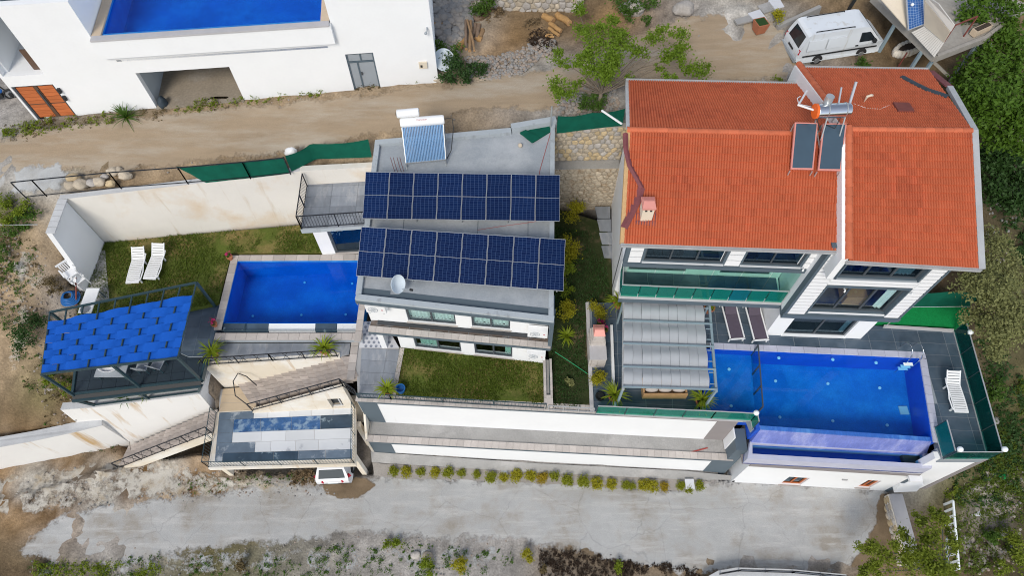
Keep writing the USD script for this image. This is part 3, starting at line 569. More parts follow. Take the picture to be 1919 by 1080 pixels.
# loggia
m = MB(); W.box(m, r1 + .002, r1 + .2, -3, -.3, rz, TOP - .3); W.box(m, .15, r1 + .2, -3.2, -3, rz, TOP - .3); part(wh, "loggia_wall", m, "parapet_paint")
m = MB(); W.box(m, r1 - .5, r1 - .08, -.36, -.30, rz + .02, rz + 1.1); part(wh, "loggia_shutter", m, "brown_trim")
# orange door: two leaves of planks in a dark frame
m = MB(); fo = -.06
W.box(m, d0, d0 + .09, -.16, fo, dz0 - .1, dz1); W.box(m, d1 - .09, d1, -.16, fo, dz0 - .1, dz1); W.box(m, d0 + .09, d1 - .09, -.16, fo, dz1 - .09, dz1)
part(wh, "door_frame", m, "frame_grey")
cm = (d0 + d1) / 2 + .04
for a, b in ((d0 + .1, cm - .08), (cm + .1, d1 - .1)):
    m = MB(); W.box(m, a, b, -.14, -.115, dz0, dz1 - .1); dl = part(wh, "door", m, "brown_trim")
    n = 9; hz = (dz1 - .12 - dz0) / n
    for i in range(n):
        m = MB(); W.box(m, a + .02, b - .02, -.113, -.088 + .004 * (i % 2), dz0 + i * hz + .012, dz0 + (i + 1) * hz - .012 - (.05 if i == 3 else 0)); part(dl, "plank", m, "wood_door")
m = MB(); W.box(m, cm - .07, cm + .09, -.13, -.07, dz0, dz1 - .1); part(wh, "door_post", m, "brown_trim")
m = MB(); W.box(m, cm - .02, cm + .04, -.07, -.02, dz0 + .7, dz0 + 1.7); part(wh, "door_handle", m, "frame_grey")
m = MB(); W.box(m, d0 - .05, d1 + .05, -.02, .25, dz0 - .5, dz0 - .06); part(wh, "door_step", m, "ledge_screed")
# grey steel door with transom and louvres
m = MB(); kz0 = 10.55
for a, b in ((k0, k0 + .07), (k1 - .07, k1), (k0 + .42, k0 + .49)): W.box(m, a, b, -.14, -.05, kz0, kz1 - (0 if a != k0 + .42 else .55))
W.box(m, k0 + .07, k1 - .07, -.14, -.05, kz1 - .07, kz1); W.box(m, k0 + .07, k1 - .07, -.14, -.05, kz1 - .56, kz1 - .49); W.box(m, k0 + .62, k0 + .68, -.14, -.05, kz1 - .49, kz1 - .07)
gd = part(wh, "steel_door", m, "slate_paint")
m = MB()
for a, b, za, zb in ((k0 + .07, k0 + .42, kz0, kz1 - .56), (k0 + .49, k1 - .07, kz0, kz1 - .56), (k0 + .07, k0 + .62, kz1 - .49, kz1 - .07), (k0 + .68, k1 - .07, kz1 - .49, kz1 - .07)):
    z = za + .02
    while z < zb - .04: W.box(m, a, b, -.12, -.085, z, z + .045); z += .06
part(gd, "louvre", m, "slate_light", kind="stuff")
m = MB(); W.box(m, k0 + .53, k0 + .57, -.05, .0, kz0 + .95, kz0 + 1.12); part(gd, "handle", m, "black_trim")
m = MB(); sA = sq(786, 126)[0]; zA = sq(794, 126)[1]; W.box(m, sA, sA + .38, .004, .09, zA, zA + .36); mb_ = part(wh, "meter_box", m, "cream_cloth"); m = MB(); W.box(m, sA + .06, sA + .16, .09, .1, zA + .08, zA + .22); part(mb_, "dial", m, "black_trim")
for px, py in ((22, 176), (112, 168), (122, 182)):
    s_, z_ = sq(px, py); m = MB(); W.box(m, s_ - .06, s_ + .06, .004, .12, z_ - .12, z_ + .12); m.ball(W(s_, .14, z_ - .05), .06, 1); part(wh, "wall_lamp", m, "black_trim")
s_, z_ = sq(800, 51); m = MB(); m.tube([W(s_, 0, z_), W(s_, .18, z_), W(s_ - .05, .22, z_ - .08)], .035); m.ball(W(s_ - .08, .26, z_ - .1), .07, 1); part(wh, "camera_dome", m, "slate_light")
m = MB(); W.box(m, L, L + .05, -7.5, -.3, TOP - 1.2, TOP); part(wh, "drain_strip", m, "slate_light")
# roof pool
wp = thing("swimming_pool", "narrow blue pool with a beige rim set high in the white house front", "swimming pool", W((c0_ + c1_) / 2, -2, CZ - 1.5))
m = MB(); W.box(m, c0_ + .04, c1_ - .04, .0, .3, CZ - .058, CZ + .03); part(wp, "coping", m, "coping_grey")
m = MB(); W.box(m, c0_ + .04, c0_ + .42, -7.9, -.004, CZ - .058, CZ + .03); part(wp, "side_coping", m, "coping_beige"); m = MB(); W.box(m, c1_ - .4, c1_ - .04, -7.9, -.004, CZ - .058, CZ + .03); part(wp, "side_coping", m, "coping_beige")
m = MB(); W.box(m, c0_ + .42, c1_ - .4, -7.9, -.0, CZ - 1.4, CZ - 1.3); W.box(m, c0_ + .3, c0_ + .42, -7.9, -.1, CZ - 1.3, CZ - .06); W.box(m, c1_ - .4, c1_ - .3, -7.9, -.1, CZ - 1.3, CZ - .06); W.box(m, c0_ + .42, c1_ - .4, -.2, -.02, CZ - 1.3, CZ - .06); W.box(m, c0_ + .42, c1_ - .4, -8, -7.8, CZ - 1.3, CZ + .03)
part(wp, "basin", m, "pool_tile")
m = MB(); W.box(m, c0_ + .422, c1_ - .402, -7.7, -.202, CZ - .16, CZ - .15); part(wp, "water", m, "pool_water")

# ------------------------------------------------------------------ walls round the left garden
RZ = 9.75
rw = [P2(110, 373, RZ), P2(330, 350, RZ), P2(565, 326, RZ)]
def wall_thing(name, label, front, z0, z1, t, m, cap=None, capm="wall_cap", cat="wall", over=.0, caph=.06):
    """front: polyline left to right as seen from the front; thickness goes back."""
    f = [np.array(p[:2], float) for p in front]
    nrm = []
    for i in range(len(f)):
        d = f[min(i + 1, len(f) - 1)] - f[max(i - 1, 0)]; d /= np.hypot(*d); nrm.append(np.array([-d[1], d[0]]))
    back = [p + n * t for p, n in zip(f, nrm)]
    tp = thing(name, label, cat, (*((f[0] + f[-1]) / 2), min(np.min(z0), 50)))
    n = len(f); z1a = np.broadcast_to(z1, n)
    b = MB(); b.prism(f + back[::-1], z0 if np.ndim(z0) == 0 else list(z0) + list(z0)[::-1], list(z1a) + list(z1a)[::-1]); part(tp, "wall_face", b, m)
    if cap:
        fo = [p - n_ * over for p, n_ in zip(f, nrm)]; bo = [p + n_ * over for p, n_ in zip(back, nrm)]
        b = MB(); b.prism(fo + bo[::-1], list(z1a + .002) + list(z1a + .002)[::-1], list(z1a + caph) + list(z1a + caph)[::-1]); part(tp, "cap", b, capm)
    return tp, f, back
wall_thing("retaining_wall", "long cream stained retaining wall behind the left pool lawn", [p for p in rw], 5.8, [9.7, 9.8, 9.95], .25, "stained_wall", True, caph=.03)
a_, b_ = P2(70, 437, RZ - .1), P2(112, 374, RZ)
# return wall, running towards the viewer and stepping down to the plastic chairs
dv = (a_ - rw[0]); dv /= np.hypot(*dv)
tp = thing("garden_wall", "white end wall sloping down beside the stacked plastic chairs at the left garden corner", "wall", (*a_, 5.8))
mW = Wall(rw[0] + np.array([.0, .0]), P2(150, 545, 6.3)); Ls = mW.L; s1_ = float((a_ - rw[0]) @ mW.d)
b = MB()
prof = [(0, 9.7), (s1_, 9.6), (Ls - .6, 7.5), (Ls, 7.1)]
for (sa, za), (sb, zb) in zip(prof, prof[1:]):
    b.hexa([mW(sa, -.0, 5.6), mW(sb, 0, 5.6), mW(sb, -.25, 5.6), mW(sa, -.25, 5.6), mW(sa, 0, za), mW(sb, 0, zb), mW(sb, -.25, zb), mW(sa, -.25, za)])
part(tp, "wall_face", b, "garden_wall_white")
b = MB()
for k, ((sa, za), (sb, zb)) in enumerate(zip(prof[:1], prof[1:2])):
    for i in range(6):
        u0, u1 = i / 6, (i + .93) / 6; b.hexa([mW(sa + (sb - sa) * u, o, za + (zb - za) * u + h) for h in (.003, .05) for u, o in ((u0, .03), (u1, .03), (u1, -.38), (u0, -.38))])
part(tp, "cap", b, "wall_cap")
# left lawn
LZ = 6.2
lawn = setting("lawn", (-16, 16, LZ))
lp = [P2(150, 548, LZ), P2(187, 460, LZ) + (-.1, .1), P2(330, 448, LZ) + (0, .2), P2(597, 425, LZ) + (0, .2), (-8.6, 18.35), (-13.78, 18.32), (-13.85, 15.6), (-14.06, 15.47), (-20.08, 13.98)]
m = MB(); m.prism(lp, LZ - .5, LZ); part(lawn, "turf", m, "lawn_ground")
def grass(name, pg, z, n, m, h=(.05, .13), seed=1, w=.02, zf=None, lab=None):
    rng = np.random.default_rng(seed); x0, y0, x1, y1 = pg.bounds; pts = np.c_[rng.uniform(x0, x1, n * 3), rng.uniform(y0, y1, n * 3)]
    dens = meshkit.fbm(np.c_[pts * .9, pts[:, :1] * 0], 3, seed); ok = shapely.contains(pg, shapely.points(pts)) & (rng.random(len(pts)) < (dens - .25) * 2.2); pts = pts[ok][:n]
    k = len(pts); a = rng.uniform(0, 2 * PI, k); hh = rng.uniform(*h, k); zz_ = np.full(k, z) if zf is None else np.array([zf(*p) for p in pts])
    d = np.c_[np.cos(a), np.sin(a)] * (w * rng.uniform(.7, 1.6, k))[:, None]; ln = np.c_[np.cos(a + 1.5), np.sin(a + 1.5)] * (hh * rng.uniform(.3, 1.1, k))[:, None]
    v = np.empty((k, 3, 3)); v[:, 0] = np.c_[pts - d, zz_]; v[:, 1] = np.c_[pts + d, zz_]; v[:, 2] = np.c_[pts + ln, zz_ + hh]
    return single(name, (v.reshape(-1, 3), np.arange(3 * k).reshape(-1, 3)), m, lab, "grass", None, "stuff")
grass("grass", Polygon(lp), LZ, 17000, "leaf_grass", seed=2, lab="uneven mown lawn grass round the white loungers by the left pool")
m = MB(); m.prism([P2(575, 470, LZ), P2(597, 468, LZ), P2(600, 480, LZ), P2(440, 490, LZ), P2(436, 484, LZ)], LZ, LZ + .004)
# concrete slab below the chairs
m = MB(); m.prism([P2(185, 470, LZ), P2(197, 470, LZ), P2(205, 560, LZ), P2(150, 585, LZ), P2(150, 550, LZ)], LZ - .3, LZ + .03); single("garden_path", m, "ledge_screed", kind="structure")

# ------------------------------------------------------------------ left pool
PZ = 6.22
lpool = thing("swimming_pool", "blue infinity pool beside the left lawn with a black and white marble spill edge", "swimming pool", (-10.5, 16, 4.8))
X0, X1, Y0, Y1 = -13.42, -7.2, 14.55, 17.85
m = MB(); m.box(X0 - .1, X1, Y0, Y1 + .1, 4.7, 4.8); m.box(X0 - .1, X0, Y0, Y1, 4.8, PZ - .03); m.box(X0 - .1, X1, Y1, Y1 + .1, 4.8, PZ - .03); m.box(X1, X1 + .1, Y0, Y1 + .1, 4.7, PZ - .03); m.box(X0, X1, Y0 - .12, Y0, 4.7, PZ - .14)
part(lpool, "basin", m, "pool_tile")
m = MB(); m.box(X0, X1, Y0 - .06, Y1, PZ - .13, PZ - .12); part(lpool, "water", m, "pool_water")
def strip_tiles(parent, a, b, w, z, n, mats, t=.05, name="coping_stone", side=1):
    a = np.array(a[:2], float); b = np.array(b[:2], float); d = (b - a); l = np.hypot(*d); d /= l; nn = np.array([-d[1], d[0]]) * side
    for i in range(n):
        p0, p1 = a + d * (l * i / n + .006), a + d * (l * (i + 1) / n - .006); q = MB(); q.prism([p0, p1, p1 + nn * w, p0 + nn * w], z - t, z); part(parent, name, q, mats[i % len(mats)])
pt = ["pale_tile_0", "pale_tile_1", "pale_tile_2"]
strip_tiles(lpool, (X0 - .32, 14.1), (X0 - .32, 18.17), .34, PZ + .02, 8, pt, side=-1)
strip_tiles(lpool, (X0 + .03, 17.86), (X1 + .1, 17.9), .32, PZ + .02, 11, pt)
# spill edge: marble slabs just under the lip, then the gutter and the pale coping in front
cols = [("marble_dark_0", .17), ("marble_dark_2", .17), ("marble_white_2", .35), ("marble_dark_1", .16), ("marble_white_0", .15)]; x = X0; Lx = X1 - X0
for c_, fr in cols:
    q = MB(); q.hexa([(x + .01, Y0 - .07, PZ - .4), (x + Lx * fr - .01, Y0 - .07, PZ - .4), (x + Lx * fr - .01, Y0 - .42, PZ - .4), (x + .01, Y0 - .42, PZ - .4), (x + .01, Y0 - .07, PZ - .1), (x + Lx * fr - .01, Y0 - .07, PZ - .1), (x + Lx * fr - .01, Y0 - .38, PZ - .2), (x + .01, Y0 - .38, PZ - .2)]); part(lpool, "marble_slab", q, c_); x += Lx * fr
m = MB(); m.bar((X0, Y0 - .46, PZ - .05), (X1, Y0 - .46, PZ - .05), .03); m.bar((X0 + 1.06, Y0 - .46, PZ - .05), (X0 + 1.06, Y0 - .1, PZ - .02), .025); m.bar((X0, Y0 - .46, PZ - .05), (X0, Y0 - .05, PZ), .025); part(lpool, "spill_rail", m, "dark_steel")
m = MB(); m.box(X0 - .3, X1 + .25, 13.78, Y0 - .47, PZ - .7, PZ - .32); part(lpool, "front_wall", m, "slate_light")
strip_tiles(lpool, (X0 - .34, 13.72), (X1 + .3, 13.72), .34, PZ - .25, 14, ["cap_stone"])
strip_tiles(lpool, (X1 + .0, 13.5), (X1 + .0, 17.9), .3, PZ + .02, 8, pt, side=-1)
for px, py in ((571, 530), (660, 532), (565, 591), (474, 593), (648, 590)):
    q = P(px, py, 4.84); m = MB(); m.lathe([(0, .03), (.06, .03), (.06, 0)], q, 10); part(lpool, "floor_inlet", m, "inlet_white")
# deck left of that pool and the platform under the pergola
DZ = 5.95
deck = setting("pool_deck", (-14, 15, DZ))
dl_ = [P2(366, 519, DZ), P2(421, 513, DZ) + (.05, 0), P2(396, 637, DZ) + (.1, 0), P2(398, 668, DZ), P2(352, 668, DZ), P2(338, 662, DZ)]
m = MB(); m.prism(dl_, DZ - 1.5, DZ - .006); part(deck, "deck_base", m, "grout_dark")
pave(deck, dl_, DZ, (-14, 15), .03, .6, .6, ["deck_tile_0", "deck_tile_1", "deck_tile_2"])
LDZ = 5.5
ledge = setting("terrace", (-10, 13, LDZ))
le = [P2(398, 635, LDZ), P2(656, 632, LDZ), P2(656, 663, LDZ), P2(640, 666, LDZ), P2(388, 682, LDZ)]
le = [np.array(p) for p in [(-13.85, 13.75), (-7.55, 13.75), (-7.55, 13.2), (-7.95, 13.05), (-14.1, 12.6), (-14.1, 13.2)]]
m = MB(); m.prism(le, 2.5, LDZ - .006); part(ledge, "terrace_base", m, "grout")
pave(ledge, le, LDZ, (-13.85, 13.75), 0, 1.2, .6, [f"grey_tile_{i}" for i in range(3)])
# walkway between pool and villa down to the lower garden
walk = setting("walkway", (-6, 12, LDZ))
wk = [(-7.5, 14.9), (-6.15, 14.9), (-6.05, 13.6), (-5.15, 13.55), (-5.35, 11.0), (-6.9, 11.05), (-7.08, 12.2), (-7.3, 13.2)]
m = MB(); m.prism(wk, 2.5, LDZ - .006); part(walk, "walkway_base", m, "grout")
pave(walk, [(-7.0, 13.5), (-5.2, 13.5), (-5.42, 11.05), (-6.85, 11.08)], LDZ + .02, (-7, 13.5), -.05, 1.2, .6, [f"grey_tile_{i}" for i in range(3)])
strip_tiles(walk, (-7.5, 11.9), (-7.5, 14.9), .34, LDZ + .05, 7, pt, side=-1, name="border_stone")
strip_tiles(walk, (-5.42, 11.05), (-5.2, 13.5), .2, LDZ + .05, 6, pt, side=-1, name="border_stone")
hx = Polygon([(-7.12, 13.52), (-5.25, 13.52), (-6.1, 14.9), (-7.12, 14.9)])
m = MB(); m.prism(list(hx.exterior.coords)[:-1], LDZ - .02, LDZ + .012); hp = part(walk, "patterned_floor", m, "hex_pale")
for j in range(9):
    for i in range(10):
        c = np.array([-7.05 + i * .24 + .12 * (j % 2), 13.6 + j * .2])
        if hx.contains(Point(*c).buffer(.08)):
            m = MB(); m.prism([c + np.array([math.cos(k * PI / 3), math.sin(k * PI / 3)]) * .075 for k in range(6)], LDZ + .012, LDZ + .016); part(hp, "hexagon_tile", m, "hex_dark")

# ------------------------------------------------------------------ stairs, landing, carport
def stair(name, label, top_a, top_b, bot_a, bot_b, zt, zb, n, m="step_stone"):
    t = thing(name, label, "stairs", (*((np.array(bot_a[:2]) + bot_b[:2]) / 2), zb))
    for i in range(n):
        u0, u1 = i / n, (i + 1) / n; z = zb + (zt - zb) * (i + 1) / n
        A0, A1 = (np.array(bot_a[:2]) * (1 - u) + np.array(top_a[:2]) * u for u in (u0, u1)); B0, B1 = (np.array(bot_b[:2]) * (1 - u) + np.array(top_b[:2]) * u for u in (u0, u1))
        q = MB(); q.prism([A0, A1, B1, B0], zb - .6 if i < 2 else z - .55, z); st = part(t, "step", q, m)
        r = random.Random(i * 7)
        for k in range(5):                                # brick-like pieces of each tread
            c0, c1 = k / 5 + .01, (k + 1) / 5 - .01; q = MB()
            q.prism([A0 + (B0 - A0) * c0, A1 + (B1 - A1) * c0, A1 + (B1 - A1) * c1, A0 + (B0 - A0) * c1], z + .001, z + .014 + r.random() * .006); part(st, "stone", q, "step_stone")
    return t
CPZ = 3.1
stair("staircase", "upper stone staircase descending left from the grey walkway under the cream wall", P2(655, 668, LDZ), P2(672, 706, LDZ), P2(447, 722, CPZ), P2(470, 757, CPZ), LDZ, CPZ, 15)
stair("staircase", "lower stone staircase descending left beside the white stained wall", P2(408, 768, CPZ) , P2(399, 812, CPZ), P2(243, 836, .55), P2(228, 876, .35), CPZ, .45, 16)
m = MB(); cw = [(-14.1, 12.62), (-7.95, 13.07), (-7.5, 12.9), (-7.5, 12.6)]
A_ = Wall((-14.1, 12.55), (-7.95, 13.02))
cwt = thing("stair_wall", "cream stained wall between the grey ledge and the upper staircase", "wall", (-11, 12.6, 3))
m.hexa([A_(0, 0, 2.6), A_(A_.L, 0, 2.6), A_(A_.L, -.25, 2.6), A_(0, -.25, 2.6), A_(0, 0, LDZ + .03), A_(A_.L, 0, LDZ + .03), A_(A_.L, -.25, LDZ + .03), A_(0, -.25, LDZ + .03)]); part(cwt, "wall_face", m, "cream_wall")
land = setting("stair_landing", (-13, 12, CPZ))
lpz = [P2(412, 730, CPZ), P2(480, 724, CPZ), P2(480, 768, CPZ), P2(410, 772, CPZ)]
m = MB(); m.prism(lpz, 0, CPZ - .006); part(land, "landing_base", m, "grout"); pave(land, lpz, CPZ, P2(410, 772, CPZ), .04, 2.4, .42, ["beige_tile"])
# carport roof with marble paving
cp = thing("carport", "flat carport roof paved with blue, white and grey marble slabs above the white car", "carport", (-10.5, 10, 0))
c4 = [P2(390, 879, CPZ), P2(666, 872, CPZ), P2(667, 760, CPZ), P2(407, 772, CPZ)]
ci = [P2(402, 868, CPZ), P2(660, 861, CPZ), P2(661, 762, CPZ), P2(411, 774, CPZ)]
m = MB(); m.prism(c4, CPZ - .28, CPZ - .006); part(cp, "roof_slab", m, "cream_wall")
rows = [[("g", 1.6), ("w", .65), ("w", 1), ("w", 1), ("w", 1), ("w", .9)], [("g", .75), ("b", 1.3), ("b", 1.5), ("b", 1.4), ("d", 1.55)], [("g", .7), ("w", 1.3), ("w", 1.1), ("w", 1.3), ("w", 1.7)], [("g", 1.75), ("w", .7), ("w", 1.1), ("w", 1.05), ("w", 1.5)], [("g", .35), ("d", 2.3), ("d", 1.1), ("g", 1.25), ("g", 1.2)]]
hts = [.155, .265, .20, .20, .18]; v0 = 0
bl = lambda u, v: (1 - v) * ((1 - u) * ci[3] + u * ci[2]) + v * ((1 - u) * ci[0] + u * ci[1])
for r_, h in zip(rows, hts):
    tot = sum(x for _, x in r_); u0 = 0
    for k, (c_, wd) in enumerate(r_):
        u1 = u0 + wd / tot; e = .0012; q = MB(); q.prism([bl(u0 + e, v0 + e * 2), bl(u1 - e, v0 + e * 2), bl(u1 - e, v0 + h - e * 2), bl(u0 + e, v0 + h - e * 2)][::-1], CPZ - .03, CPZ + .012 + .003 * (k % 2))
        part(cp, "marble_slab", q, {"g": f"marble_grey_{k % 3}", "w": f"marble_white_{k % 3}", "b": "marble_blue", "d": f"marble_dark_{k % 3}"}[c_]); u0 = u1
    v0 += h
for q_ in (P2(395, 868, CPZ), P2(660, 862, CPZ), P2(668, 800, CPZ)):
    m = MB(); m.box(q_[0] - .12, q_[0] + .12, q_[1] + .1, q_[1] + .34, -.3, CPZ - .281); part(cp, "column", m, "cream_wall")
m = MB(); m.box(-14.1, -7.1, 11.9, 12.1, -.3, CPZ - .01); part(cp, "back_wall", m, "cream_wall")
# cream wall under the staircase rail, with its opening
sW = Wall(P2(474, 775, CPZ), P2(664, 765, CPZ))
swt = thing("stair_wall", "cream triangular wall with a dark square opening beside the carport roof", "wall", sW(2, 0, CPZ - .1))
h0, h1 = sW.at(622, 765)[0], sW.at(646, 764)[0]; hz0, hz1 = CPZ + .12, sW.at(625, 748)[1]
m = MB(); n = 24; sl = (LDZ + .05 - CPZ) / sW.L
for i in range(n):
    a, b = sW.L * i / n, sW.L * (i + 1) / n; za, zb = CPZ + .05 + sl * a, CPZ + .05 + sl * b
    mid = (a + b) / 2
    def col(z0, z1a, z1b): m.hexa([sW(a, 0, z0), sW(b, 0, z0), sW(b, -.25, z0), sW(a, -.25, z0), sW(a, 0, z1a), sW(b, 0, z1b), sW(b, -.25, z1b), sW(a, -.25, z1a)])
    if h0 < mid < h1: col(CPZ - .4, hz0, hz0); col(min(hz1, za - .05), za, zb)
    else: col(CPZ - .4, za, zb)
part(swt, "wall_face", m, "cream_wall")
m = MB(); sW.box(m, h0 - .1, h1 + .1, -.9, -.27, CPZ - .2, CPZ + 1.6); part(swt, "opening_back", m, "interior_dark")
m = MB(); sW.box(m, h0, h1, -.15, -.1, hz0, hz0 + .06); sW.box(m, h0 + .45, h0 + .5, -.15, -.1, hz0 + .06, hz1); part(swt, "window_frame", m, "frame_pale")
# the white stained walls along the lower stairs
w1 = [P2(114, 769, 4.4), P2(176, 764, 4.4), P2(374, 739, 4.4)]
t = thing("retaining_wall", "upper white wall with rust stains below the blue pergola", "wall", (*w1[1], 0))
q = MB()
for a, b in zip(w1, w1[1:]):
    a = np.array(a); b = np.array(b); f_ = lambda p, dy, z: (p[0], p[1] + dy, z)
    q.hexa([f_(a, -.42, -.2), f_(b, -.42, -.2), f_(b, .32, -.2), f_(a, .32, -.2), f_(a, 0, 4.38), f_(b, 0, 4.38), f_(b, .32, 4.38), f_(a, .32, 4.38)])
part(t, "wall_face", q, "lower_stained_wall")
q = MB(); q.prism([*w1, *[p + (0, .34) for p in w1[::-1]]], 4.382, 4.44); part(t, "cap", q, "wall_cap")
e0, e1 = P2(374, 739, 4.4), P2(398, 694, 4.4)
wall_thing("retaining_wall", "short bluish white return wall facing the beige stair landing", [e0, e1 + (.0, .9)], -.2, 4.36, .3, "garden_wall_white", True)
w2 = [P2(-60, 824, 2.75), P2(0, 817, 2.75), P2(60, 810, 2.75), P2(152, 800, 2.75), P2(246, 778, 2.75)]
w2 = [(-27.2, 8.95), (-25.42, 9.32), (-22.6, 9.85), (-20.7, 10.28), (-19.5, 10.62)]
wall_thing("retaining_wall", "lowest white wall at the left edge with brown streaks running to the bank", w2, -.4, [2.85, 2.9, 2.95, 3.0, 3.0], .5, "lower_stained_wall", True)

# ------------------------------------------------------------------ two-tier wall along the concrete road
lo_a, lo_b = np.array((-6.87, 10.03)), np.array((10.45, 9.10)); LW = Wall(lo_a, lo_b); TL = 2.6
up_a, up_b = np.array((-6.95, 10.98)), np.array((10.05, 10.06)); UW = Wall(up_a, up_b); TU = 5.5
t = thing("retaining_wall", "lower tier of the long white road wall with slate band and stone cap", "wall", (*lo_a, 0))
m = MB(); LW.box(m, 0, LW.L, -.25, 0, -.4, TL - .06); part(t, "wall_face", m, "white_wall")
m = MB(); LW.box(m, .0, LW.L, .003, .03, TL - .36, TL - .062); LW.box(m, .0, 1.05, .003, .03, 0, TL - .36); LW.box(m, LW.L - .95, LW.L, .003, .03, 0, TL - .36); part(t, "slate_band", m, "slate_paint")
for i in range(52):
    m = MB(); a = -.1 + (LW.L + .05) * i / 52; LW.box(m, a + .004, a + (LW.L + .05) / 52 - .004, -.26, .06, TL - .058, TL - .01 + .004 * (i % 3)); part(t, "cap_stone", m, "cap_stone")
m = MB(); LW.box(m, -.02, .0, -1.1, .02, -.3, TL - .06); part(t, "end_face", m, "cream_wall")
led = setting("wall_ledge", (0, 10, TL))
m = MB(); m.prism([LW(0, -.25, 0)[:2], LW(LW.L, -.25, 0)[:2], UW(UW.L, 0, 0)[:2], UW(0, 0, 0)[:2]], TL - .6, TL - .08); part(led, "ledge_bed", m, "ledge_screed")
t = thing("retaining_wall", "upper tier of the long white road wall carrying the garden railing", "wall", (*up_a, TL))
m = MB(); UW.box(m, 0, UW.L, -.3, 0, TL - .5, TU - .06); part(t, "wall_face", m, "white_wall")
m = MB(); UW.box(m, 0, UW.L * .66, .003, .03, TU - .36, TU - .062); UW.box(m, 0, .85, .003, .03, TL, TU - .36); part(t, "slate_band", m, "slate_paint")
m = MB(); UW.box(m, UW.L * .66 + .003, UW.L - .9, .003, .03, TU - .36, TU - .062); UW.box(m, UW.L - .9, UW.L, .003, .03, TL, TU - .062); part(t, "taupe_band", m, "taupe_paint")
for i in range(44):
    m = MB(); a = -.05 + (UW.L * .68) * i / 44; UW.box(m, a + .004, a + (UW.L * .68) / 44 - .004, -.30, .07, TU - .058, TU - .008 + .004 * (i % 3)); part(t, "cap_stone", m, "cap_stone")
m = MB(); UW.box(m, UW.L * .68, UW.L + .1, -.34, .1, TU - .058, TU - .005); part(t, "coping", m, "coping_grey")
m = MB(); UW.box(m, -.02, .0, -1.9, .02, .3, TU - .08); m.hexa([(-7.0, 10.0, -.3), (-6.9, 10.0, -.3), (-6.9, 12.5, -.3), (-7.0, 12.5, -.3), (-7.0, 10.0, 2.5), (-6.9, 10, 2.5), (-6.9, 12.5, 5.4), (-7, 12.5, 5.4)]); part(t, "end_face", m, "cream_wall")
# end pier where the tiers meet the pool block
t = thing("wall_pier", "slate painted end pier between the road wall and the right pool block", "pier", (10.3, 9.2, 0))
m = MB(); m.prism([(10.12, 9.1), (10.62, 9.07), (10.66, 10.1), (10.12, 10.1)], -.3, 4.1); part(t, "pier_body", m, "slate_paint")
m = MB(); m.prism([(10.06, 9.6), (10.119, 9.6), (10.119, 10.1), (10.06, 10.1)], 2.6, 4.3); part(t, "white_return", m, "white_wall")
# lower gardens between the villas
gl = setting("garden", (0, 11.5, LDZ))
ga = [(-5.2, 13.55), (1.42, 12.8), (1.42, 10.75), (-5.4, 11.1)]
m = MB(); m.prism(ga, LDZ - .6, LDZ - .02); part(gl, "turf", m, "lawn_ground")
gb = [(1.55, 21.9), (4.9, 20.6), (5.0, 16.0), (3.55, 15.9), (3.45, 10.62), (1.75, 10.7)]
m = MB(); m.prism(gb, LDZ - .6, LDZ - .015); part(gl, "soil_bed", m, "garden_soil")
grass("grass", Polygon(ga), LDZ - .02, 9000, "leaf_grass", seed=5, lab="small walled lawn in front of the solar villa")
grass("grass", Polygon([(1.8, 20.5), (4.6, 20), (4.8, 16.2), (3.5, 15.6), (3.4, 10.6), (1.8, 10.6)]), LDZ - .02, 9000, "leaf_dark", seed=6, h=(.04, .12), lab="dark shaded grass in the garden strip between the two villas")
t = thing("planter", "narrow raised stone planter trough at the right end of the small villa lawn", "planter", (1.6, 11.8, LDZ))
x0, x1, y0, y1 = 1.42, 1.8, 10.55, 12.75
for i in range(7):
    m = MB(); a = y0 + (y1 - y0) * i / 7; m.box(x0, x0 + .1, a + .004, a + (y1 - y0) / 7 - .004, LDZ - .1, LDZ + .5); m.box(x1 - .1, x1, a + .004, a + (y1 - y0) / 7 - .004, LDZ - .1, LDZ + .5); part(t, "stone_block", m, "cap_stone")
m = MB(); m.box(x0 + .1, x1 - .1, y0, y1, LDZ - .1, LDZ + .36); part(t, "screed_top", m, "ledge_screed")
m = MB(); m.box(x0 + .1, x1 - .1, y0, y0 + .45, LDZ + .36, LDZ + .5); part(t, "end_block", m, "cap_stone")
m = MB(); m.tube([(1.68, y0 + .5, LDZ + .4), (1.70, y1, LDZ + .4)], .025); part(t, "drain_pipe", m, "dark_steel")

# ------------------------------------------------------------------ villa with the flat roof
RT = 11.2
FL, FR, BR, BL = (np.array(q) for q in ((-6.12, 12.97), (1.60, 11.99), (1.97, 22.44), (-6.15, 21.15)))
mv = thing("flat_roofed_villa", "two storey white villa with slate roof edge carrying the dark blue solar panels", "house", (-2, 17, LDZ))
UWl = Wall((-6.05, 13.51), (1.50, 12.76)); GWl = Wall((-5.17, 13.54), (1.42, 12.76))
def on(Wl, *q): return [Wl.at(*p) for p in q]
(u0, uz), (u1, _), (u2, _), (u3, _) = on(UWl, (765, 601), (855, 608), (885, 614), (956, 619)); uz0, uz1 = 8.56, 10.78
(a0, gz), (a1, _), (a2, _), (a3, _) = on(GWl, (779, 651), (865, 659), (890, 662), (960, 667)); az0, az1 = LDZ + .16, 7.85
m = MB(); UWl.holes(m, 0, UWl.L, -.25, 0, 8.36, 10.84, [(u0, u1, uz0, uz1), (u2, u3, uz0, uz1)]); GWl.holes(m, 0, GWl.L, -.25, 0, LDZ - .5, 8.1, [(a0, a1, az0, az1), (a2, a3, az0, az1)])
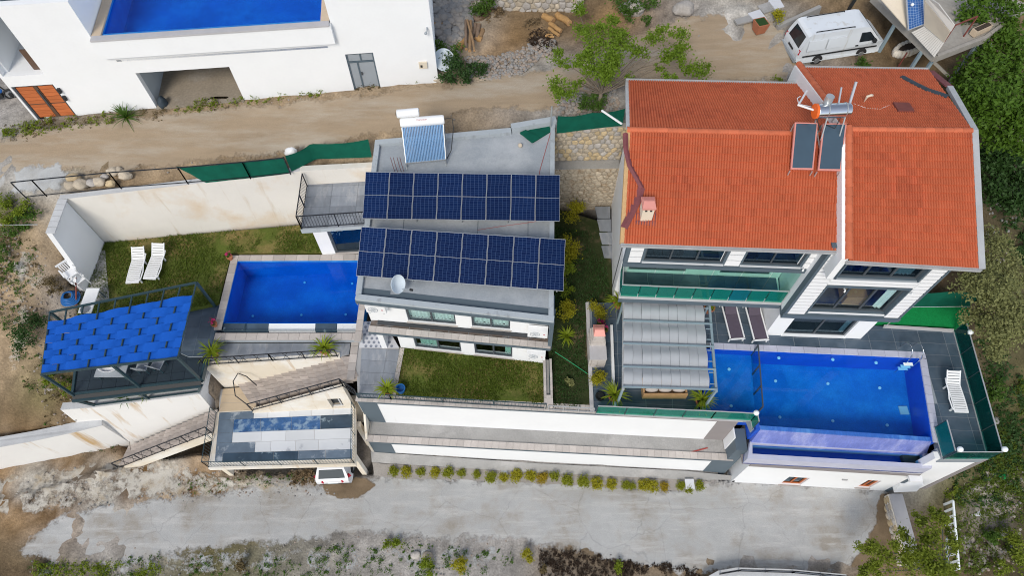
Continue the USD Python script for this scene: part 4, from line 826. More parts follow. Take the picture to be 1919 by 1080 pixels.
m.hexa([(-6.05, 13.5, LDZ - .5), (-5.8, 13.5, LDZ - .5), (-5.9, 21.1, LDZ - .5), (-6.15, 21.1, LDZ - .5), (-6.05, 13.5, 10.98), (-5.8, 13.5, 10.98), (-5.9, 21.1, 10.98), (-6.15, 21.1, 10.98)])
m.hexa([(1.3, 13.1, LDZ - .5), (1.55, 13.1, LDZ - .5), (1.92, 22.3, LDZ - .5), (1.67, 22.3, LDZ - .5), (1.3, 13.1, 10.98), (1.55, 13.1, 10.98), (1.92, 22.3, 10.98), (1.67, 22.3, 10.98)])
part(mv, "wall", m, "white_wall")
m = MB(); m.prism([(-5.8, 21.0), (1.7, 22.1), (1.7, 22.3), (-5.9, 21.2)], LDZ - .5, 10.98); part(mv, "back_wall", m, "parapet_paint")
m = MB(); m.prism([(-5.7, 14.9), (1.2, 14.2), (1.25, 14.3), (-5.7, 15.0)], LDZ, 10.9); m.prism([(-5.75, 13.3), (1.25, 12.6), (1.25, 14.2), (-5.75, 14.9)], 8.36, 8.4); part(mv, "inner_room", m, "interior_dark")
for s0, s1, z0, z1, Wl, cur in ((u0, u1, uz0, uz1, UWl, [(u0, u0 + .95, "curtain_pale"), (u0 + 1.0, u1, "curtain_pale")]), (u2, u3, uz0, uz1, UWl, [(u2, u3, "curtain_pale")]), (a0, a1, az0, az1, GWl, [(a0 + .2, a0 + 1.05, "curtain_green")]), (a2, a3, az0, az1, GWl, [(a3 - .35, a3, "curtain_green")])):
    window(mv, Wl, s0, s1, z0, z1, 2, -.06, "frame_grey", "pane_glass", cur, .07, "cap_stone")
m = MB(); m.prism([FL + (.2, .05), FR + (-.2, .05), BR + (-.15, -.2), BL + (.15, -.2)], RT - .36, RT - .18); rf = part(mv, "roof", m, "roof_screed")
def rim(a, b, w, z0, z1, m_, side=1):
    d = (b - a) / np.hypot(*(b - a)); n = np.array([-d[1], d[0]]) * side; q = MB(); q.prism([a, b, b + n * w, a + n * w], z0, z1); return part(rf, "parapet", q, m_)
rim(FL, FR, .22, RT - .16, RT, "parapet_paint"); rim(FR + (0, .22), BR, .2, RT - .16, RT - .004, "parapet_paint"); 
st_ = P2(957, 236, RT); rim(BR, st_, .3, RT - .3, RT + .16, "parapet_paint", 1); rim(st_ + (0, -.1), BL + (0, 0), .28, RT - .3, RT - .002, "parapet_paint", 1); rim(BL, FL + (0, .22), .22, RT - .16, RT - .004, "parapet_paint")
fW = Wall(FL, FR); m = MB(); fW.box(m, -.02, fW.L + .02, -.6, .02, RT - .38, RT - .161); part(mv, "fascia", m, "slate_paint")
m = MB(); m.prism([FL + (-.01, .0), FL + (.03, 0), BL + (.03, 0), BL + (-.01, 0)], RT - .5, RT - .161); part(mv, "side_fascia", m, "slate_light")
for pa, pb in (((757, 413), (756, 424)), ((896, 416), (895, 432)), ((990, 418), (989, 440))):
    a, b = P(*pa, RT - .178), P(*pb, RT - .178); m = MB(); m.bar(a + (0, .4, .004), b + (0, -.4, .004), .02, .01); part(rf, "roof_seam", m, "slate_paint")
# ledge between the storeys with brown tiles, and the slate side fin
lo0, lo1 = np.array((-6.12, 13.0)), np.array((1.62, 12.2)); LWl = Wall(lo0, lo1)
m = MB(); m.prism([lo0, lo1, UWl(UWl.L, -.1, 0)[:2], UWl(0, -.1, 0)[:2]], 8.1, 8.32); lg = part(mv, "ledge", m, "slate_light")
for i in range(9):
    a, b = i / 9, (i + 1) / 9; f0 = lambda u: lo0 + (lo1 - lo0) * u; f1 = lambda u: UWl(UWl.L * u, 0, 0)[:2]
    q = MB(); q.prism([f0(a + .002) * .62 + f1(a + .002) * .38, f0(b - .002) * .62 + f1(b - .002) * .38, f1(b - .002), f1(a + .002)], 8.32, 8.345 + .004 * (i % 2)); part(lg, "ledge_tile", q, f"brown_tile_{i % 3}")
for i in range(24):
    q = MB(); LWl.box(q, i * LWl.L / 24 + .004, (i + 1) * LWl.L / 24 - .004, -.22, .04, 8.322, 8.40 + .003 * (i % 2)); part(lg, "cap_stone", q, "cap_stone")
m = MB(); LWl.box(m, 0, LWl.L, .002, .03, 8.08, 8.318); part(lg, "slate_edge", m, "slate_paint")
m = MB(); m.prism([(1.50, 12.25), (1.66, 12.23), (1.72, 13.4), (1.56, 13.4)], 8.05, RT - .505); part(mv, "side_fin", m, "slate_paint")
def aircon(Wl, s0, z0, label):
    o = Wl(s0 + .4, .2, z0); t = thing("air_conditioner", label, "air conditioner", o)
    m = MB(); Wl.box(m, s0, s0 + .82, .08, .36, z0, z0 + .55); part(t, "casing", m, "white_plastic")
    m = MB(); n = 20
    c = Wl(s0 + .3, .363, z0 + .28); ring = [c + np.array([*(Wl.d * math.cos(k * 2 * PI / n) * .2), math.sin(k * 2 * PI / n) * .2]) for k in range(n + 1)]; m.tube(ring, .012, 5, False)
    for r_ in (.07, .13): m.tube([c + np.array([*(Wl.d * math.cos(k * 2 * PI / n) * r_), math.sin(k * 2 * PI / n) * r_]) for k in range(n + 1)], .008, 4, False)
    for k in range(6): m.bar(c, ring[k * 20 // 6], .012)
    part(t, "fan_grille", m, "slate_light")
    m = MB(); Wl.box(m, s0 + .64, s0 + .72, .361, .366, z0 + .27, z0 + .32); part(t, "badge", m, "lamp_red")
    for a in (.1, .68): m = MB(); Wl.box(m, s0 + a, s0 + a + .05, .0, .36, z0 - .05, z0 - .005); part(t, "bracket", m, "galvanised")
    m = MB(); m.tube([Wl(s0 + .7, .1, z0), Wl(s0 + .72, .05, z0 - .25), Wl(s0 + .6, .04, z0 - .4)], .018); part(t, "pipe", m, "white_plastic")
s_, z_ = UWl.at(990, 616); aircon(UWl, s_, z_ - .05, "white air conditioner on the upper storey wall right of its windows")
s_, z_ = GWl.at(988, 661); aircon(GWl, s_, z_ + .15, "white air conditioner on the ground storey wall half under the brown ledge")
aircon(UWl, .15, 9.75, "white air conditioner under the roof edge at the left corner of the flat roofed villa")
# terrace wing over the glazed garden room
tw = thing("terrace_wing", "grey tiled roof terrace with black railing above a glazed garden room beside the left pool", "terrace", (-8, 19, LZ)); TZ = 9.05
tp = [(-9.55, 17.72), (-6.17, 18.02), (-6.17, 20.55), (-9.65, 20.3)]
m = MB(); m.prism(tp, TZ - .28, TZ - .03); fs = part(tw, "floor_slab", m, "parapet_paint")
pave(fs, tp, TZ, (-9.55, 17.8), .03, 1.2, .6, [f"grey_tile_{i}" for i in range(3)])
m = MB(); m.prism([(-9.7, 20.3), (-6.17, 20.56), (-6.17, 20.85), (-9.75, 20.6)], LZ, 10.05); part(tw, "back_parapet", m, "stained_wall")
tW = Wall((-9.3, 18.22), (-6.06, 18.42)); m = MB(); tW.box(m, 0, .65, -.3, 0, LZ - .6, TZ - .29); part(tw, "pillar", m, "white_wall"); m = MB(); tW.box(m, .3, 3.2, -2.2, -2.0, LZ - .6, TZ - .29); part(tw, "rear_wall", m, "white_wall")
m = MB(); m.prism([(-9.3, 18.3), (-9.05, 18.3), (-9.2, 20.3), (-9.45, 20.3)], LZ - .6, TZ - .29); part(tw, "side_wall", m, "white_wall")
window(tw, tW, .68, 3.2, LZ + .05, TZ - .3, 1, -.06, "frame_grey", "pane_dark", None, .09, "pale_tile_1")
m = MB(); tW.box(m, .65, 3.2, -1.9, -1.8, LZ, TZ - .3); tW.box(m, .65, 3.2, -1.8, -.1, LZ - .1, LZ + .08); part(tw, "room_back", m, "room_blue")
def railing(name, label, pts, h=.95, gap=.13, m="black_steel", bars=True, z2=None, braces=False, th=.03, group=None, posts=1.6):
    t = thing(name, label, "railing", pts[0], group=group)
    for a, b in zip(pts, pts[1:]):
        a = np.array(a, float); b = np.array(b, float); l = np.linalg.norm(b - a); up = np.array([0, 0, h])
        q = MB(); q.bar(a + up, b + up, th * 1.3); part(t, "top_rail", q, m)
        q = MB(); q.bar(a + up * .1, b + up * .1, th); part(t, "bottom_rail", q, m)
        n = max(1, round(l / posts))
        for i in range(n + 1): q = MB(); p = a + (b - a) * i / n; q.bar(p, p + up, th * 1.3); part(t, "post", q, m)
        if bars:
            q = MB(); k = max(2, int(l / gap))
            for i in range(k):
                u = (i + .5) / k; p = a + (b - a) * u
                if braces:
                    p2 = a + (b - a) * min(max(u + (.35 if i % 2 else -.22) / l, 0), 1); q.bar(p + up * .1, p2 + up, th * .6)
                else: q.bar(p + up * .1, p + up, th * .5)
            part(t, "baluster", q, m, kind="stuff")
    return t
railing("railing", "black railing round the grey roof terrace beside the solar villa", [(-9.6, 20.2, TZ), (-9.5, 17.78, TZ), (-6.2, 18.06, TZ)])
# solar arrays
def pv(name, label, c4, n):
    TL_, TR_, BR_, BL_ = (np.array(q) for q in c4); t = thing(name, label, "solar panels", (*((BL_ + BR_) / 2)[:2], RT - .18))
    nn = np.cross(TR_ - TL_, BL_ - TL_); nn /= np.linalg.norm(nn); nn = nn if nn[2] > 0 else -nn
    pt_ = lambda u, v, h=0: (1 - v) * ((1 - u) * TL_ + u * TR_) + v * ((1 - u) * BL_ + u * BR_) + nn * h
    for i in range(n):
        a, b = i / n + .0012, (i + 1) / n - .0012; e = .0014; k = .008
        q = [pt_(a, 0), pt_(b, 0), pt_(b, 1), pt_(a, 1)]
        p = part(t, "solar_panel", (np.array(q), np.array([[0, 3, 2], [0, 2, 1]])), "solar_cells", uv=np.array([(0, 1), (1, 1), (1, 0), (0, 0)]))
        m = MB(); bx = lambda u0, u1, v0, v1: m.hexa([pt_(u, v, h) for h in (-.035, .012) for u, v in ((u0, v0), (u1, v0), (u1, v1), (u0, v1))])
        bx(a, a + e, 0, 1); bx(b - e, b, 0, 1); bx(a + e, b - e, 0, k); bx(a + e, b - e, 1 - k, 1); part(p, "frame", m, "pv_frame")
        m = MB(); m.hexa([pt_(u, v, h) for h in (.001, .004) for u, v in ((a + e, .497), (b - e, .497), (b - e, .505), (a + e, .505))]); part(p, "centre_bar", m, "pv_frame")
    for v in (.12, .88):
        m = MB(); m.bar(pt_(0, v, -.07), pt_(1, v, -.07), .05); part(t, "rail", m, "galvanised")
    for i in range(5):
        u = .03 + .94 * i / 4
        for v in (.1, .9): m = MB(); p = pt_(u, v, -.09); m.bar(p, (p[0], p[1], RT - .178), .045); part(t, "leg", m, "galvanised")
pv("solar_array", "rear row of eight blue solar panels on the flat villa roof", (P(685, 322, 12.1), P(1050, 328, 12.1), P(1049, 415, 11.5), P(679, 410, 11.5)), 8)
pv("solar_array", "front row of eight blue solar panels slanting above the villa's slate edge", (P(677, 425, 12.1), P(1060, 449, 12.1), P(1056, 546, 11.5), P(667, 517, 11.5)), 8)
# evacuated tube heater with two white tanks
zr = RT - .18
th_ = thing("solar_heater", "solar water heater with white tanks and blue glass tubes on the flat roof", "solar water heater", (*P2(795, 290, zr), zr))
TLh, TRh, BRh, BLh = P(753, 238, 12.45), P(830, 231, 12.45), P(835, 299, 11.35), P(761, 306, 11.35)
for i in range(26):
    u = (i + .5) / 26; a, b = TLh + (TRh - TLh) * u, BLh + (BRh - BLh) * u; m = MB(); m.tube([a, a * .5 + b * .5, b], .027, 6); part(th_, "glass_tube", m, "heater_tube")
def cylx(a, b, r, n=18, endr=.8):
    a = np.array(a, float); b = np.array(b, float); m = MB(); m.tube([a, a + (b - a) * .03, a + (b - a) * .97, b], [r * endr, r, r, r * endr], n); return m
ax = (TRh - TLh) / np.linalg.norm(TRh - TLh)
part(th_, "tank", cylx(TLh - ax * .06 + (0, .12, .14), TRh + ax * .06 + (0, .10, .12), .205), "white_plastic", smooth=40)
c = TLh + (0, .3, .50); part(th_, "header_tank", cylx(c - ax * .18, c + ax * .78, .18), "white_plastic", smooth=40)
m = MB(); m.ball(c - ax * .185, (.03, .1, .1), 2); part(th_, "tank_cap", m, "black_trim")
m = MB(); m.bar(TLh - (0, 0, .05), BLh - (0, 0, .05), .04); m.bar(TRh - (0, 0, .05), BRh - (0, 0, .05), .04); m.bar(BLh, BRh, .06)
for p in (TLh, TRh): m.bar(p + (0, .12, -.1), (p[0], p[1] + .3, zr), .04); m.bar(p + (0, .1, -.1), (p[0], p[1] - .4, zr), .03)
for p in (BLh, BRh): m.bar(p, (p[0], p[1], zr), .04)
m.bar((TLh[0], TLh[1] + .3, zr + .02), (BLh[0], BLh[1] - .1, zr + .02), .03); m.bar((TRh[0], TRh[1] + .3, zr + .02), (BRh[0], BRh[1] - .1, zr + .02), .03); part(th_, "stand", m, "galvanised")
m = MB(); e = TRh + ax * .3 + (0, .1, .1); m.tube([TRh + (0, .1, .15), e + (.1, 0, .1), e + (.15, -.2, -.3), e + (0, -.7, -1.2), (e[0] - .2, e[1] - .9, zr + .03)], .018); part(th_, "hose", m, "black_trim")
tx = meshkit.text_mesh("Damosan", .075, .003)
m = MB(); vt = np.array(tx.vertices); 
ctr = (TLh + TRh) / 2 + (0, .12, .14); nrm = np.array([0, -.5, .866]); upv = np.array([0, .866, .5])
vt = vt - [(vt[:, 0].max()) / 2, .035, 0]
m.add(ctr + vt[:, :1] * ax + vt[:, 1:2] * upv + (vt[:, 2:] + .20) * nrm, tx.faces); part(th_, "lettering", m, "cable_red")
# satellite dish
dz = RT - .18; dc = P(741, 532, dz + .75)
sd = thing("satellite_dish", "white satellite dish on the front left of the flat villa roof", "satellite dish", (dc[0], dc[1] + .1, dz))
def dish(t, c, r, nrm, m_, lnb=True):
    nrm = np.array(nrm, float); nrm /= np.linalg.norm(nrm); a = np.cross(nrm, (0, 0, 1)); a /= np.linalg.norm(a); b = np.cross(a, nrm)
    q = MB(); R = np.linspace(0, r, 6); n = 24; vv = []; 
    for s_, off in ((1, 0), (-1, -.02)):
        for rr in R:
            for k in range(n): an = k * 2 * PI / n; vv.append(c + (a * math.cos(an) * rr + b * math.sin(an) * rr * 1.08) + nrm * (.16 * (rr / r) ** 2 + off))
    f = []
    for sh in (0, 6 * n):
        for i in range(5):
            for k in range(n):
                qd = [sh + i * n + k, sh + (i + 1) * n + k, sh + (i + 1) * n + (k + 1) % n, sh + i * n + (k + 1) % n]; f.append(qd if sh == 0 else qd[::-1])
    for k in range(n): f.append([5 * n + k, 11 * n + k, 11 * n + (k + 1) % n, 5 * n + (k + 1) % n])
    q.add(vv, f); part(t, "reflector", q, m_, smooth=50)
    if lnb:
        f_ = c + nrm * .62 - b * .25; q = MB(); q.bar(c - b * r, f_, .03); part(t, "arm", q, "galvanised"); q = MB(); q.tube([f_ - nrm * .0, f_ + nrm * .12], .05, 8); part(t, "receiver", q, "black_trim")
dish(sd, dc, .36, (.8, -.4, .45), "dish_white")
m = MB(); m.tube([dc - (.05, -.06, .05), (dc[0] - .12, dc[1] + .12, dz + .4), (dc[0] - .12, dc[1] + .12, dz)], .03); m.box(dc[0] - .3, dc[0] + .06, dc[1] - .06, dc[1] + .3, dz, dz + .03); part(sd, "mast", m, "galvanised")
# loose things on the flat roof
m = MB()
for pts in (((975, 250), (1030, 228), (1034, 245), (1000, 266)), ((974, 248), (985, 243), (1012, 258), (997, 267))):
    q = [P(*p, zr + (.06 if pts[0][0] == 975 else .12)) for p in pts]; m.slab(q, .05)
single("green_netting", m, "green_net", "crumpled green netting left in the rear right corner of the flat roof", "netting")
m = MB(); m.tube([P(931, 246, zr + .05), P(955, 243, zr + .06)], .04); m.slab([P(953, 239, zr + .16), P(972, 234, zr + .16), P(976, 240, zr + .12), P(957, 247, zr + .12)], .12); single("power_tool", m, "black_trim", "dark grey tool lying near the back edge of the flat roof", "tool")
m = MB(); m.ball(P(975, 272, zr + .1), .1, 2, 3, .25); single("boulder", m, "stone_0", "single small stone on the flat roof under the green netting", "stone", smooth=True)
for i, px in enumerate((740, 745, 752, 757)):
    m = MB(); a = P(px, 322, zr); m.tube([a, a + (-.03, .0, .45), a + (-.06, .05, .9)], .012, 4); single("rebar", m, "rust", ("leftmost", "second from left", "third from left", "rightmost")[i] + " of four rusty rebars sticking up behind the rear solar panels", "rebar", "rebar behind the rear solar panels")
m = MB(); m.tube([P(x_, y_, zr + .012) for x_, y_ in ((1036, 226), (1030, 255), (1020, 290), (1012, 318), (1010, 330))], .012, 4); single("cable", m, "cable_red", "red cable along the right edge of the flat roof", "cable")
m = MB(); m.tube([P(x_, y_, zr + .012) for x_, y_ in ((895, 431), (940, 424), (985, 418), (1010, 414))], .010, 4); single("cable", m, "cable_red", "red cable between the two rows of solar panels", "cable")
m = MB(); m.tube([P(x_, y_, zr + .012) for x_, y_ in ((875, 249), (905, 252), (930, 249))], .010, 4); single("cable", m, "white_plastic", "white cable near the back edge of the flat roof", "cable")
m = MB(); m.tube([(1.75, 21.9, 11.2), (1.75, 21.9, 12.5)], .035, 8); single("standpipe", m, "galvanised", "thin upright pipe at the rear right corner of the flat roof", "pipe")

# ------------------------------------------------------------------ tiled house
th = thing("tiled_house", "three storey white house with two orange tiled roofs and slate trimmed windows", "house", (11, 17, LDZ))
EZ, EZ2 = 13.3, 13.5
RL = dict(FL=P(1163, 457, EZ), FR=P(1576, 471, EZ), RL=P(1175, 243, 14.95), RR=P(1592, 252.5, 14.95), BL=P(1173, 154, EZ), BR=P(1506, 161, EZ))
RR_ = dict(FL=P(1590, 489, EZ2), FR=P(1832, 503.5, EZ2), RL=P(1590, 242.5, 15.3), RR=P(1820, 245, 15.3), BL=P(1505, 130, EZ2), BR=P(1740, 134, EZ2))
def roof_tile(c, u0, u1, v0, v1, lift=.0):
    A_, B_, C_, D_ = c; nn = np.cross(B_ - A_, D_ - A_); nn /= np.linalg.norm(nn); nn = nn if nn[2] > 0 else -nn
    g = lambda u, v, h: (1 - v) * ((1 - u) * A_ + u * B_) + v * ((1 - u) * D_ + u * C_) + nn * h
    ts = np.linspace(0, 1, 9); hs = .058 * np.abs(np.sin(ts * 2 * PI)) ** .55
    lo = [g(u0 + (u1 - u0) * t, v0, h + .058 + lift) for t, h in zip(ts, hs)]; hi = [g(u0 + (u1 - u0) * t, v1 + (v1 - v0) * .12, h + .012 + lift) for t, h in zip(ts, hs)]; dn = [g(u0 + (u1 - u0) * t, v0, .0) for t in ts]
    n = 9; f = [(i, i + 1, n + i + 1, n + i) for i in range(n - 1)] + [(2 * n + i, 2 * n + i + 1, i + 1, i) for i in range(n - 1)]
    return np.array(lo + hi + dn), np.array([[q for q in t] for t in f])
def tri4(f): return np.vstack([f[:, [0, 1, 2]], f[:, [0, 2, 3]]])
def slope(name, e0, e1, r1, r0, rows, cols, keep, m0):
    """keep: how many of the tiles, counted from the eave, become parts of their own"""
    c = (np.array(e0), np.array(e1), np.array(r1), np.array(r0)); b = MB(); b.slab([c[0], c[1], c[2], c[3]], .12); rp = part(th, name, b, "brown_trim")
    flip = np.cross(c[1] - c[0], c[3] - c[0])[2] < 0
    rest = [MB() for _ in range(3)]; k = 0; rng = random.Random(rows * 31 + cols)
    for j in range(rows):
        for i in range(cols):
            v, f = roof_tile(c, i / cols, (i + 1) / cols, j / rows, (j + 1) / rows, rng.uniform(0, .006)); f = tri4(f); f = f[:, ::-1] if flip else f; mi = rng.choice((0, 1, 1, 2))
            if k < keep: part(rp, "tile", (v, f), f"roof_tile_{mi}", smooth=45)
            else: rest[mi].add(v, f)
            k += 1
    allv = [r for r in rest if r.n]
    for i, r in enumerate(rest):
        if r.n: part(rp, "tile_field", r, f"roof_tile_{i}", smooth=45, kind="stuff")
    return rp, c
s1, cF = slope("roof", RL["FL"] + (.12, 0, 0), RL["FR"], RL["RR"], RL["RL"] + (.12, 0, 0), 15, 40, 160, 1)
s2, cB = slope("roof", RL["BL"] + (.1, 0, 0), RL["BR"], RL["RR"], RL["RL"] + (.1, 0, 0), 15, 38, 0, 1)
s3, cF2 = slope("roof", RR_["FL"], RR_["FR"], RR_["RR"], RR_["RL"], 17, 24, 140, 1)
s4, cB2 = slope("roof", RR_["BL"], RR_["BR"], RR_["RR"], RR_["RL"], 17, 26, 0, 1)
def ridge(a, b, n, up=(0, 0, .03), r=.13, m="tile_ridge"):
    a = np.array(a) + up; b = np.array(b) + up
    for i in range(n):
        p, q = a + (b - a) * (i / n), a + (b - a) * ((i + 1.06) / n); d = (q - p) / np.linalg.norm(q - p); sd = np.cross(d, (0, 0, 1)); sd /= np.linalg.norm(sd); u = np.cross(sd, d); v = []
        for c_, rr in ((p, r), (q, r * .93)):
            for k in range(8): an = PI * k / 7; v.append(c_ + sd * math.cos(an) * rr + u * (math.sin(an) * rr - .04))
        f = [(k, k + 1, 8 + k + 1, 8 + k) for k in range(7)]; f = tri4(np.array(f)); t = np.array(v)[f[0]]
        if np.cross(t[1] - t[0], t[2] - t[0]) @ u < 0 and np.cross(np.array(v)[f[3]][1] - np.array(v)[f[3]][0], np.array(v)[f[3]][2] - np.array(v)[f[3]][0]) @ u < 0: f = f[:, ::-1]
        mbx = MB(); mbx.add(v, f); mbx.add(np.array(v) - u * .015, f[:, ::-1]); part(th, "ridge_tile", mbx, m, smooth=50)
ridge(RL["RL"], RL["RR"], 22); ridge(RR_["RL"], RR_["RR"], 13)
# the step between the two roofs: white wall with tiled coping
o = np.array((-.16, 0, 0))
def step_wall(a, b):
    a = np.array(a); b = np.array(b); q = MB(); q.hexa([(a[0] - .3, a[1], 12.2), (a[0] - .05, a[1], 12.2), (b[0] - .05, b[1], 12.2), (b[0] - .3, b[1], 12.2), (a[0] - .3, a[1], a[2] + .14), (a[0] - .05, a[1], a[2] + .14), (b[0] - .05, b[1], b[2] + .14), (b[0] - .3, b[1], b[2] + .14)]); part(th, "step_wall", q, "white_wall")
step_wall(RR_["FL"], RR_["RL"]); step_wall(RR_["RL"] + (0, .003, 0), RR_["BL"] + (-.1, .1, 0))
ridge(RR_["FL"] + o * .3 + (.0, -.05, 0), RR_["RL"] + o * .3, 15, (0, 0, .17), .14, "tile_ridge"); ridge(RR_["RL"] + o * .9, RR_["BL"] + o * 1.2 + (0, .2, 0), 15, (0, 0, .17), .14, "tile_ridge")
# verges, gutters
m = MB(); m.slab([RL["FL"] + (-.02, 0, .05), RL["FL"] + (.16, 0, .05), RL["RL"] + (.16, 0, .05), RL["RL"] + (-.02, 0, .05)], .2); part(th, "verge", m, "mortar_tan")
m = MB(); m.slab([RL["BL"] + (-.02, 0, .05), RL["BL"] + (.2, 0, .05), RL["RL"] + (.16, -.002, .05), RL["RL"] + (-.02, -.002, .05)], .2); part(th, "verge", m, "wall_cap")
def gutter(a, b, w=.13, m_="gutter"):
    a = np.array(a); b = np.array(b); q = MB(); q.bar(a, b, w, .1); q.bar(a + (0, w * .45, .06), b + (0, w * .45, .06), .02, .04); q.bar(a - (0, w * .45, -.06), b - (0, w * .45, -.06), .02, .04); part(th, "gutter", q, m_)
gutter(RL["FL"] + (0, -.07, -.02), RL["FR"] + (0, -.07, -.02), .1); gutter(RL["BL"] + (0, .09, 0), RL["BR"] + (0, .09, 0)); gutter(RR_["FL"] + (-.1, -.07, -.02), RR_["FR"] + (.1, -.07, -.02), .1); gutter(RR_["BL"] + (.1, .09, 0), RR_["BR"] + (0, .09, 0))
m = MB(); m.slab([RR_["FR"] + (.0, -.05, .06), RR_["FR"] + (.24, -.05, .06), RR_["RR"] + (.24, 0, .06), RR_["RR"] + (0, 0, .06)], .16); m.slab([RR_["RR"] + (.24, .002, .06), RR_["RR"] + (0, .002, .06), RR_["BR"] + (0, -1.5, .62), RR_["BR"] + (.24, -1.5, .62)], .16); part(th, "verge", m, "gutter")
m = MB(); m.slab([RR_["BR"] + (-.1, 0, .07), RR_["BR"] + (.2, 0, .07), RR_["BR"] + (.22, -1.5, .62), RR_["BR"] + (-.08, -1.5, .62)], .05); part(th, "verge", m, "flashing_red")
def on_roof(px, py, c, h=.0):
    c = [np.array(q) for q in c]; n = np.cross(c[1] - c[0], c[3] - c[0]); n /= np.linalg.norm(n); n = n if n[2] > 0 else -n; r = ray(px, py); o_ = np.array([0, 0, CAM_H]); return o_ + r * ((n @ (c[0] + n * h - o_)) / (n @ r))
def flap(name, pts, c, w0, w1, m_, h=.1, lift=None):
    """a strip of loose roofing felt along the pixel path"""
    q = MB(); P_ = [on_roof(*p, c, h + (lift[i] if lift else 0)) for i, p in enumerate(pts)]; v = []
    for i, p in enumerate(P_):
        d = P_[min(i + 1, len(P_) - 1)] - P_[max(i - 1, 0)]; d /= np.linalg.norm(d); sd = np.cross(d, (0, 0, 1)); sd /= np.linalg.norm(sd); v += [p - sd * w0, p + (0, 0, .06), p + sd * w1]
    f = []
    for i in range(len(P_) - 1):
        for k in range(2): f.append((3 * i + k, 3 * i + k + 1, 3 * i + 3 + k + 1, 3 * i + 3 + k))
    q.add(v, f); q.add(np.array(v) - (0, 0, .012), [t[::-1] for t in f]); return part(th, name, q, m_)
flap("loose_flashing", [(1172, 250), (1173, 280), (1180, 310), (1194, 335), (1203, 352)], cF, .1, .1, "flashing_red", .1)
flap("loose_flashing", [(1203, 352), (1196, 375), (1184, 400), (1170, 428)], cF, .12, .16, "flashing_red", .1)
flap("loose_flashing", [(1690, 143), (1712, 155), (1738, 168), (1760, 175), (1776, 181)], cB2, .14, .1, "drab_tarp", .12)
# chimney
cb = on_roof(1210, 411, cF); zc = cb[2] + .75
cht = part(th, "chimney", MB().box(cb[0] - .22, cb[0] + .2, cb[1] - .1, cb[1] + .38, cb[2] - .3, zc), "cream_cloth")
m = MB(); m.box(cb[0] - .26, cb[0] + .24, cb[1] - .14, cb[1] + .42, zc + .002, zc + .07); m.hexa([(cb[0] - .26, cb[1] - .14, zc + .07), (cb[0] + .24, cb[1] - .14, zc + .07), (cb[0] + .24, cb[1] + .42, zc + .07), (cb[0] - .26, cb[1] + .42, zc + .07), (cb[0] - .2, cb[1] + .12, zc + .2), (cb[0] + .18, cb[1] + .12, zc + .2), (cb[0] + .18, cb[1] + .16, zc + .2), (cb[0] - .2, cb[1] + .16, zc + .2)]); part(cht, "chimney_cap", m, "collector_frame")
for dx in (-.1, .08): m = MB(); m.box(cb[0] + dx - .04, cb[0] + dx + .04, cb[1] - .112, cb[1] - .101, zc - .14, zc - .06); part(cht, "flue_hole", m, "black_trim")
m = MB(); q = [on_roof(x_, y_, cF, .075) for x_, y_ in ((1190, 420), (1228, 424), (1230, 396), (1194, 392))]; m.slab(q, .02); part(th, "chimney_flashing", m, "flashing_red")
# roof hatch
q = [on_roof(x_, y_, cB2, .07) for x_, y_ in ((1666, 189), (1708, 191), (1722, 212), (1678, 211))]; m = MB(); m.slab(q, .03); hp = part(th, "roof_hatch", m, "flashing_red")
q = [on_roof(x_, y_, cB2, .16) for x_, y_ in ((1674, 191), (1704, 192), (1714, 207), (1684, 207))]; m = MB(); m.slab(q, .1); part(hp, "hatch_lid", m, "rust")
m = MB(); p = on_roof(1618, 193, cB2, .05); m.tube([p, p + (0, 0, .35), p + (.12, .0, .42), p + (.2, .05, .36)], .05, 8); part(th, "vent_pipe", m, "cream_cloth")
m = MB(); m.tube([on_roof(x_, y_, cB2, .09) for x_, y_ in ((1600, 194), (1625, 203), (1650, 204), (1668, 196))], .01, 4); part(th, "roof_cable", m, "white_plastic")
# walls
def body(poly, z0, z1, m_="white_wall", name="wall"): return part(th, name, MB().prism(poly, z0, z1), m_)
lx0, lx1 = np.array((4.85, 16.0)), np.array((5.25, 21.7))
W1F = Wall((4.85, 16.05), (11.95, 15.75))                     # set-back wall behind the balcony
W2F = Wall((4.50, 14.73), (11.92, 14.40)); Z2B = 10.9         # the projecting top storey
WR = Wall((11.77, 13.87), (16.72, 13.64)); ZRB = 8.1          # the projecting right block
WG = Wall((11.89, 14.19), (16.35, 13.99))
wa = [W2F.at(1206, 488)[0], W2F.at(1352, 496.5)[0], W2F.at(1389, 497)[0], W2F.at(1497, 501.5)[0]]; z2w = W2F.at(1280, 492.5)[1]
m = MB(); W2F.holes(m, 0, W2F.L, -.2, 0, Z2B, EZ - .02, [(wa[0], wa[1], z2w, 13.1), (wa[2], wa[3], z2w, 13.1)]); part(th, "wall", m, "slate_paint")
body([W2F(0, -.2, 0)[:2], W2F(.2, -.2, 0)[:2], lx1 + (.2, 0), lx1], Z2B, EZ - .01); 
m = MB(); m.prism([W2F(.2, -.2, 0)[:2], W2F(W2F.L, -.2, 0)[:2], (12.1, 17), (4.9, 17)], Z2B, Z2B + .06); part(th, "ceiling_slab", m, "slate_light")
m = MB(); m.prism([W2F(0, 0, 0)[:2], W2F(W2F.L, 0, 0)[:2], W1F(W1F.L, 0, 0)[:2], W1F(0, 0, 0)[:2]], Z2B - .15, Z2B - .003); part(th, "soffit", m, "slate_paint")
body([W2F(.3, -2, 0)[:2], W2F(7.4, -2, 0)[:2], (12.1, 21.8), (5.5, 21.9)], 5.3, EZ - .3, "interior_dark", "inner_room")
body([(5.25, 21.7), (17.2, 21.4), (17.2, 21.6), (5.25, 21.9)], 5.3, EZ - .1, "white_wall")
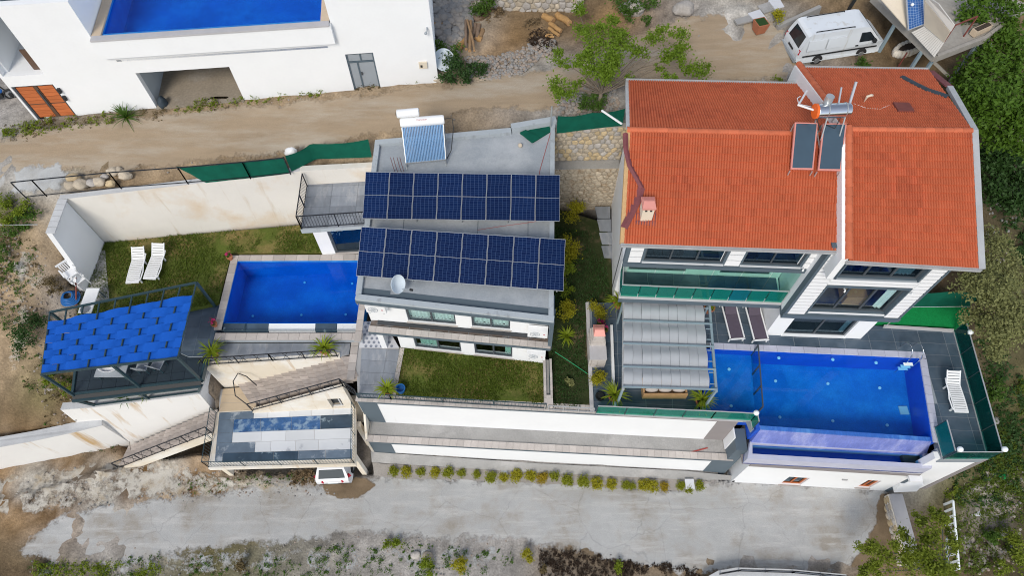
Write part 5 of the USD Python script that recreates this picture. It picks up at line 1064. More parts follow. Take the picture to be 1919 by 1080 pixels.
for i, (s0, s1) in enumerate(((wa[0], wa[1]), (wa[2], wa[3]))):
    window(th, W2F, s0, s1, z2w, 13.1, (3, 2)[i], -.08, "frame_grey", "pane_dark" , [(s0 + .15, s0 + (1.55, .6)[i], "curtain_brown")], .06, "marble_white_1")
    m = MB(); W2F.box(m, s1 - .08, s1 - .003, -.9, -.1, z2w, 13.1); part(th, "reveal", m, "white_wall")
def planks(Wl, s0, s1, z0, z1, h=.27, o=.004):
    n = max(1, round((z1 - z0) / h)); hh = (z1 - z0) / n
    for i in range(n): q = MB(); Wl.box(q, s0, s1, o, o + .03, z0 + i * hh + .03, z0 + (i + 1) * hh - .03); part(th, "cladding_board", q, "white_board")
planks(W2F, .16, wa[0] - .12, Z2B + .22, 13.2, .45); planks(W2F, wa[1] + .1, wa[2] - .1, Z2B + .22, 13.2, .45); planks(W2F, wa[3] + .1, W2F.L - .06, Z2B + .22, 13.2, .45)
m = MB(); W2F.box(m, -.03, W2F.L + .02, .004, .07, Z2B - .06, Z2B + .17); part(th, "slate_band", m, "slate_paint")
# first floor wall and balcony
f1 = [W1F.at(1190, 504)[0], W1F.at(1287, 509)[0], W1F.at(1350, 509)[0], W1F.at(1444, 512)[0]]; BZ = 8.22
f1 = [.35, 2.9, 4.4, 6.6]
m = MB(); W1F.holes(m, 0, W1F.L, -.2, 0, 5.3, Z2B - .16, [(f1[0], f1[1], BZ + .12, 10.5), (f1[2], f1[3], BZ + .12, 10.5), (.5, 5.2, 5.55, 7.7)]); part(th, "wall", m, "white_wall")
window(th, W1F, f1[0], f1[1], BZ + .12, 10.5, 2, -.05, "frame_grey", "pane_dark", None, .07, "white_wall"); window(th, W1F, f1[2], f1[3], BZ + .12, 10.5, 2, -.05, "frame_grey", "pane_dark", None, .07, "white_wall"); window(th, W1F, .5, 5.2, 5.55, 7.7, 3, -.05, "frame_grey", "pane_dark")
body([(4.85, 16.05), (5.05, 16.05), (5.45, 21.7), (5.25, 21.7)], 5.3, Z2B)
bp = [(4.72, 14.72), (11.78, 14.39), (11.9, 15.74), (4.85, 16.04)]
m = MB(); m.prism(bp, BZ - .3, BZ - .03); bs = part(th, "balcony_floor", m, "white_wall")
BWl = Wall(bp[0], bp[1])
for i in range(6):
    q = MB(); BWl.box(q, .16 + i * (BWl.L - .2) / 6 + .006, .16 + (i + 1) * (BWl.L - .2) / 6 - .006, -1.3, -.12, BZ - .03, BZ + .003 * (i % 2)); part(bs, "floor_tile", q, f"deck_tile_{i % 3}")
m = MB(); BWl.box(m, -.02, BWl.L, .003, .06, BZ - .36, BZ - .06); part(th, "slate_band", m, "slate_paint")
m = MB(); BWl.box(m, -.02, BWl.L, -.1, .05, BZ - .058, BZ + .03); part(th, "balcony_kerb", m, "coping_grey")
gr = thing("glass_railing", "green glass railing along the first floor balcony of the tiled house", "railing", BWl(3.5, 0, BZ))
for i in range(9):
    q = MB(); BWl.box(q, i * BWl.L / 9 + .02, (i + 1) * BWl.L / 9 - .02, -.03, -.015, BZ + .06, BZ + 1.0); part(gr, "pane", q, ("rail_glass", "rail_glass", "rail_glass_blue")[(i > 3) + (i > 5 and i < 7)])
for i in range(6):
    q = MB(); BWl.box(q, i * BWl.L / 6 + .02, (i + 1) * BWl.L / 6 - .02, -.035, -.023, BZ + 1.06, Z2B - .16); part(gr, "upper_pane", q, "balcony_glass")
q = MB(); BWl.box(q, 0, BWl.L, -.045, .0, BZ + 1.0, BZ + 1.05); part(gr, "top_rail", q, "gutter")
q = MB(); q.prism([BWl(0, -.05, 0)[:2], BWl(.015, -.05, 0)[:2], BWl(.1, -1.25, 0)[:2], BWl(.08, -1.25, 0)[:2]], BZ + .05, BZ + 1.0); part(gr, "side_pane", q, "rail_glass_blue")
q = MB(); q.bar(BWl(0, 0, BZ + 1.02), BWl(.1, -1.25, BZ + 1.02), .045); part(gr, "side_rail", q, "gutter")
for i in range(10): q = MB(); q.bar(BWl(max(.02, i * BWl.L / 9 - .01), -.022, BZ + .03), BWl(max(.02, i * BWl.L / 9 - .01), -.022, BZ + .3), .03); part(gr, "clamp", q, "gutter")
# right block
b1 = [*WR.at(1511, 587), *WR.at(1657, 589.5)]; v1z0 = max(b1[1], b1[3]); v1z1 = WR.at(1630, 540)[1]
v2 = [*WR.at(1568, 519.4), *WR.at(1717, 527.8)]; v2z0 = (v2[1] + v2[3]) / 2
m = MB(); WR.holes(m, 0, WR.L, -.25, 0, ZRB, EZ2 - .02, [(b1[0], b1[2], v1z0, v1z1), (v2[0], v2[2], v2z0, 13.3)]); part(th, "wall", m, "slate_paint")
body([WR(0, -.25, 0)[:2], WR(.25, -.25, 0)[:2], (12.4, 17), (12.15, 17)], ZRB, EZ2 - .02); body([WR(WR.L - .25, -.25, 0)[:2], WR(WR.L, -.25, 0)[:2], (17.25, 21.5), (17.0, 21.5)], ZRB, EZ2 - .02)
m = MB(); m.prism([WR(.0, -.0, 0)[:2], WR(WR.L, 0, 0)[:2], (17, 16), (12.0, 16.2)], ZRB - .25, ZRB - .003); part(th, "soffit", m, "slate_paint")
m = MB(); m.prism([WR(.25, -.25, 0)[:2], WR(WR.L - .25, -.25, 0)[:2], (16.8, 17), (12.3, 17)], 10.6, 10.7); m2 = part(th, "inner_floor", m, "interior_floor")
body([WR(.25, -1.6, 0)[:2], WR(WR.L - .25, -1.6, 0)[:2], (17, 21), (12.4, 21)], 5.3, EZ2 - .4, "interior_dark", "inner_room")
m = MB(); m.prism([WR(.25, -.26, 0)[:2], WR(WR.L - .25, -.26, 0)[:2], WR(WR.L - .25, -1.58, 0)[:2], WR(.25, -1.58, 0)[:2]], ZRB, ZRB + .05); part(th, "inner_floor", m, "interior_floor")
window(th, WR, b1[0], b1[2], v1z0, v1z1, 3, -.14, "frame_grey", "pane_glass", [(b1[0] + 2.7, b1[2] - .1, "curtain_pale")], .08, "white_wall")
q = MB(); WR.box(q, b1[0] + 1.45, b1[0] + 2.3, -1.1, -.35, v1z0 + .1, v1z0 + .75); part(th, "armchair", q, "teak")
window(th, WR, v2[0], v2[2], v2z0, 13.3, 3, -.1, "frame_grey", "pane_dark", [(v2[0] + .1, v2[0] + .55, "curtain_brown"), (v2[0] + .9, v2[0] + 2.0, "curtain_brown"), (v2[2] - 1.0, v2[2] - .2, "curtain_pale")], .08, "slate_light")
for s0, s1, z0, z1 in ((b1[0], b1[2], v1z0, v1z1), (v2[0], v2[2], v2z0, 13.3)):
    for a, b_ in ((s0 - .06, s0 - .003), (s1 + .003, s1 + .06)): q = MB(); WR.box(q, a, b_, .004, .06, z0 - .05, min(z1 + .12, EZ2 - .1)); part(th, "window_surround", q, "slate_paint")
    q = MB(); WR.box(q, s0 - .003, s1 + .003, .004, .06, z1 + .003, min(z1 + .12, EZ2 - .1)); part(th, "window_surround", q, "slate_paint")
pz0, pz1 = ZRB + .2, EZ2 - .1
planks(WR, .13, min(b1[0], v2[0]) - .08, pz0, pz1); planks(WR, max(b1[2], v2[2]) + .08, WR.L - .11, pz0, pz1)
planks(WR, min(b1[0], v2[0]) - .12, max(b1[2], v2[2]) + .12, v1z1 + .14, v2z0 - .08, .3)
for a, b in ((.0, .11), (WR.L - .09, WR.L)): q = MB(); WR.box(q, a, b, .004, .05, pz0, pz1); part(th, "corner_trim", q, "slate_paint")
q = MB(); WR.box(q, -.04, WR.L + .04, .004, .08, ZRB - .06, ZRB + .17); part(th, "slate_band", q, "slate_paint")
gA = [WG.at(1466.5, 626.5)[0], WG.at(1582, 632)[0]]
m = MB(); WG.holes(m, 0, WG.L, -.2, 0, 5.3, ZRB - .26, [(gA[0], gA[1], 5.62, 7.6)]); part(th, "wall", m, "white_wall")
body([WG(0, -.2, 0)[:2], WG(.2, -.2, 0)[:2], (12.15, 15.75), (11.95, 15.75)], 5.3, ZRB - .26); body([WG(WG.L - .2, -.2, 0)[:2], WG(WG.L, -.2, 0)[:2], (16.9, 21), (16.7, 21)], 5.3, ZRB - .26)
window(th, WG, gA[0], gA[1], 5.62, 7.6, 2, -.08, "frame_grey", "pane_dark", [(gA[1] - .35, gA[1] - .05, "curtain_pale")], .08, "white_plastic")
m = MB(); WG.box(m, .2, WG.L - .2, -1.4, -.21, 5.4, 5.56); part(th, "inner_floor", m, "interior_floor")
for px, py in ((1582, 540), (1708, 545), (1504, 500)): s_, z_ = WR.at(px, py); q = MB(); q.tube([WR(s_, .03, z_), WR(s_, .14, z_ + .05), WR(s_, .16, z_ - .06)], .035, 6); part(th, "wall_lamp", q, "white_plastic")
# solar heater on the step wall
zs = 15.4
hc = on_roof(1535, 300, cF, .1)
sh = thing("solar_heater", "silver tank solar heater with two blue flat collectors on the tiled roof", "solar water heater", hc)
for c4, nm in ((((1490, 229), (1533, 230), (1524, 318), (1482, 317)), 0), (((1543, 231), (1587, 231), (1576, 320), (1533, 319)), 1)):
    z_t, z_b = 15.55, 14.75; q = [P(*c4[0], z_t), P(*c4[1], z_t), P(*c4[2], z_b), P(*c4[3], z_b)]
    m = MB(); m.slab([q[3], q[2], q[1], q[0]], .09); cpth = part(sh, "collector", m, "collector_frame")
    q2 = [q[0] * (1 - b) * (1 - a) + q[1] * a * (1 - b) + q[2] * a * b + q[3] * (1 - a) * b for a, b in ((.06, .97), (.94, .97), (.94, .03), (.06, .03))]
    m = MB(); m.slab([p + (0, 0, .012) for p in q2], .008); part(cpth, "glazing", m, "collector_glass")
    m = MB()
    for p in q: m.bar(p - (0, 0, .1), (p[0], p[1], p[2] - .55), .035)
    part(sh, "leg", m, "galvanised", kind="stuff")
ta, tb = P(1531, 208, 16.1), P(1592, 206, 16.1); axx = (tb - ta) / np.linalg.norm(tb - ta)
part(sh, "tank", cylx(ta, tb, .27, 20, .92), "chrome", smooth=40)
part(sh, "tank_end", cylx(ta - axx * .1, ta - axx * .004, .275, 20, .8), "tank_orange", smooth=40)
m = MB(); m.tube([ta + axx * .35 + (0, .2, .1), ta + axx * .35 + (0, .22, .5)], .15, 14); part(sh, "feeder_tank", m, "galvanised", smooth=40)
for k, u in enumerate((.3, .85)):
    p = ta + (tb - ta) * u; m = MB(); m.bar(p + (0, .25, -.1), (p[0], p[1] + .35, 15.15), .04); m.bar(p + (0, -.25, -.1), (p[0], p[1] - .6, 15.2), .04); m.bar((p[0], p[1] + .35, 15.2), (p[0], p[1] - 1.3, 14.9), .04); m.tube([p + (0, math.cos(a) * .285, math.sin(a) * .285) for a in np.linspace(0, 2 * PI, 13)], .018, 4, False); part(sh, "cradle", m, "galvanised")
m = MB(); p = tb + (0, .15, 0); m.bar(p, p + (.08, .5, .75), .07, .1); part(sh, "antenna_arm", m, "pv_frame"); m = MB(); p = ta + axx * .75 + (0, .15, .2); m.bar(p, p + (0, .35, .45), .05); part(sh, "antenna_arm", m, "pv_frame")
m = MB(); m.tube([ta + (0, .0, 0), ta + (-.5, .5, -.2), P(1512, 170, 15.2)], .04, 6); part(sh, "pipe", m, "white_plastic")
m = MB(); m.tube([ta + axx * .9 + (0, -.2, -.2), ta + axx * .7 + (0, -.5, -.4), P(1545, 232, 15.6)], .02, 5); m.tube([ta + (0, -.2, -.15), ta + axx * .2 + (0, -.5, -.5), P(1537, 235, 15.4)], .02, 5); part(sh, "hose", m, "black_trim")
m = MB(); m.tube([P(1520, 200, 15.5), P(1497, 195, 15.2), P(1494, 184, 15.2), P(1500, 180, 15.2)], .018, 5); part(sh, "cable", m, "white_plastic")
# white pole across the lane, from the roof
m = MB(); m.tube([P(1128, 207, 12.4), P(1165, 232, 12.6)], .05, 8); single("white_pole", m, "white_plastic", "white plastic pole sticking out left from the tiled house over the green net", "pole")

# ------------------------------------------------------------------ right pool, deck, turf
RZ_ = 5.5; PW_ = 5.42
dk = setting("pool_deck", (14, 12, RZ_))
pool_in = [P2(1331, 655, PW_), P2(1722, 673, PW_), P2(1746, 828, PW_), P2(1425, 806, PW_), P2(1423, 772, PW_), P2(1322, 767, PW_)]
outer = [(3.72, 15.95), (11.95, 15.7), (16.55, 14.9), (16.6, 14.72), P2(1785, 620, RZ_), P2(1850, 861, RZ_), P2(1766, 861, RZ_), P2(1752, 828, RZ_) + (.0, -.15), pool_in[2] + (.02, 0), pool_in[3] + (-.02, -.0), (10.55, 9.62), (10.45, 10.08), (8.75, 10.18), (3.62, 10.42)]
dpoly = Polygon(outer).difference(Polygon(pool_in).buffer(.30, join_style=2))
for g in geoms(dpoly):
    m = MB(); ring_ = list(g.exterior.coords)[:-1]
    if g.interiors: continue
    m.prism(ring_, RZ_ - .5, RZ_ - .012); part(dk, "deck_base", m, "grout_dark")
for g in geoms(dpoly): pave(dk, g.exterior.coords[:-1], RZ_, (12, 13.5), math.radians(-2.6), 1.18, .60, ["deck_tile_0", "deck_tile_1", "deck_tile_2"], gap=.022, rise=.003)
m = MB(); m.prism([(3.55, 15.9), (3.72, 15.95), (3.62, 10.42), (3.45, 10.42)], RZ_ - .4, RZ_ + .06); part(dk, "kerb", m, "coping_grey")
m = MB(); m.prism([(4.62, 14.6), (4.74, 14.6), (4.58, 10.5), (4.46, 10.5)], RZ_ + .002, RZ_ + .25); part(dk, "kerb", m, "white_wall")
rp = thing("swimming_pool", "large blue infinity pool with violet spill wall and a shallow end under the fabric pergola", "swimming pool", (14.5, 11.3, 4))
FZ = 4.05; SZ = 4.95
xs = P2(1416, 657, PW_)[0], P2(1420, 772, PW_)[0]
deep = [P2(1416, 659, PW_), pool_in[1], pool_in[2], pool_in[3]]; shal = [pool_in[0], P2(1416, 659, PW_), pool_in[3] + (0, .43), pool_in[4], pool_in[5]]
shal = [pool_in[0], P2(1416, 659, PW_), np.array([10.93, 10.48]), pool_in[5]]
part(rp, "floor", MB().prism(deep, FZ - .1, FZ), "pool_tile"); part(rp, "shallow_floor", MB().prism(shal, FZ, SZ), "pool_tile")
def wallseg(a, b, z0, z1, t, m_, nm="side_wall"):
    a = np.array(a); b = np.array(b); d = (b - a) / np.hypot(*(b - a)); n = np.array([-d[1], d[0]]); part(rp, nm, MB().prism([a, b, b + n * t, a + n * t], z0, z1), m_)
wallseg(pool_in[1] + (.0, .0), pool_in[0], FZ, RZ_ - .06, -.18, "pool_tile_side"); wallseg(pool_in[2], pool_in[1], FZ, RZ_ - .06, -.18, "pool_tile_side"); wallseg(pool_in[0], pool_in[5], FZ, RZ_ - .06, -.18, "pool_tile_side"); wallseg(pool_in[5], (10.9, 10.45), FZ, RZ_ - .1, -.18, "pool_tile_side"); wallseg((10.9, 10.45), pool_in[3], FZ, RZ_ - .1, -.18, "pool_tile_side")
pb = [P2(1407, 831, 4.4), P2(1735, 851, 4.4)]
q = MB(); a, b = pool_in[3], pool_in[2]; e = np.array((0, .2))
q.hexa([(*pb[0], 4.0), (*(pb[1] + (.2, 0)), 4.0), (*(b + e), 4.0), (*(a + e), 4.0), (*a, PW_ - .035), (*b, PW_ - .035), (*(b + e), PW_ - .02), (*(a + e), PW_ - .02)]); part(rp, "spill_wall", q, "pool_tile_violet")
q = MB(); wv = [tuple(p) for p in pool_in]; idx_ = earcut(wv); q.add([(x, y, PW_ - .005) for x, y in wv], idx_); part(rp, "water", q, "pool_water")
vt_ = ["coping_violet"]
strip_tiles(rp, pool_in[0] + (-.02, 0), pool_in[1] + (.3, 0), .30, RZ_ + .012, 16, vt_, t=.07); strip_tiles(rp, pool_in[1] + (.0, -.0), pool_in[2] + (.02, -.05), .30, RZ_ + .012, 9, vt_, t=.07)
# spill trough
TZ_ = 4.3; to = [P2(1401, 860, TZ_), P2(1746, 879, TZ_), P2(1752, 851, TZ_), P2(1406, 828, TZ_)]; ti = [P2(1410, 851, TZ_), P2(1735, 870, TZ_), P2(1732, 850, TZ_), P2(1410, 832, TZ_)]
part(rp, "trough_floor", MB().prism(to, 3.5, 3.62), "pool_tile_side")
for i in range(4):
    j = (i + 1) % 4; part(rp, "trough_coping", MB().prism([to[i], to[j], ti[j], ti[i]], 3.5, TZ_ + .002 * i), "coping_violet")
q = MB(); q.add([(*p, TZ_ - .2) for p in ti], [(0, 1, 2), (0, 2, 3)]); part(rp, "trough_water", q, "pool_water")
q = MB(); q.prism([P2(1695, 866, 3.9), P2(1728, 869, 3.9), P2(1726, 852, 3.9), P2(1690, 850, 3.9)], 3.63, 3.9); part(rp, "trough_ledge", q, "brown_trim")
for px, py in ((1366, 693), (1370, 762), (1453, 715), (1551, 720), (1648, 728), (1461, 783), (1560, 790), (1662, 798)):
    zf_ = SZ if px < 1400 else FZ; c = P(px, py, zf_); q = MB(); q.lathe([(0, .05), (.07, .05), (.07, .005)], c, 10); part(rp, "floor_inlet", q, "inlet_white")
c = P(1693, 770, FZ); q = MB(); q.box(c[0] - .2, c[0] + .2, c[1] - .2, c[1] + .2, FZ + .003, FZ + .05); part(rp, "drain_grate", q, "hex_pale")
for px, py in ((1459, 669), (1560, 672), (1641, 678)): c = P(px, py, PW_ - .1); q = MB(); q.lathe([(0, .05), (.06, .04), (.08, 0)], c + (0, -.06, 0), 12); part(rp, "pool_lamp", q, "inlet_white")
lad = thing("pool_ladder", "chrome pool ladder with white treads at the right pool's far corner", "ladder", P(1698, 670, RZ_))
for px in (1688, 1708):
    c = P(px + 6, 671, RZ_); q = MB(); q.tube([c + (-.02, .55, 0), c + (-.02, .5, .55), c + (0, .3, .78), c + (.03, .0, .75), c + (.04, -.22, .4), c + (.04, -.25, -.1), c + (.04, -.25, -1.1)], .024, 8); part(lad, "handrail", q, "chrome", smooth=60)
for k in range(3): c = P(1700, 671, RZ_); q = MB(); q.box(c[0] - .2, c[0] + .22, c[1] - .36, c[1] - .2, RZ_ - .12 - .25 * k, RZ_ - .08 - .25 * k); part(lad, "tread", q, "inlet_white")
# house under the pool block
bl_ = thing("pool_house", "white block with two small brown windows below the infinity pool", "pool house", (14, 8.5, 0))
fa, fb = np.array(P2(1407, 908, 0)), np.array(P2(1657, 923.5, 0)); dd = (fb - fa) / np.hypot(*(fb - fa)); fb = fa + dd * ((to[1][0] - .05 - fa[0]) / dd[0]); fa = fa - dd * (fa[0] - 10.9) / dd[0] if fa[0] > 10.9 else fa
HW = Wall(fa, fb); wn = [HW.at(1461, 908), HW.at(1522, 897), HW.at(1604, 914), HW.at(1650, 902)]
m = MB(); HW.holes(m, 0, HW.L, -.25, 0, -.4, 3.42, [(wn[0][0], wn[0][0] + .98, wn[0][1], wn[1][1]), (wn[2][0], wn[2][0] + .62, wn[2][1], wn[3][1])]); HW.box(m, 0, .25, -2, -.25, -.4, 3.42); part(bl_, "wall", m, "white_wall")
m = MB(); HW.box(m, HW.L - .25, HW.L, -3.4, -.25, -.4, 3.42); part(bl_, "end_wall", m, "white_wall")
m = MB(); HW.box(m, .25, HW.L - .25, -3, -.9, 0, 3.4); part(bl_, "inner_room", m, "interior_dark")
m = MB(); m.prism([to[0], to[1], to[1] + (0, .5), to[0] + (0, .5)], 3.425, 3.498); part(bl_, "slab", m, "taupe_paint")
m = MB(); HW.box(m, -.0, HW.L + .03, .003, .03, 3.1, 3.42); part(bl_, "slate_band", m, "taupe_paint")
m = MB(); HW.box(m, HW.L - .16, HW.L + .03, .003, .03, 0, 3.098); part(bl_, "corner_band", m, "slate_paint")
for i, w_ in enumerate((.98, .62)):
    z0, z1 = wn[2 * i][1], wn[2 * i + 1][1]; window(bl_, HW, wn[2 * i][0], wn[2 * i][0] + w_, z0, z1, 2, -.08, "wood_door", "pane_dark", None, .06, "pale_tile_0")
m = MB(); HW.box(m, .02, .12, .003, .02, .2, .45); part(bl_, "wall_box", m, "black_trim")
s_, z_ = HW.at(1583, 899); m = MB(); HW.box(m, s_ - .12, s_ + .12, .003, .05, z_ - .05, z_ + .05); part(bl_, "wall_vent", m, "wall_vent")
m = MB(); m.box(*(lambda c: (c[0] - .3, c[0] + .3, c[1] - .25, c[1] + .3))(P(1551, 926, 0)), 0, .1); single("drain_cover", m, "grout", "small concrete drain cover in front of the pool block wall", "drain cover")
# deck support right of it
DW = Wall(P2(1766, 861, RZ_ - .1) + (.1, .02), P2(1850, 861, RZ_ - .1))
ds = thing("deck_support", "tall white wall holding up the glass fenced deck corner", "wall", DW(1, 0, 0))
m = MB(); DW.box(m, -.4, DW.L, -.3, 0, -.6, RZ_ - .1); part(ds, "wall_face", m, "white_wall")
m = MB(); m.prism([DW(DW.L - .3, -.3, 0)[:2], DW(DW.L, -.3, 0)[:2], P2(1787, 622, RZ_), P2(1776, 622, RZ_)], -.6, RZ_ - .1); part(ds, "side_wall", m, "taupe_paint")
m = MB(); DW.box(m, DW.L - .22, DW.L + .02, .003, .03, -.5, RZ_ - .1); part(ds, "corner_band", m, "taupe_paint")
m = MB(); m.box(18.05, 18.62, 7.9, 8.7, 3.1, 3.25); part(ds, "bracket_slab", m, "white_wall"); m = MB(); m.hexa([(18.3, 7.9, 1.2), (19.4, 7.95, 1.2), (19.4, 8.3, 1.2), (18.3, 8.3, 1.2), (18.3, 8.1, 1.9), (19.4, 8.1, 1.9), (19.4, 8.3, 1.9), (18.3, 8.3, 1.9)]); part(ds, "buttress", m, "white_wall")
m = MB(); m.prism([(16.9, 8.4), (18.5, 8.3), (18.5, 11), (16.9, 11)], -.3, .03); single("garage_floor", m, "beige_tile", kind="structure")
# low stone wall running towards the viewer
sx = thing("stone_wall", "low rubble wall with white cap running from the deck support to the lower right", "wall", (18.6, 6, -.6))
rng = random.Random(5)
for k in range(9):
    for j in range(3):
        y = 7.9 - k * .34; m = MB(); m.ball((18.32, y - .17, .0 + j * .24), (.1, .17 + rng.random() * .02, .13), 1, k * 3 + j, .15); part(sx, "stone", m, f"stone_{rng.randrange(3)}", smooth=True)
m = MB(); m.box(18.3, 18.9, 4.8, 7.95, -1, .62); part(sx, "core", m, "cream_wall"); m = MB(); m.box(18.33, 18.95, 4.8, 7.95, .622, .72); part(sx, "cap", m, "coping_grey")
# artificial turf and its net
tz = 5.56; tp_ = [(16.75, 14.80), P2(1815, 613, tz), P2(1818, 573, tz), (17.05, 16.15)]
tf = setting("artificial_turf", (18.5, 15.4, tz)); part(tf, "turf", MB().prism(tp_, tz - .6, tz), "green_turf")
m = MB(); m.prism([P2(1655, 614, tz), P2(1786, 622, tz), P2(1787, 618, tz), P2(1656, 610, tz)], RZ_ - .2, tz + .06); part(tf, "kerb", m, "coping_grey")
def net(name, label, base, tops, m_="green_net", seed=0, sag=.1, n=24, cat="shade net"):
    """hanging net: base polyline (3d) and heights"""
    b = np.array(base, float); tp = np.array(tops, float); t = np.linspace(0, len(b) - 1, n); i = np.minimum(t.astype(int), len(b) - 2); u = (t - i)[:, None]
    B_ = b[i] * (1 - u) + b[i + 1] * u; T_ = tp[i] * (1 - u) + tp[i + 1] * u
    d = b[-1] - b[0]; nn = np.array([-d[1], d[0], 0]); nn /= np.linalg.norm(nn); v = []; R = 7
    for r in range(R):
        w = r / (R - 1); p = B_ * (1 - w) + T_ * w; fr = (meshkit.fbm(np.c_[t * .9 + seed, np.full(n, w * 2.0), np.zeros(n)], 3, seed) - .5); p = p + nn * (fr * .5 * sag * 4)[:, None]; p[:, 2] -= sag * 2.2 * np.sin(u[:, 0] * PI) * w; v.append(p)
    v = np.array(v).reshape(-1, 3); f = np.array([(r * n + k, r * n + k + 1, (r + 1) * n + k + 1, (r + 1) * n + k) for r in range(R - 1) for k in range(n - 1)])
    q = MB(); q.add(v, f); q.add(v - nn * .008, f[:, ::-1]); return single(name, q, m_, label, cat, smooth=True)
a, b = P(1688, 578, tz), P(1818, 573, tz); net("shade_net", "dark green net standing along the far edge of the artificial turf", [a, (a + b) / 2, b], [a + (-.1, .1, 1.3), (a + b) / 2 + (0, .1, 1.3), b + (0, .1, 1.35)], "green_net", 3, .07)
m = MB(); m.tube([P(1656, 700 - 85, 5.9), P(1700, 576, 6.95), P(1818, 575, 7)], .02, 5); single("net_cable", m, "galvanised", "thin wire along the top of the green net by the turf", "wire")
# glass fences round the deck
def glass_rail(name, label, pts, n, h=1.0, g="deck_glass", lamps=(), lean=(0, 0)):
    t = thing(name, label, "railing", pts[0])
    for a, b in zip(pts, pts[1:]):
        a = np.array(a, float); b = np.array(b, float); k = max(1, round(n * np.linalg.norm(b - a))); nn = np.array([-(b - a)[1], (b - a)[0], 0]); nn /= np.linalg.norm(nn); up = np.array([*lean, h])
        for i in range(k):
            p, q_ = a + (b - a) * ((i + .02) / k), a + (b - a) * ((i + .98) / k); q = MB(); q.hexa([p, q_, q_ + nn * .014, p + nn * .014, p + up, q_ + up, q_ + nn * .014 + up, p + nn * .014 + up]); part(t, "pane", q, g)
        q = MB(); q.bar(a + up, b + up, .038); part(t, "top_rail", q, "gutter")
        q = MB(); q.bar(a + (0, 0, .02), b + (0, 0, .02), .06, .05); part(t, "base_rail", q, "gutter")
        for i in range(k + 1): p = a + (b - a) * (i / k); q = MB(); q.bar(p, p + up * .97, .026); part(t, "post", q, "dark_steel")
    for l in lamps:
        q = MB(); q.tube([np.array(l) + (0, 0, h), np.array(l) + (0, 0, h + .12)], .03, 6); p = part(t, "lamp_stem", q, "galvanised"); q = MB(); q.ball(np.array(l) + (0, 0, h + .2), .12, 2); part(p, "lamp_globe", q, "inlet_white", smooth=True)
    return t
r0, r1_, r2_, r3_ = P(1787, 622, RZ_ + .02), P(1851, 861, RZ_ + .02), P(1767, 861, RZ_ + .02), P(1748, 800, RZ_ + .02)
glass_rail("glass_railing", "dark green glass fence with round lamps along the right and front deck edges", [r0, r1_, r2_ + (.03, 0, 0)], .85, 1.05, "deck_glass", (P(1790, 645, RZ_), r1_ - (.03, -.05, 0), r2_ + (.05, .05, 0)))
glass_rail("glass_railing", "short glass screen at the pool's near right corner", [r2_ + (-.0, .06, 0), P(1751, 802, RZ_ + .02)], .8, 1.0, "rail_glass_blue")
g0_, g1_, g2_ = P(1142, 751, RZ_ + .02), P(1320, 763, RZ_ + .02), P(1417, 771, RZ_ + .02)
glass_rail("glass_railing", "green glass fence on the upper road wall below the fabric pergola", [(3.7, 10.32, RZ_ + .02), (8.75, 10.08, RZ_ + .02), (10.5, 9.98, RZ_ + .02), (10.5, 9.62, RZ_ + .02)], .75, .95, "rail_glass", ((10.42, 9.98, RZ_ - .1),))
d0_, d1_ = P(1414, 657, RZ_), np.array([10.95, 10.45, RZ_])
t = thing("glass_fence", "thin clear glass fence dividing the shallow end from the deep pool", "fence", (*((d0_ + d1_) / 2)[:2], SZ))
q = MB(); q.bar(d0_ + (0, 0, .55), d1_ + (0, 0, .55), .05); part(t, "top_rail", q, "frame_grey")
for i in range(4):
    p = d0_ + (d1_ - d0_) * i / 3; q = MB(); q.bar((p[0], p[1], SZ), p + (0, 0, .55), .055); part(t, "post", q, "frame_grey")
    if i < 3: p2 = d0_ + (d1_ - d0_) * (i + 1) / 3; q = MB(); q.hexa([(p[0], p[1], SZ), (p2[0], p2[1], SZ), (p2[0] + .012, p2[1], SZ), (p[0] + .012, p[1], SZ), p + (0, 0, .53), p2 + (0, 0, .53), p2 + (.012, 0, .53), p + (.012, 0, .53)]); part(t, "pane", q, "clear_glass")
railing("railing", "low dark railing along the road wall in front of the small villa lawn", [(-6.85, 11.05, LDZ), (-5.4, 10.98, LDZ), (1.5, 10.55, LDZ)], h=.55, gap=.16, m="dark_steel", posts=2.2)
railing("railing", "short grey railing along the road wall in front of the garden strip", [(1.6, 10.50, LDZ), (3.6, 10.38, LDZ)], h=.5, gap=.5, m="gutter", posts=.7)
# fabric pergola
fz = 7.75
pg_ = thing("fabric_pergola", "steel pergola roofed with wavy pale grey fabric strips beside the balcony", "pergola", (6.6, 12.6, RZ_))
c4 = [P(1169, 563, fz), P(1329, 570, fz), P(1342, 732, fz), P(1168, 727, fz)]; F2 = lambda u, v, h=0: (1 - v) * ((1 - u) * c4[0] + u * c4[1]) + v * ((1 - u) * c4[3] + u * c4[2]) + (0, 0, h)
uf = .93
vb = [.0, .255, .52, .78, 1.0]
for i in range(9):
    a, b = uf * (i + .01) / 9, uf * (i + .985) / 9; v = []; f = []; nv = 41; rng = random.Random(i)
    ph = rng.uniform(-.02, .02)
    for k in range(nv):
        w = k / (nv - 1); seg = max(j for j in range(4) if vb[j] <= w + 1e-6); t_ = (w - vb[seg]) / (vb[seg + 1] - vb[seg]); h = -.06 + .17 * (math.sin(t_ * PI) ** 1.3) * (1 + ph * 6) + .012 * math.sin(t_ * 9 + i)
        for u in np.linspace(a, b, 4): v.append(F2(u, w * .985, h + .012 * math.sin(u * 90)))
        if k: f += [(4 * k - 4 + j, 4 * k - 3 + j, 4 * k + 1 + j, 4 * k + j) for j in range(3)]
    q = MB(); f = np.array(f); q.add(v, f); q.add(np.array(v) - (0, 0, .01), f[:, ::-1]); part(pg_, "fabric_strip", q, "grey_fabric", smooth=True)
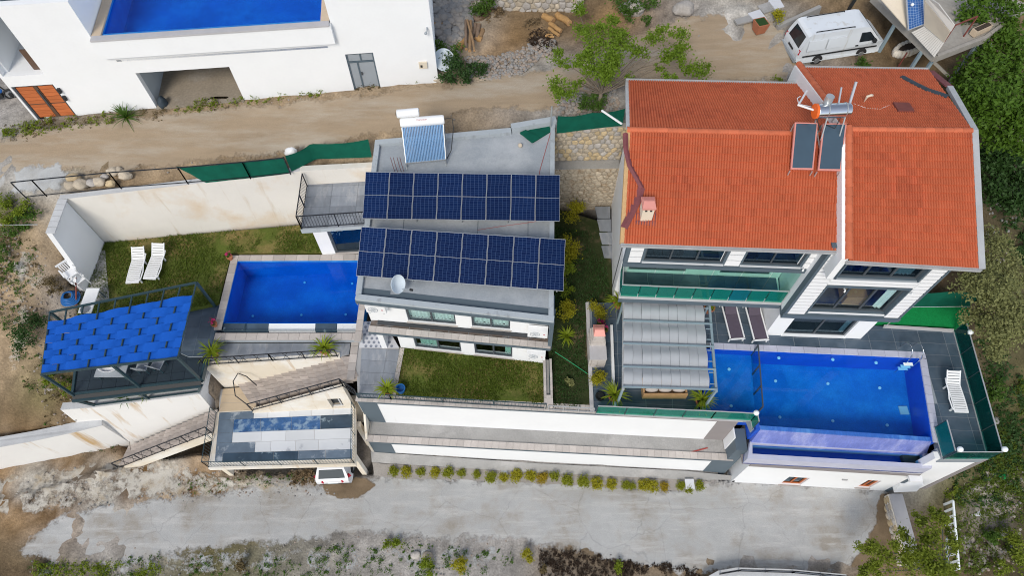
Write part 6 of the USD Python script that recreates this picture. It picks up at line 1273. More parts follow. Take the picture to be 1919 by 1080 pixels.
for w in vb: q = MB(); q.bar(F2(-.01, w, .09), F2(1.01, w, .09), .06, .07); part(pg_, "cross_beam", q, "steel_blue")
q = MB(); q.bar(F2(1, 0, .0), F2(1, 1.02, .0), .1, .12); part(pg_, "side_beam", q, "steel_blue"); q = MB(); q.bar(F2(0, 0, -.05), F2(0, 1.02, -.05), .1, .12); part(pg_, "side_beam", q, "gutter")
for k in range(8): w = (k + .5) / 8; q = MB(); q.bar(F2(uf + .005, w, .05), F2(.985, w, .05), .035); part(pg_, "slat", q, "steel_blue")
for u, w in ((0, 1), (1, 1), (0, 0), (1, 0)): p = F2(u, w); q = MB(); q.bar((p[0], p[1], RZ_), p, .09); part(pg_, "post", q, "steel_blue")
# sofa under it
so = P(1243, 741, RZ_); sf = thing("garden_sofa", "teak garden sofa with pale cushions under the fabric pergola's front edge", "sofa", so)
q = MB(); q.box(so[0] - 1.0, so[0] + .95, so[1] - .15, so[1] + .6, RZ_ + .12, RZ_ + .3); part(sf, "seat_frame", q, "teak")
q = MB(); q.box(so[0] - 1.0, so[0] + .95, so[1] - .22, so[1] - .152, RZ_ + .12, RZ_ + .62); part(sf, "back_rest", q, "teak")
for s_ in (-1.0, .87): q = MB(); q.box(so[0] + s_, so[0] + s_ + .08, so[1] - .15, so[1] + .6, RZ_ + .302, RZ_ + .55); part(sf, "arm_rest", q, "teak")
for i in range(3): q = MB(); q.ball((so[0] - .6 + .6 * i, so[1] + .06, RZ_ + .52), (.29, .12, .2), 2, i, .05); part(sf, "cushion", q, "cushion", smooth=True)
for dx in (-.95, .85):
    for dy in (-.15, .5): q = MB(); q.box(so[0] + dx, so[0] + dx + .07, so[1] + dy, so[1] + dy + .07, RZ_, RZ_ + .12); part(sf, "leg", q, "teak")

# ------------------------------------------------------------------ blue pergola on its steel platform
bz, dz_ = 8.2, 5.8
bp_ = thing("blue_pergola", "steel pergola woven with bright blue fabric strips on a raised platform", "pergola", (-17, 13, 4.2))
b4 = [P(93.6, 585.5, bz), P(368, 530, bz), P(333, 671, bz), P(78, 702, bz)]; B2 = lambda u, v, h=0: (1 - v) * ((1 - u) * b4[0] + u * b4[1]) + v * ((1 - u) * b4[3] + u * b4[2]) + (0, 0, h)
for i in range(10): q = MB(); u = i / 9; q.bar(B2(u, 0), B2(u, 1), .05, .06); part(bp_, "rafter", q, "dark_steel")
for v in (0, 1): q = MB(); q.bar(B2(0, v, 0), B2(1, v, 0), .07, .1); part(bp_, "edge_beam", q, "dark_steel")
rows_ = 7; v0_, v1_ = .17, .985
for r in range(rows_):
    va, vb_ = v0_ + (v1_ - v0_) * (r - .07) / rows_, v0_ + (v1_ - v0_) * (r + 1.07) / rows_; n = 73; v = []; rng = random.Random(r + 3); ga = rng.uniform(-.006, .01); par = (0, 1, 0, 1, 1, 0, 1)[r]
    par = r % 2
    for k in range(n):
        u = k / (n - 1); c = math.cos(u * 9 * PI + par * PI); h = .034 * math.copysign(abs(c) ** .3, c); wob = .02 * math.sin(u * 21 + r * 2) + ga
        e0, e1 = (.0, .03) if abs(c) > .6 else (.0, .01)
        for w in (0, .33, .66, 1): v.append(B2(u, va + (vb_ - va) * w + wob * .35, h - .012 * math.sin(w * PI) * (1 - abs(c))))
    f = np.array([(4 * k - 4 + j, 4 * k - 3 + j, 4 * k + 1 + j, 4 * k + j) for k in range(1, n) for j in range(3)]); q = MB(); q.add(v, f); q.add(np.array(v) - (0, 0, .008), f[:, ::-1]); part(bp_, "fabric_strip", q, "blue_fabric", smooth=True)
# platform
pl = [P2(352, 668, dz_), P2(343, 719, dz_), P2(137, 733, dz_), P(93.6, 585.5, bz)[:2] + (.05, .4), P(368, 530, bz)[:2] + (0, .0)]
pl = [b4[3][:2] + (-.05, .05), b4[2][:2] + (.05, .0), b4[1][:2] + (.05, 0), b4[0][:2] + (0, 0)]
fl = part(bp_, "platform", MB().prism(pl, dz_ - .12, dz_ - .01), "dark_steel")
pave(fl, pl, dz_ + .01, pl[0], .1, .6, .6, ["platform_board"], t=.02)
e = [np.array([*p, dz_]) for p in pl]
for a, b in ((e[0], e[1]), (e[1], e[2]), (e[3], e[0])): q = MB(); q.bar(a - (0, 0, .06), b - (0, 0, .06), .1, .3); part(bp_, "platform_beam", q, "dark_steel")
q = MB(); q.bar(e[0] + (.0, -.28, -.12), e[1] + (.0, -.28, -.12), .1, .12); part(bp_, "platform_beam", q, "dark_steel")
q = MB(); q.hexa([p for p in (e[0] + (0, -.23, -.1), e[1] + (0, -.23, -.1), e[1] + (0, -.06, -.02), e[0] + (0, -.06, -.02), e[0] + (0, -.23, -.07), e[1] + (0, -.23, -.07), e[1] + (0, -.06, .01), e[0] + (0, -.06, .01))]); part(bp_, "louvre_panel", q, "black_trim")
for p in (b4[3], b4[2], b4[0], b4[1], B2(.52, 1)):
    q = MB(); q.bar(p, (p[0], p[1], dz_ - .1), .1); part(bp_, "post", q, "dark_steel")
for p, px in ((e[0], (176, 764)), ((e[0] + e[1]) / 2, (277, 752)), (e[1], (370, 739))): w_ = P(*px, 4.45); q = MB(); q.bar(p + (0, -.2, -.15), w_ + (0, .12, 0), .11); part(bp_, "strut", q, "dark_steel")
q = MB(); q.bar(P(176, 764, 4.55) + (0, .12, 0), P(370, 739, 4.55) + (0, .12, 0), .06); part(bp_, "foot_beam", q, "dark_steel")
# bits on the platform
t = thing("bath_tub", "small white oval tub on a bench under the blue pergola's front edge", "tub", P(205, 693, dz_ + .4))
c = P(205, 693, dz_ + .45); q = MB(); prof = [(0, .0), (.28, .02), (.4, .14), (.43, .2), (.38, .2), (.3, .08), (0, .06)]; q.lathe(prof, (0, 0, 0), 20); v, f = q.cat(); v = v * (1.0, .5, 1) + c; part(t, "shell", (v, f), "white_plastic", smooth=50)
t = thing("side_table", "pale bench top carrying the white tub under the blue pergola", "bench", P(215, 702, dz_)); q = MB(); q.box(c[0] - .6, c[0] + .75, c[1] - .35, c[1] + .35, dz_ + .38, dz_ + .43); part(t, "bench_top", q, "slate_light")
for dx in (-.5, .65):
    for dy in (-.28, .28): q = MB(); q.bar((c[0] + dx, c[1] + dy, dz_), (c[0] + dx, c[1] + dy, dz_ + .38), .05); part(t, "leg", q, "dark_steel")
def chair(name, label, c, rz, m_="white_plastic", legs="dark_steel"):
    t = thing(name, label, "chair", c, rz); L_ = lambda a, b, z: (a, b, z)
    q = MB(); q.box(-.24, .24, -.22, .24, .42, .46); part(t, "seat", q, m_, local=True); q = MB(); q.hexa([(-.24, .22, .47), (.24, .22, .47), (.24, .25, .47), (-.24, .25, .47), (-.22, .32, .9), (.22, .32, .9), (.22, .35, .9), (-.22, .35, .9)]); part(t, "backrest", q, m_, local=True)
    for sx_ in (-.21, .21):
        for sy_ in (-.2, .22): q = MB(); q.bar((sx_, sy_, 0), (sx_ * 1., sy_, .42), .035); part(t, "leg", q, legs, local=True)
    return t
chair("chair", "dark chair with pale seat nearest the blue pergola's right post", P(303, 690, dz_), 2.9, "slate_light"); chair("chair", "dark chair with pale seat left of its twin under the blue pergola", P(275, 693, dz_), 3.1, "slate_light")
railing("railing", "patterned dark railing along the grey ledge below the left pool", [(-14.1, 12.62, LDZ + .03), (-11, 12.85, LDZ + .03), (-8.05, 13.06, LDZ + .03)], h=.75, m="black_steel", braces=True, gap=.3)
ra, rb = P(475, 775, CPZ + .05), np.array([*P2(664, 765, CPZ), LDZ + .1]); rb = np.array([-7.5, 11.5, LDZ + .08]); ra = np.array([*P2(474, 775, CPZ), CPZ + .05]); rb[:2] = sW(sW.L, -.1, 0)[:2]; ra[:2] = sW(0, -.1, 0)[:2]
railing("railing", "patterned dark railing up the upper staircase above the cream triangular wall", [ra, rb], h=.9, m="black_steel", braces=True, gap=.3)
railing("railing", "short dark railing joining the staircase rail to the garden railing", [rb, (-6.9, 11.1, LDZ)], h=.9, m="black_steel")
q = MB(); q.tube([ra + (0, 0, .9), P(441, 742, CPZ + 1.3), P(437, 715, CPZ + 1.5), P(446, 700, CPZ + 1.7), P(462, 706, CPZ + 1.6), P(481, 723, CPZ + .9)], .025, 8); single("hoop_handrail", q, "black_steel", "thin black bent handrail loop at the foot of the upper staircase", "handrail", smooth=True)
sa_, sb_ = P(224, 878, .4), P(397, 812, CPZ); 
railing("railing", "patterned dark railing beside the lower staircase", [sa_, sb_], h=.85, m="black_steel", braces=True, gap=.3)
q = MB(); a, b = np.array(sa_), np.array(sb_); q.hexa([a + (0, -.1, -.5), b + (0, -.1, -.6), b + (0, .1, -.6), a + (0, .1, -.5), a + (0, -.1, .0), b + (0, -.1, .0), b + (0, .1, .0), a + (0, .1, .0)]); single("stair_kerb", q, "cream_wall", "cream sloping kerb under the lower staircase railing", "kerb")
railing("railing", "dark railing round the marble carport roof", [P(408, 775, CPZ) + (-.05, 0, 0), P(391, 876, CPZ), P(664, 869, CPZ), P(665, 765, CPZ)], h=.85, m="dark_steel", gap=.14, th=.02)

# ------------------------------------------------------------------ vehicles
def vbody(prof, hw, n=4):
    """side outline (x, z) with half width hw(z): rounded plan is left to the outline"""
    pg = Polygon(prof).segmentize(.22); o = list(pg.exterior.coords)[:-1]
    x0, x1 = min(p[0] for p in o), max(p[0] for p in o)
    def w(x, z): t = min(x - x0, x1 - x) / .28; return hw(z) * (1 - .12 * max(0, 1 - t) ** 2)
    tri = earcut(o); k = len(o); v = [(x, -w(x, z), z) for x, z in o] + [(x, w(x, z), z) for x, z in o]
    f = [t for t in tri] + [(a + k, c + k, b + k) for a, b, c in tri]; ccw = pg.exterior.is_ccw
    ym = []
    for i in range(k):
        j = (i + 1) % k; f += [(i, j + k, j), (i, i + k, j + k)] if ccw else [(i, j, j + k), (i, j + k, i + k)]
    t = trimesh.Trimesh(v, f, process=False); t.fix_normals(); return np.array(t.vertices), np.array(t.faces), w
def wheel(t, x, y, r=.31, w=.2):
    s_ = 1 if y > 0 else -1; q = MB(); q.tube([(x, y - s_ * w, r), (x, y - s_ * .02, r), (x, y, r)], [r, r, r * .9], 18); p = part(t, "wheel", q, "tyre", smooth=40, local=True); q = MB(); q.tube([(x, y - s_ * .05, r), (x, y + s_ * .012, r)], [r * .62, r * .5], 12); part(p, "rim", q, "hub_cap", local=True)
def plate(t, name, pts, m, th=.012):
    """thin shaped panel lying on the body, given by its corner points"""
    p = np.array(pts, float); c = p.mean(0); nn = np.cross(p[1] - p[0], p[2] - p[0]); nn /= np.linalg.norm(nn)
    if nn @ (c - np.array([c[0] * .5, 0, .8])) < 0: nn = -nn
    k = len(p); tri = [(0, i, i + 1) for i in range(1, k - 1)]; v = np.vstack([p - nn * .03, p + nn * th]); f = [(c_, b, a) for a, b, c_ in tri] + [(a + k, b + k, c_ + k) for a, b, c_ in tri]
    for i in range(k): j = (i + 1) % k; f += [(i, j, j + k), (i, j + k, i + k)]
    q = MB(); q.solid(v, f); return part(t, name, q, m, local=True)
wr_, wf_ = P(1523, 117, 11.2), P(1607, 104, 11.2); d = (wf_ - wr_)[:2]; yaw = math.atan2(d[1], d[0])
vc = (wr_[:2] + wf_[:2]) / 2 + np.array([-math.sin(yaw), math.cos(yaw)]) * .80
vz = 11.1; vc = vc - (.0, .12)
van = thing("van", "white panel van with roof rails parked on the dirt lane behind the tiled house", "van", (*vc, vz), yaw)
hw = lambda z: .86 if z < 1.05 else .86 - .17 * ((z - 1.05) / .9) ** 1.2
v, f, w_ = vbody([(-2.35, .42), (-2.4, .75), (-2.38, 1.0), (-2.12, 1.84), (-1.95, 1.94), (.95, 1.95), (1.25, 1.86), (1.98, 1.12), (2.36, .92), (2.42, .5), (2.3, .3), (-2.2, .3)], hw)
part(van, "body", (v, f), "van_paint", smooth=28, local=True)
rescale(van, .93)
for x in (-1.15, 1.32):
    for y in (-.85, .85): wheel(van, x, y)
ys = lambda z, x=0: w_(x, z) + .004
for s_ in (-1, 1):
    plate(van, "side_window", [(1.78, s_ * ys(1.16), 1.16), (.85, s_ * ys(1.16), 1.16), (.82, s_ * ys(1.66), 1.66), (1.28, s_ * ys(1.66), 1.66)], "black_glass")
    plate(van, "side_trim", [(-2.1, s_ * ys(.72), .70), (2.0, s_ * ys(.72), .70), (2.0, s_ * ys(.72), .76), (-2.1, s_ * ys(.72), .76)], "black_trim")
    for a, b in ((-2.0, -1.05), (-.95, .0)): plate(van, "side_panel", [(a, s_ * ys(1.1), 1.05), (b, s_ * ys(1.1), 1.05), (b, s_ * ys(1.6), 1.6), (a, s_ * ys(1.6), 1.6)], "van_paint", .006)
    plate(van, "door_handle", [(.72, s_ * ys(.95), .93), (.86, s_ * ys(.95), .93), (.86, s_ * ys(.95), .98), (.72, s_ * ys(.95), .98)], "black_trim", .02)
    plate(van, "tail_light", [(-2.38, s_ * .70, .86), (-2.38, s_ * .82, .86), (-2.34, s_ * .80, 1.12), (-2.34, s_ * .69, 1.12)], "lamp_red")
    q = MB(); q.bar((-1.7, s_ * .58, 2.0), (.35, s_ * .60, 2.0), .035); q.bar((-1.7, s_ * .58, 1.93), (-1.7, s_ * .58, 2.0), .03); q.bar((.35, s_ * .6, 1.93), (.35, s_ * .6, 2.0), .03); part(van, "roof_rail", q, "black_trim", local=True)
    q = MB(); q.box(1.55, 1.68, min(s_ * .86, s_ * 1.04), max(s_ * .86, s_ * 1.04), 1.12, 1.3); part(van, "mirror", q, "black_trim", local=True)
    plate(van, "headlight", [(2.42, s_ * .5, .7), (2.42, s_ * .72, .7), (2.4, s_ * .72, .86), (2.4, s_ * .5, .86)], "inlet_white")
plate(van, "rear_window", [(-2.355, -.58, 1.12), (-2.355, .58, 1.12), (-2.16, .52, 1.74), (-2.16, -.52, 1.74)], "black_glass")
plate(van, "windscreen", [(1.92, -.66, 1.2), (1.92, .66, 1.2), (1.34, .58, 1.79), (1.34, -.58, 1.79)], "black_glass")
plate(van, "number_plate", [(-2.405, -.26, .74), (-2.405, .26, .74), (-2.40, .26, .85), (-2.40, -.26, .85)], "black_trim")
q = MB(); q.box(-2.46, -2.36, -.8, .8, .38, .56); part(van, "bumper", q, "slate_light", local=True)
q = MB(); q.box(-2.0, 2.1, -.7, .7, .16, .32); part(van, "underbody", q, "black_trim", local=True)
# saloon under the carport
cpos = P(622, 907, .5); car = thing("car", "white saloon car parked under the marble carport with its tail sticking out", "car", (cpos[0] + .0, cpos[1] + 2.05, .02), PI / 2 + .05)
hwc = lambda z: .88 if z < .85 else .88 - .24 * ((z - .85) / .6)
v, f, w_ = vbody([(-2.02, .35), (-2.08, .6), (-2.04, .9), (-1.95, 1.0), (-1.58, 1.43), (-1.2, 1.48), (-.2, 1.5), (.45, 1.38), (1.15, .98), (1.95, .84), (2.15, .62), (2.12, .3), (-2.0, .3)], hwc)
part(car, "body", (v, f), "car_paint", smooth=30, local=True)
for x in (-1.25, 1.35):
    for y in (-.88, .88): wheel(car, x, y, .32)
plate(car, "rear_window", [(-1.94, -.64, 1.03), (-1.94, .64, 1.03), (-1.62, .56, 1.40), (-1.62, -.56, 1.40)], "black_glass", .016); plate(car, "windscreen", [(1.05, -.68, 1.06), (1.05, .68, 1.06), (.5, .58, 1.37), (.5, -.58, 1.37)], "black_glass", .016)
for s_ in (-1, 1):
    plate(car, "side_window", [(-1.3, s_ * .845, .98), (.85, s_ * .845, .98), (.4, s_ * .73, 1.3), (-.85, s_ * .73, 1.3)], "black_glass", .012)
    q = MB(); q.hexa([(-2.13, s_ * .45, .76), (-1.8, s_ * .90, .82), (-1.8, s_ * .90, .98), (-2.06, s_ * .45, .92), (-2.0, s_ * .4, .76), (-1.7, s_ * .8, .80), (-1.7, s_ * .8, .96), (-1.95, s_ * .4, .9)]); part(car, "tail_light", q, "lamp_red", local=True)
    q = MB(); q.box(.75, .88, min(s_ * .88, s_ * 1.03), max(s_ * .88, s_ * 1.03), .95, 1.1); part(car, "mirror", q, "car_paint", local=True)
plate(car, "number_plate", [(-2.075, -.25, .60), (-2.075, .25, .60), (-2.065, .25, .71), (-2.065, -.25, .71)], "inlet_white"); q = MB(); q.box(-2.0, 2.0, -.75, .75, .16, .31); part(car, "underbody", q, "black_trim", local=True)
# motorcycle at the left edge
mz = 10.15; mc = P(2, 190, mz); mo = thing("motorcycle", "blue and red motorcycle half in view left of the white house corner", "motorcycle", mc, .3)
for x in (-.62, .62): q = MB(); q.tube([(x + .27 * math.cos(a), 0, .3 + .27 * math.sin(a)) for a in np.linspace(0, 2 * PI, 19)], .05, 6, False); p = part(mo, "wheel", q, "tyre", smooth=True, local=True); q = MB(); q.tube([(x, -.04, .3), (x, .04, .3)], .2, 10); part(p, "rim", q, "hub_cap", local=True)
q = MB(); q.ball((0, 0, .62), (.42, .16, .2), 2); part(mo, "fuel_tank", q, "tank_blue", smooth=True, local=True); q = MB(); q.ball((-.4, 0, .78), (.4, .14, .08), 2); part(mo, "seat", q, "black_trim", smooth=True, local=True); q = MB(); q.ball((-.75, 0, .7), (.2, .1, .12), 2); part(mo, "tail", q, "lamp_red", smooth=True, local=True)
q = MB(); q.box(-.25, .3, -.12, .12, .25, .55); q.bar((.62, 0, .3), (.4, 0, .95), .05); q.bar((.4, -.32, .98), (.4, .32, .98), .03); part(mo, "frame", q, "black_trim", local=True)

# ------------------------------------------------------------------ sun loungers, chairs, pots
def plastic_lounger(label, c, rz, arm=1):
    t = thing("sun_lounger", label, "sun lounger", c, rz)
    zc = lambda y: .34 + (.0 if y < .42 else (y - .42) * .62) + (.02 * math.sin((y + .95) * 3.2) if y < .42 else 0)
    for i in range(17):
        y = -.86 + i * .105; q = MB(); q.hexa([(-.26, y, zc(y)), (.26, y, zc(y)), (.26, y + .075, zc(y + .075)), (-.26, y + .075, zc(y + .075)), (-.26, y, zc(y) + .025), (.26, y, zc(y) + .025), (.26, y + .075, zc(y + .075) + .025), (-.26, y + .075, zc(y + .075) + .025)]); part(t, "slat", q, "white_plastic", local=True)
    for s_ in (-1, 1):
        q = MB(); ys_ = np.linspace(-.93, .93, 14); q.tube([(s_ * .285, y, zc(y) + .005) for y in ys_], .032, 6); part(t, "side_rail", q, "white_plastic", smooth=True, local=True)
        for y in (-.75, .3): q = MB(); q.bar((s_ * .28, y, 0), (s_ * .28, y, zc(y)), .06); part(t, "leg", q, "white_plastic", local=True)
    q = MB(); s_ = arm; q.tube([(s_ * .3, .62, .47), (s_ * .42, .55, .55), (s_ * .44, .3, .56), (s_ * .40, .0, .5), (s_ * .42, -.35, .42), (s_ * .36, -.75, .36), (s_ * .28, -.85, .34)], .03, 6); part(t, "armrest", q, "white_plastic", smooth=True, local=True)
    q = MB(); q.box(-.3, .3, -.95, -.87, .31, .37); part(t, "foot_end", q, "white_plastic", local=True)
    return t
plastic_lounger("white slatted plastic lounger on the left lawn, left of its pair", P(262, 506, LZ), .06); plastic_lounger("white slatted plastic lounger on the left lawn nearer the pool", P(297, 499, LZ), -.04); plastic_lounger("white slatted plastic lounger alone on the dark deck right of the big pool", P(1783, 741, RZ_), -.05, -1)
def mesh_lounger(label, c, rz):
    t = thing("sun_lounger", label, "sun lounger", c, rz)
    q = MB(); q.hexa([(-.29, -.98, .33), (.29, -.98, .33), (.29, .25, .33), (-.29, .25, .33), (-.29, -.98, .345), (.29, -.98, .345), (.29, .25, .345), (-.29, .25, .345)]); part(t, "seat", q, "brown_mesh", local=True)
    q = MB(); q.hexa([(-.28, .26, .34), (.28, .26, .34), (.26, .92, .62), (-.26, .92, .62), (-.28, .26, .355), (.28, .26, .355), (.26, .92, .635), (-.26, .92, .635)]); part(t, "backrest", q, "brown_mesh", local=True)
    for s_ in (-1, 1): q = MB(); q.bar((s_ * .33, -1.02, .33), (s_ * .33, .95, .33), .06); part(t, "side_rail", q, "white_plastic", local=True)
    for y in (-1.02, .95): q = MB(); q.bar((-.36, y, .33), (.36, y, .33), .06); part(t, "end_rail", q, "white_plastic", local=True)
    for s_ in (-1, 1):
        for y in (-.97, .9): q = MB(); q.bar((s_ * .33, y, 0), (s_ * .33, y, .3), .05); part(t, "leg", q, "white_plastic", local=True)
mesh_lounger("white framed lounger with dark purple mesh beside the fabric pergola", P(1369, 605, RZ_), .07); mesh_lounger("white framed lounger with dark purple mesh beside the house corner", P(1413, 607, RZ_), .06)
# stacked plastic chairs, table and hose at the left
def plastic_chair(name, label, c, rz):
    t = thing(name, label, "chair", c, rz)
    q = MB(); q.box(-.25, .25, -.24, .24, .42, .45); part(t, "seat", q, "white_plastic", local=True)
    for i in range(5): q = MB(); x = -.2 + i * .09; q.hexa([(x, .24, .46), (x + .05, .24, .46), (x + .05, .27, .46), (x, .27, .46), (x, .34, .86), (x + .05, .34, .86), (x + .05, .37, .86), (x, .37, .86)]); part(t, "back_slat", q, "white_plastic", local=True)
    q = MB(); q.box(-.27, .27, .33, .38, .84, .92); part(t, "top_rail", q, "white_plastic", local=True)
    for s_ in (-1, 1):
        q = MB(); q.box(min(s_ * .25, s_ * .31), max(s_ * .25, s_ * .31), -.24, .3, .62, .66); part(t, "armrest", q, "white_plastic", local=True)
        for y in (-.22, .26): q = MB(); q.bar((s_ * .27, y, 0), (s_ * .26, y, .62), .045); part(t, "leg", q, "white_plastic", local=True)
plastic_chair("plastic_chair", "white plastic chair highest against the garden end wall", P(141, 521, 7.0), .8); plastic_chair("plastic_chair", "white plastic chair tipped beside the garden end wall", P(155, 533, 6.5), .9)
tb_ = thing("folding_table", "white narrow table below the plastic chairs at the left garden corner", "table", P(168, 560, LZ)); c = P(168, 560, LZ + .7)
q = MB(); q.box(c[0] - .3, c[0] + .3, c[1] - .75, c[1] + .55, LZ + .67, LZ + .72); part(tb_, "table_top", q, "white_plastic")
q = MB(); q.lathe([(0, LZ + .725), (.18, LZ + .725), (.2, LZ + .8), (.17, LZ + .8), (.15, LZ + .74), (0, LZ + .735)], (c[0], c[1] - .6, 0), 14); part(tb_, "basin", q, "hub_cap")
for dx in (-.25, .25):
    for dy in (-.65, .45): q = MB(); q.bar((c[0] + dx, c[1] + dy, LZ), (c[0] + dx, c[1] + dy, LZ + .67), .04); part(tb_, "leg", q, "dark_steel")
hz = 6.35; hc_ = P(133, 560, hz); q = MB()
for k in range(5): q.tube([hc_ + (math.cos(a) * (.42 - .05 * k), math.sin(a) * (.42 - .05 * k), .04 + .06 * k + .03 * math.sin(3 * a)) for a in np.linspace(0, 2 * PI, 21)], .045, 6, False)
single("garden_hose", q, "bucket_blue", "coiled blue hose heaped left of the white table", "hose", smooth=True)
q = MB(); q.tube([P(142, 520, 7.2), P(143, 576, 6.2)], .04, 6); single("timber_post", q, "rust", "thin brown pole beside the coiled blue hose", "pole")
q = MB(); q.tube([P(0, 422, 9.0), P(70, 421, 9.6)], .02, 5); single("wire", q, "galvanised", "thin pale wire running left from the garden end wall", "wire")
def leaf_blades(t, c, n, ln, w, rng, m="leaf_blade", droop=.9):
    for i in range(n):
        a = rng.uniform(0, 2 * PI); el = rng.uniform(.15, 1.4); L_ = ln * rng.uniform(.75, 1.1); pts = []
        dh = np.array([math.cos(a), math.sin(a), 0]); sd = np.array([-math.sin(a), math.cos(a), 0]); v = []; m_ = 5
        for k in range(m_):
            s_ = k / (m_ - 1); ang = el - droop * s_ * s_; 
            p = (np.array(pts[-1]) + (dh * math.cos(ang) + np.array([0, 0, 1]) * math.sin(ang)) * L_ / (m_ - 1)) if pts else np.array(c, float); pts.append(p); ww = w * (1 - s_ ** 1.6) + .003; v += [p - sd * ww, p + sd * ww]
        f = [(2 * k, 2 * k + 1, 2 * k + 3, 2 * k + 2) for k in range(m_ - 1)]; q = MB(); q.add(v, f); part(t, "leaf", q, m, local=True)
def potted(name, label, c, seed, ln=.62, n=46):
    t = thing(name, label, "potted plant", c); rng = random.Random(seed); q = MB(); q.lathe([(0, 0), (.17, 0), (.24, .34), (.27, .34), (.27, .4), (.22, .4), (.2, .36), (0, .36)], (0, 0, 0), 18); part(t, "pot", q, "terracotta", smooth=40, local=True)
    q = MB(); q.lathe([(.205, .362), (0, .365)], (0, 0, 0), 14); part(t, "soil", q, "soil", local=True); q = MB(); q.tube([(0, 0, .3), (0, 0, .5)], .04, 6); part(t, "stem", q, "bark", local=True); leaf_blades(t, (0, 0, .45), n, ln, .034, rng); return t
for i, (px, py, z, lab) in enumerate(((403, 668, LDZ, "spiky yellow-green potted plant at the left end of the grey ledge"), (612, 660, LDZ, "spiky yellow-green potted plant near the right end of the grey ledge railing"), (729, 736, LDZ, "spiky potted plant at the corner of the grey walkway and small lawn"), (1149, 748, RZ_, "spiky potted plant left of the fabric pergola's front post"), (1311, 757, RZ_, "spiky potted plant right of the teak sofa at the pool edge"), (1158, 574, RZ_, "green spiky potted plant at the balcony's left corner"))):
    potted("potted_plant", lab, P(px, py, z), 20 + i, .82 if i != 2 else .66)
potted("potted_plant", "small spiky potted plant behind the fabric pergola", P(1326, 583, RZ_), 40, .3, 20)
def flower_pot(label, c, seed, pm="pink_petal"):
    t = thing("flower_pot", label, "flower pot", c); q = MB(); q.lathe([(0, 0), (.09, 0), (.13, .2), (.15, .2), (.15, .24), (.1, .24), (0, .22)], (0, 0, 0), 14); part(t, "pot", q, "terracotta", smooth=40, local=True)
    rng = np.random.default_rng(seed); v, f = leafcloud(rng, 60, (.14, .14, .12), .05, 5); part(t, "leaves", (v + (0, 0, .32), f), "leaf_mid", local=True); v, f = leafcloud(rng, 50, (.15, .15, .12), .05, 4); part(t, "flowers", (v + (.02, .05, .45), f), pm, local=True)
def leafcloud(rng, n, rad, leaf, clumps=10, spread=.38, shell=.5, flat=.5):
    """n leaf-sized rhombs gathered in clumps through an ellipsoid"""
    c = rng.normal(size=(clumps, 3)); c /= np.linalg.norm(c, axis=1, keepdims=True); c *= (shell + (1 - shell) * rng.random((clumps, 1))) ** .5 * .8
    wt = rng.random(clumps) + .3; k = rng.choice(clumps, n, p=wt / wt.sum()); p = c[k] + rng.normal(size=(n, 3)) * spread * (.5 + .5 * rng.random((clumps, 1))[k]) * .8
    p *= np.array(rad); nn = rng.normal(size=(n, 3)); nn[:, 2] = np.abs(nn[:, 2]) + flat; nn /= np.linalg.norm(nn, axis=1, keepdims=True)
    a = np.cross(nn, rng.normal(size=(n, 3))); a /= np.linalg.norm(a, axis=1, keepdims=True); b = np.cross(nn, a); s_ = leaf * rng.uniform(.6, 1.3, (n, 1))
    v = np.stack([p - a * s_, p + b * s_ * .5, p + a * s_, p - b * s_ * .5], 1).reshape(-1, 3); i = np.arange(n) * 4; f = np.vstack([np.c_[i, i + 1, i + 2], np.c_[i, i + 2, i + 3]]); return v, f
flower_pot("red flower pot with pink blossoms on the far left corner of the left pool", P(433, 486, PZ), 1); flower_pot("small red pot with pink flower on the near left corner of the left pool", P(404, 611, PZ), 2); flower_pot("pot of pink flowers in the garden strip behind the stone barbecue", P(1123, 612, LDZ), 3); flower_pot("small pot with red flowers on the dark walkway edge by the barbecue", P(1133, 622, LDZ), 4)
q = MB(); q.lathe([(0, 0), (.16, 0), (.2, .3), (.22, .3), (.22, .33), (.18, .33), (.17, .12), (0, .1)], P(752, 733, LDZ), 18); single("bucket", q, "bucket_blue", "round blue tub on the small lawn beside the railing", "tub", smooth=40)
q = MB(); q.lathe([(0, 0), (.16, 0), (.2, .2), (.22, .2), (.18, .2), (.16, .05), (0, .05)], P(1124, 746, LDZ), 18); single("plant_tub", q, "black_trim", "round dark tub in the near corner of the garden strip", "tub", smooth=40)
# barbecue
bb = P(1117, 684, LDZ); bt = thing("barbecue", "pale stone barbecue with stepped chimney and red cap in the garden strip", "barbecue", bb)
q = MB(); q.box(-.36, .36, -.15, 1.3, 0, .1); part(bt, "plinth", q, "coping_grey", local=True)
rng = random.Random(3)
for j in range(3):
    for k in range(5):
        for s_ in (-.33, .33): q = MB(); y = -.1 + k * .26; q.box(s_ - .05, s_ + .05, y, y + .245, .1 + j * .27 + .005, .1 + (j + 1) * .27 - .008); part(bt, "stone", q, "cap_stone", local=True)
    for k in range(2): q = MB(); x = -.27 + k * .275; q.box(x, x + .265, -.14, -.04, .1 + j * .27 + .005, .1 + (j + 1) * .27 - .008); part(bt, "stone", q, "cap_stone", local=True)
q = MB(); q.box(-.38, .38, -.17, .5, .915, .98); part(bt, "worktop", q, "coping_grey", local=True)
for k, (w, z0, z1, y0) in enumerate(((.34, .915, 1.25, .5), (.28, 1.25, 1.5, .55), (.22, 1.5, 1.8, .62))): q = MB(); q.box(-w, w, y0, 1.25 - k * .08, z0, z1 - .004); part(bt, "chimney", q, "cap_stone", local=True)
q = MB(); q.hexa([(-.26, .56, 1.8), (.26, .56, 1.8), (.26, 1.16, 1.8), (-.26, 1.16, 1.8), (-.2, .8, 1.98), (.2, .8, 1.98), (.2, .9, 1.98), (-.2, .9, 1.98)]); part(bt, "cap", q, "collector_frame", local=True)
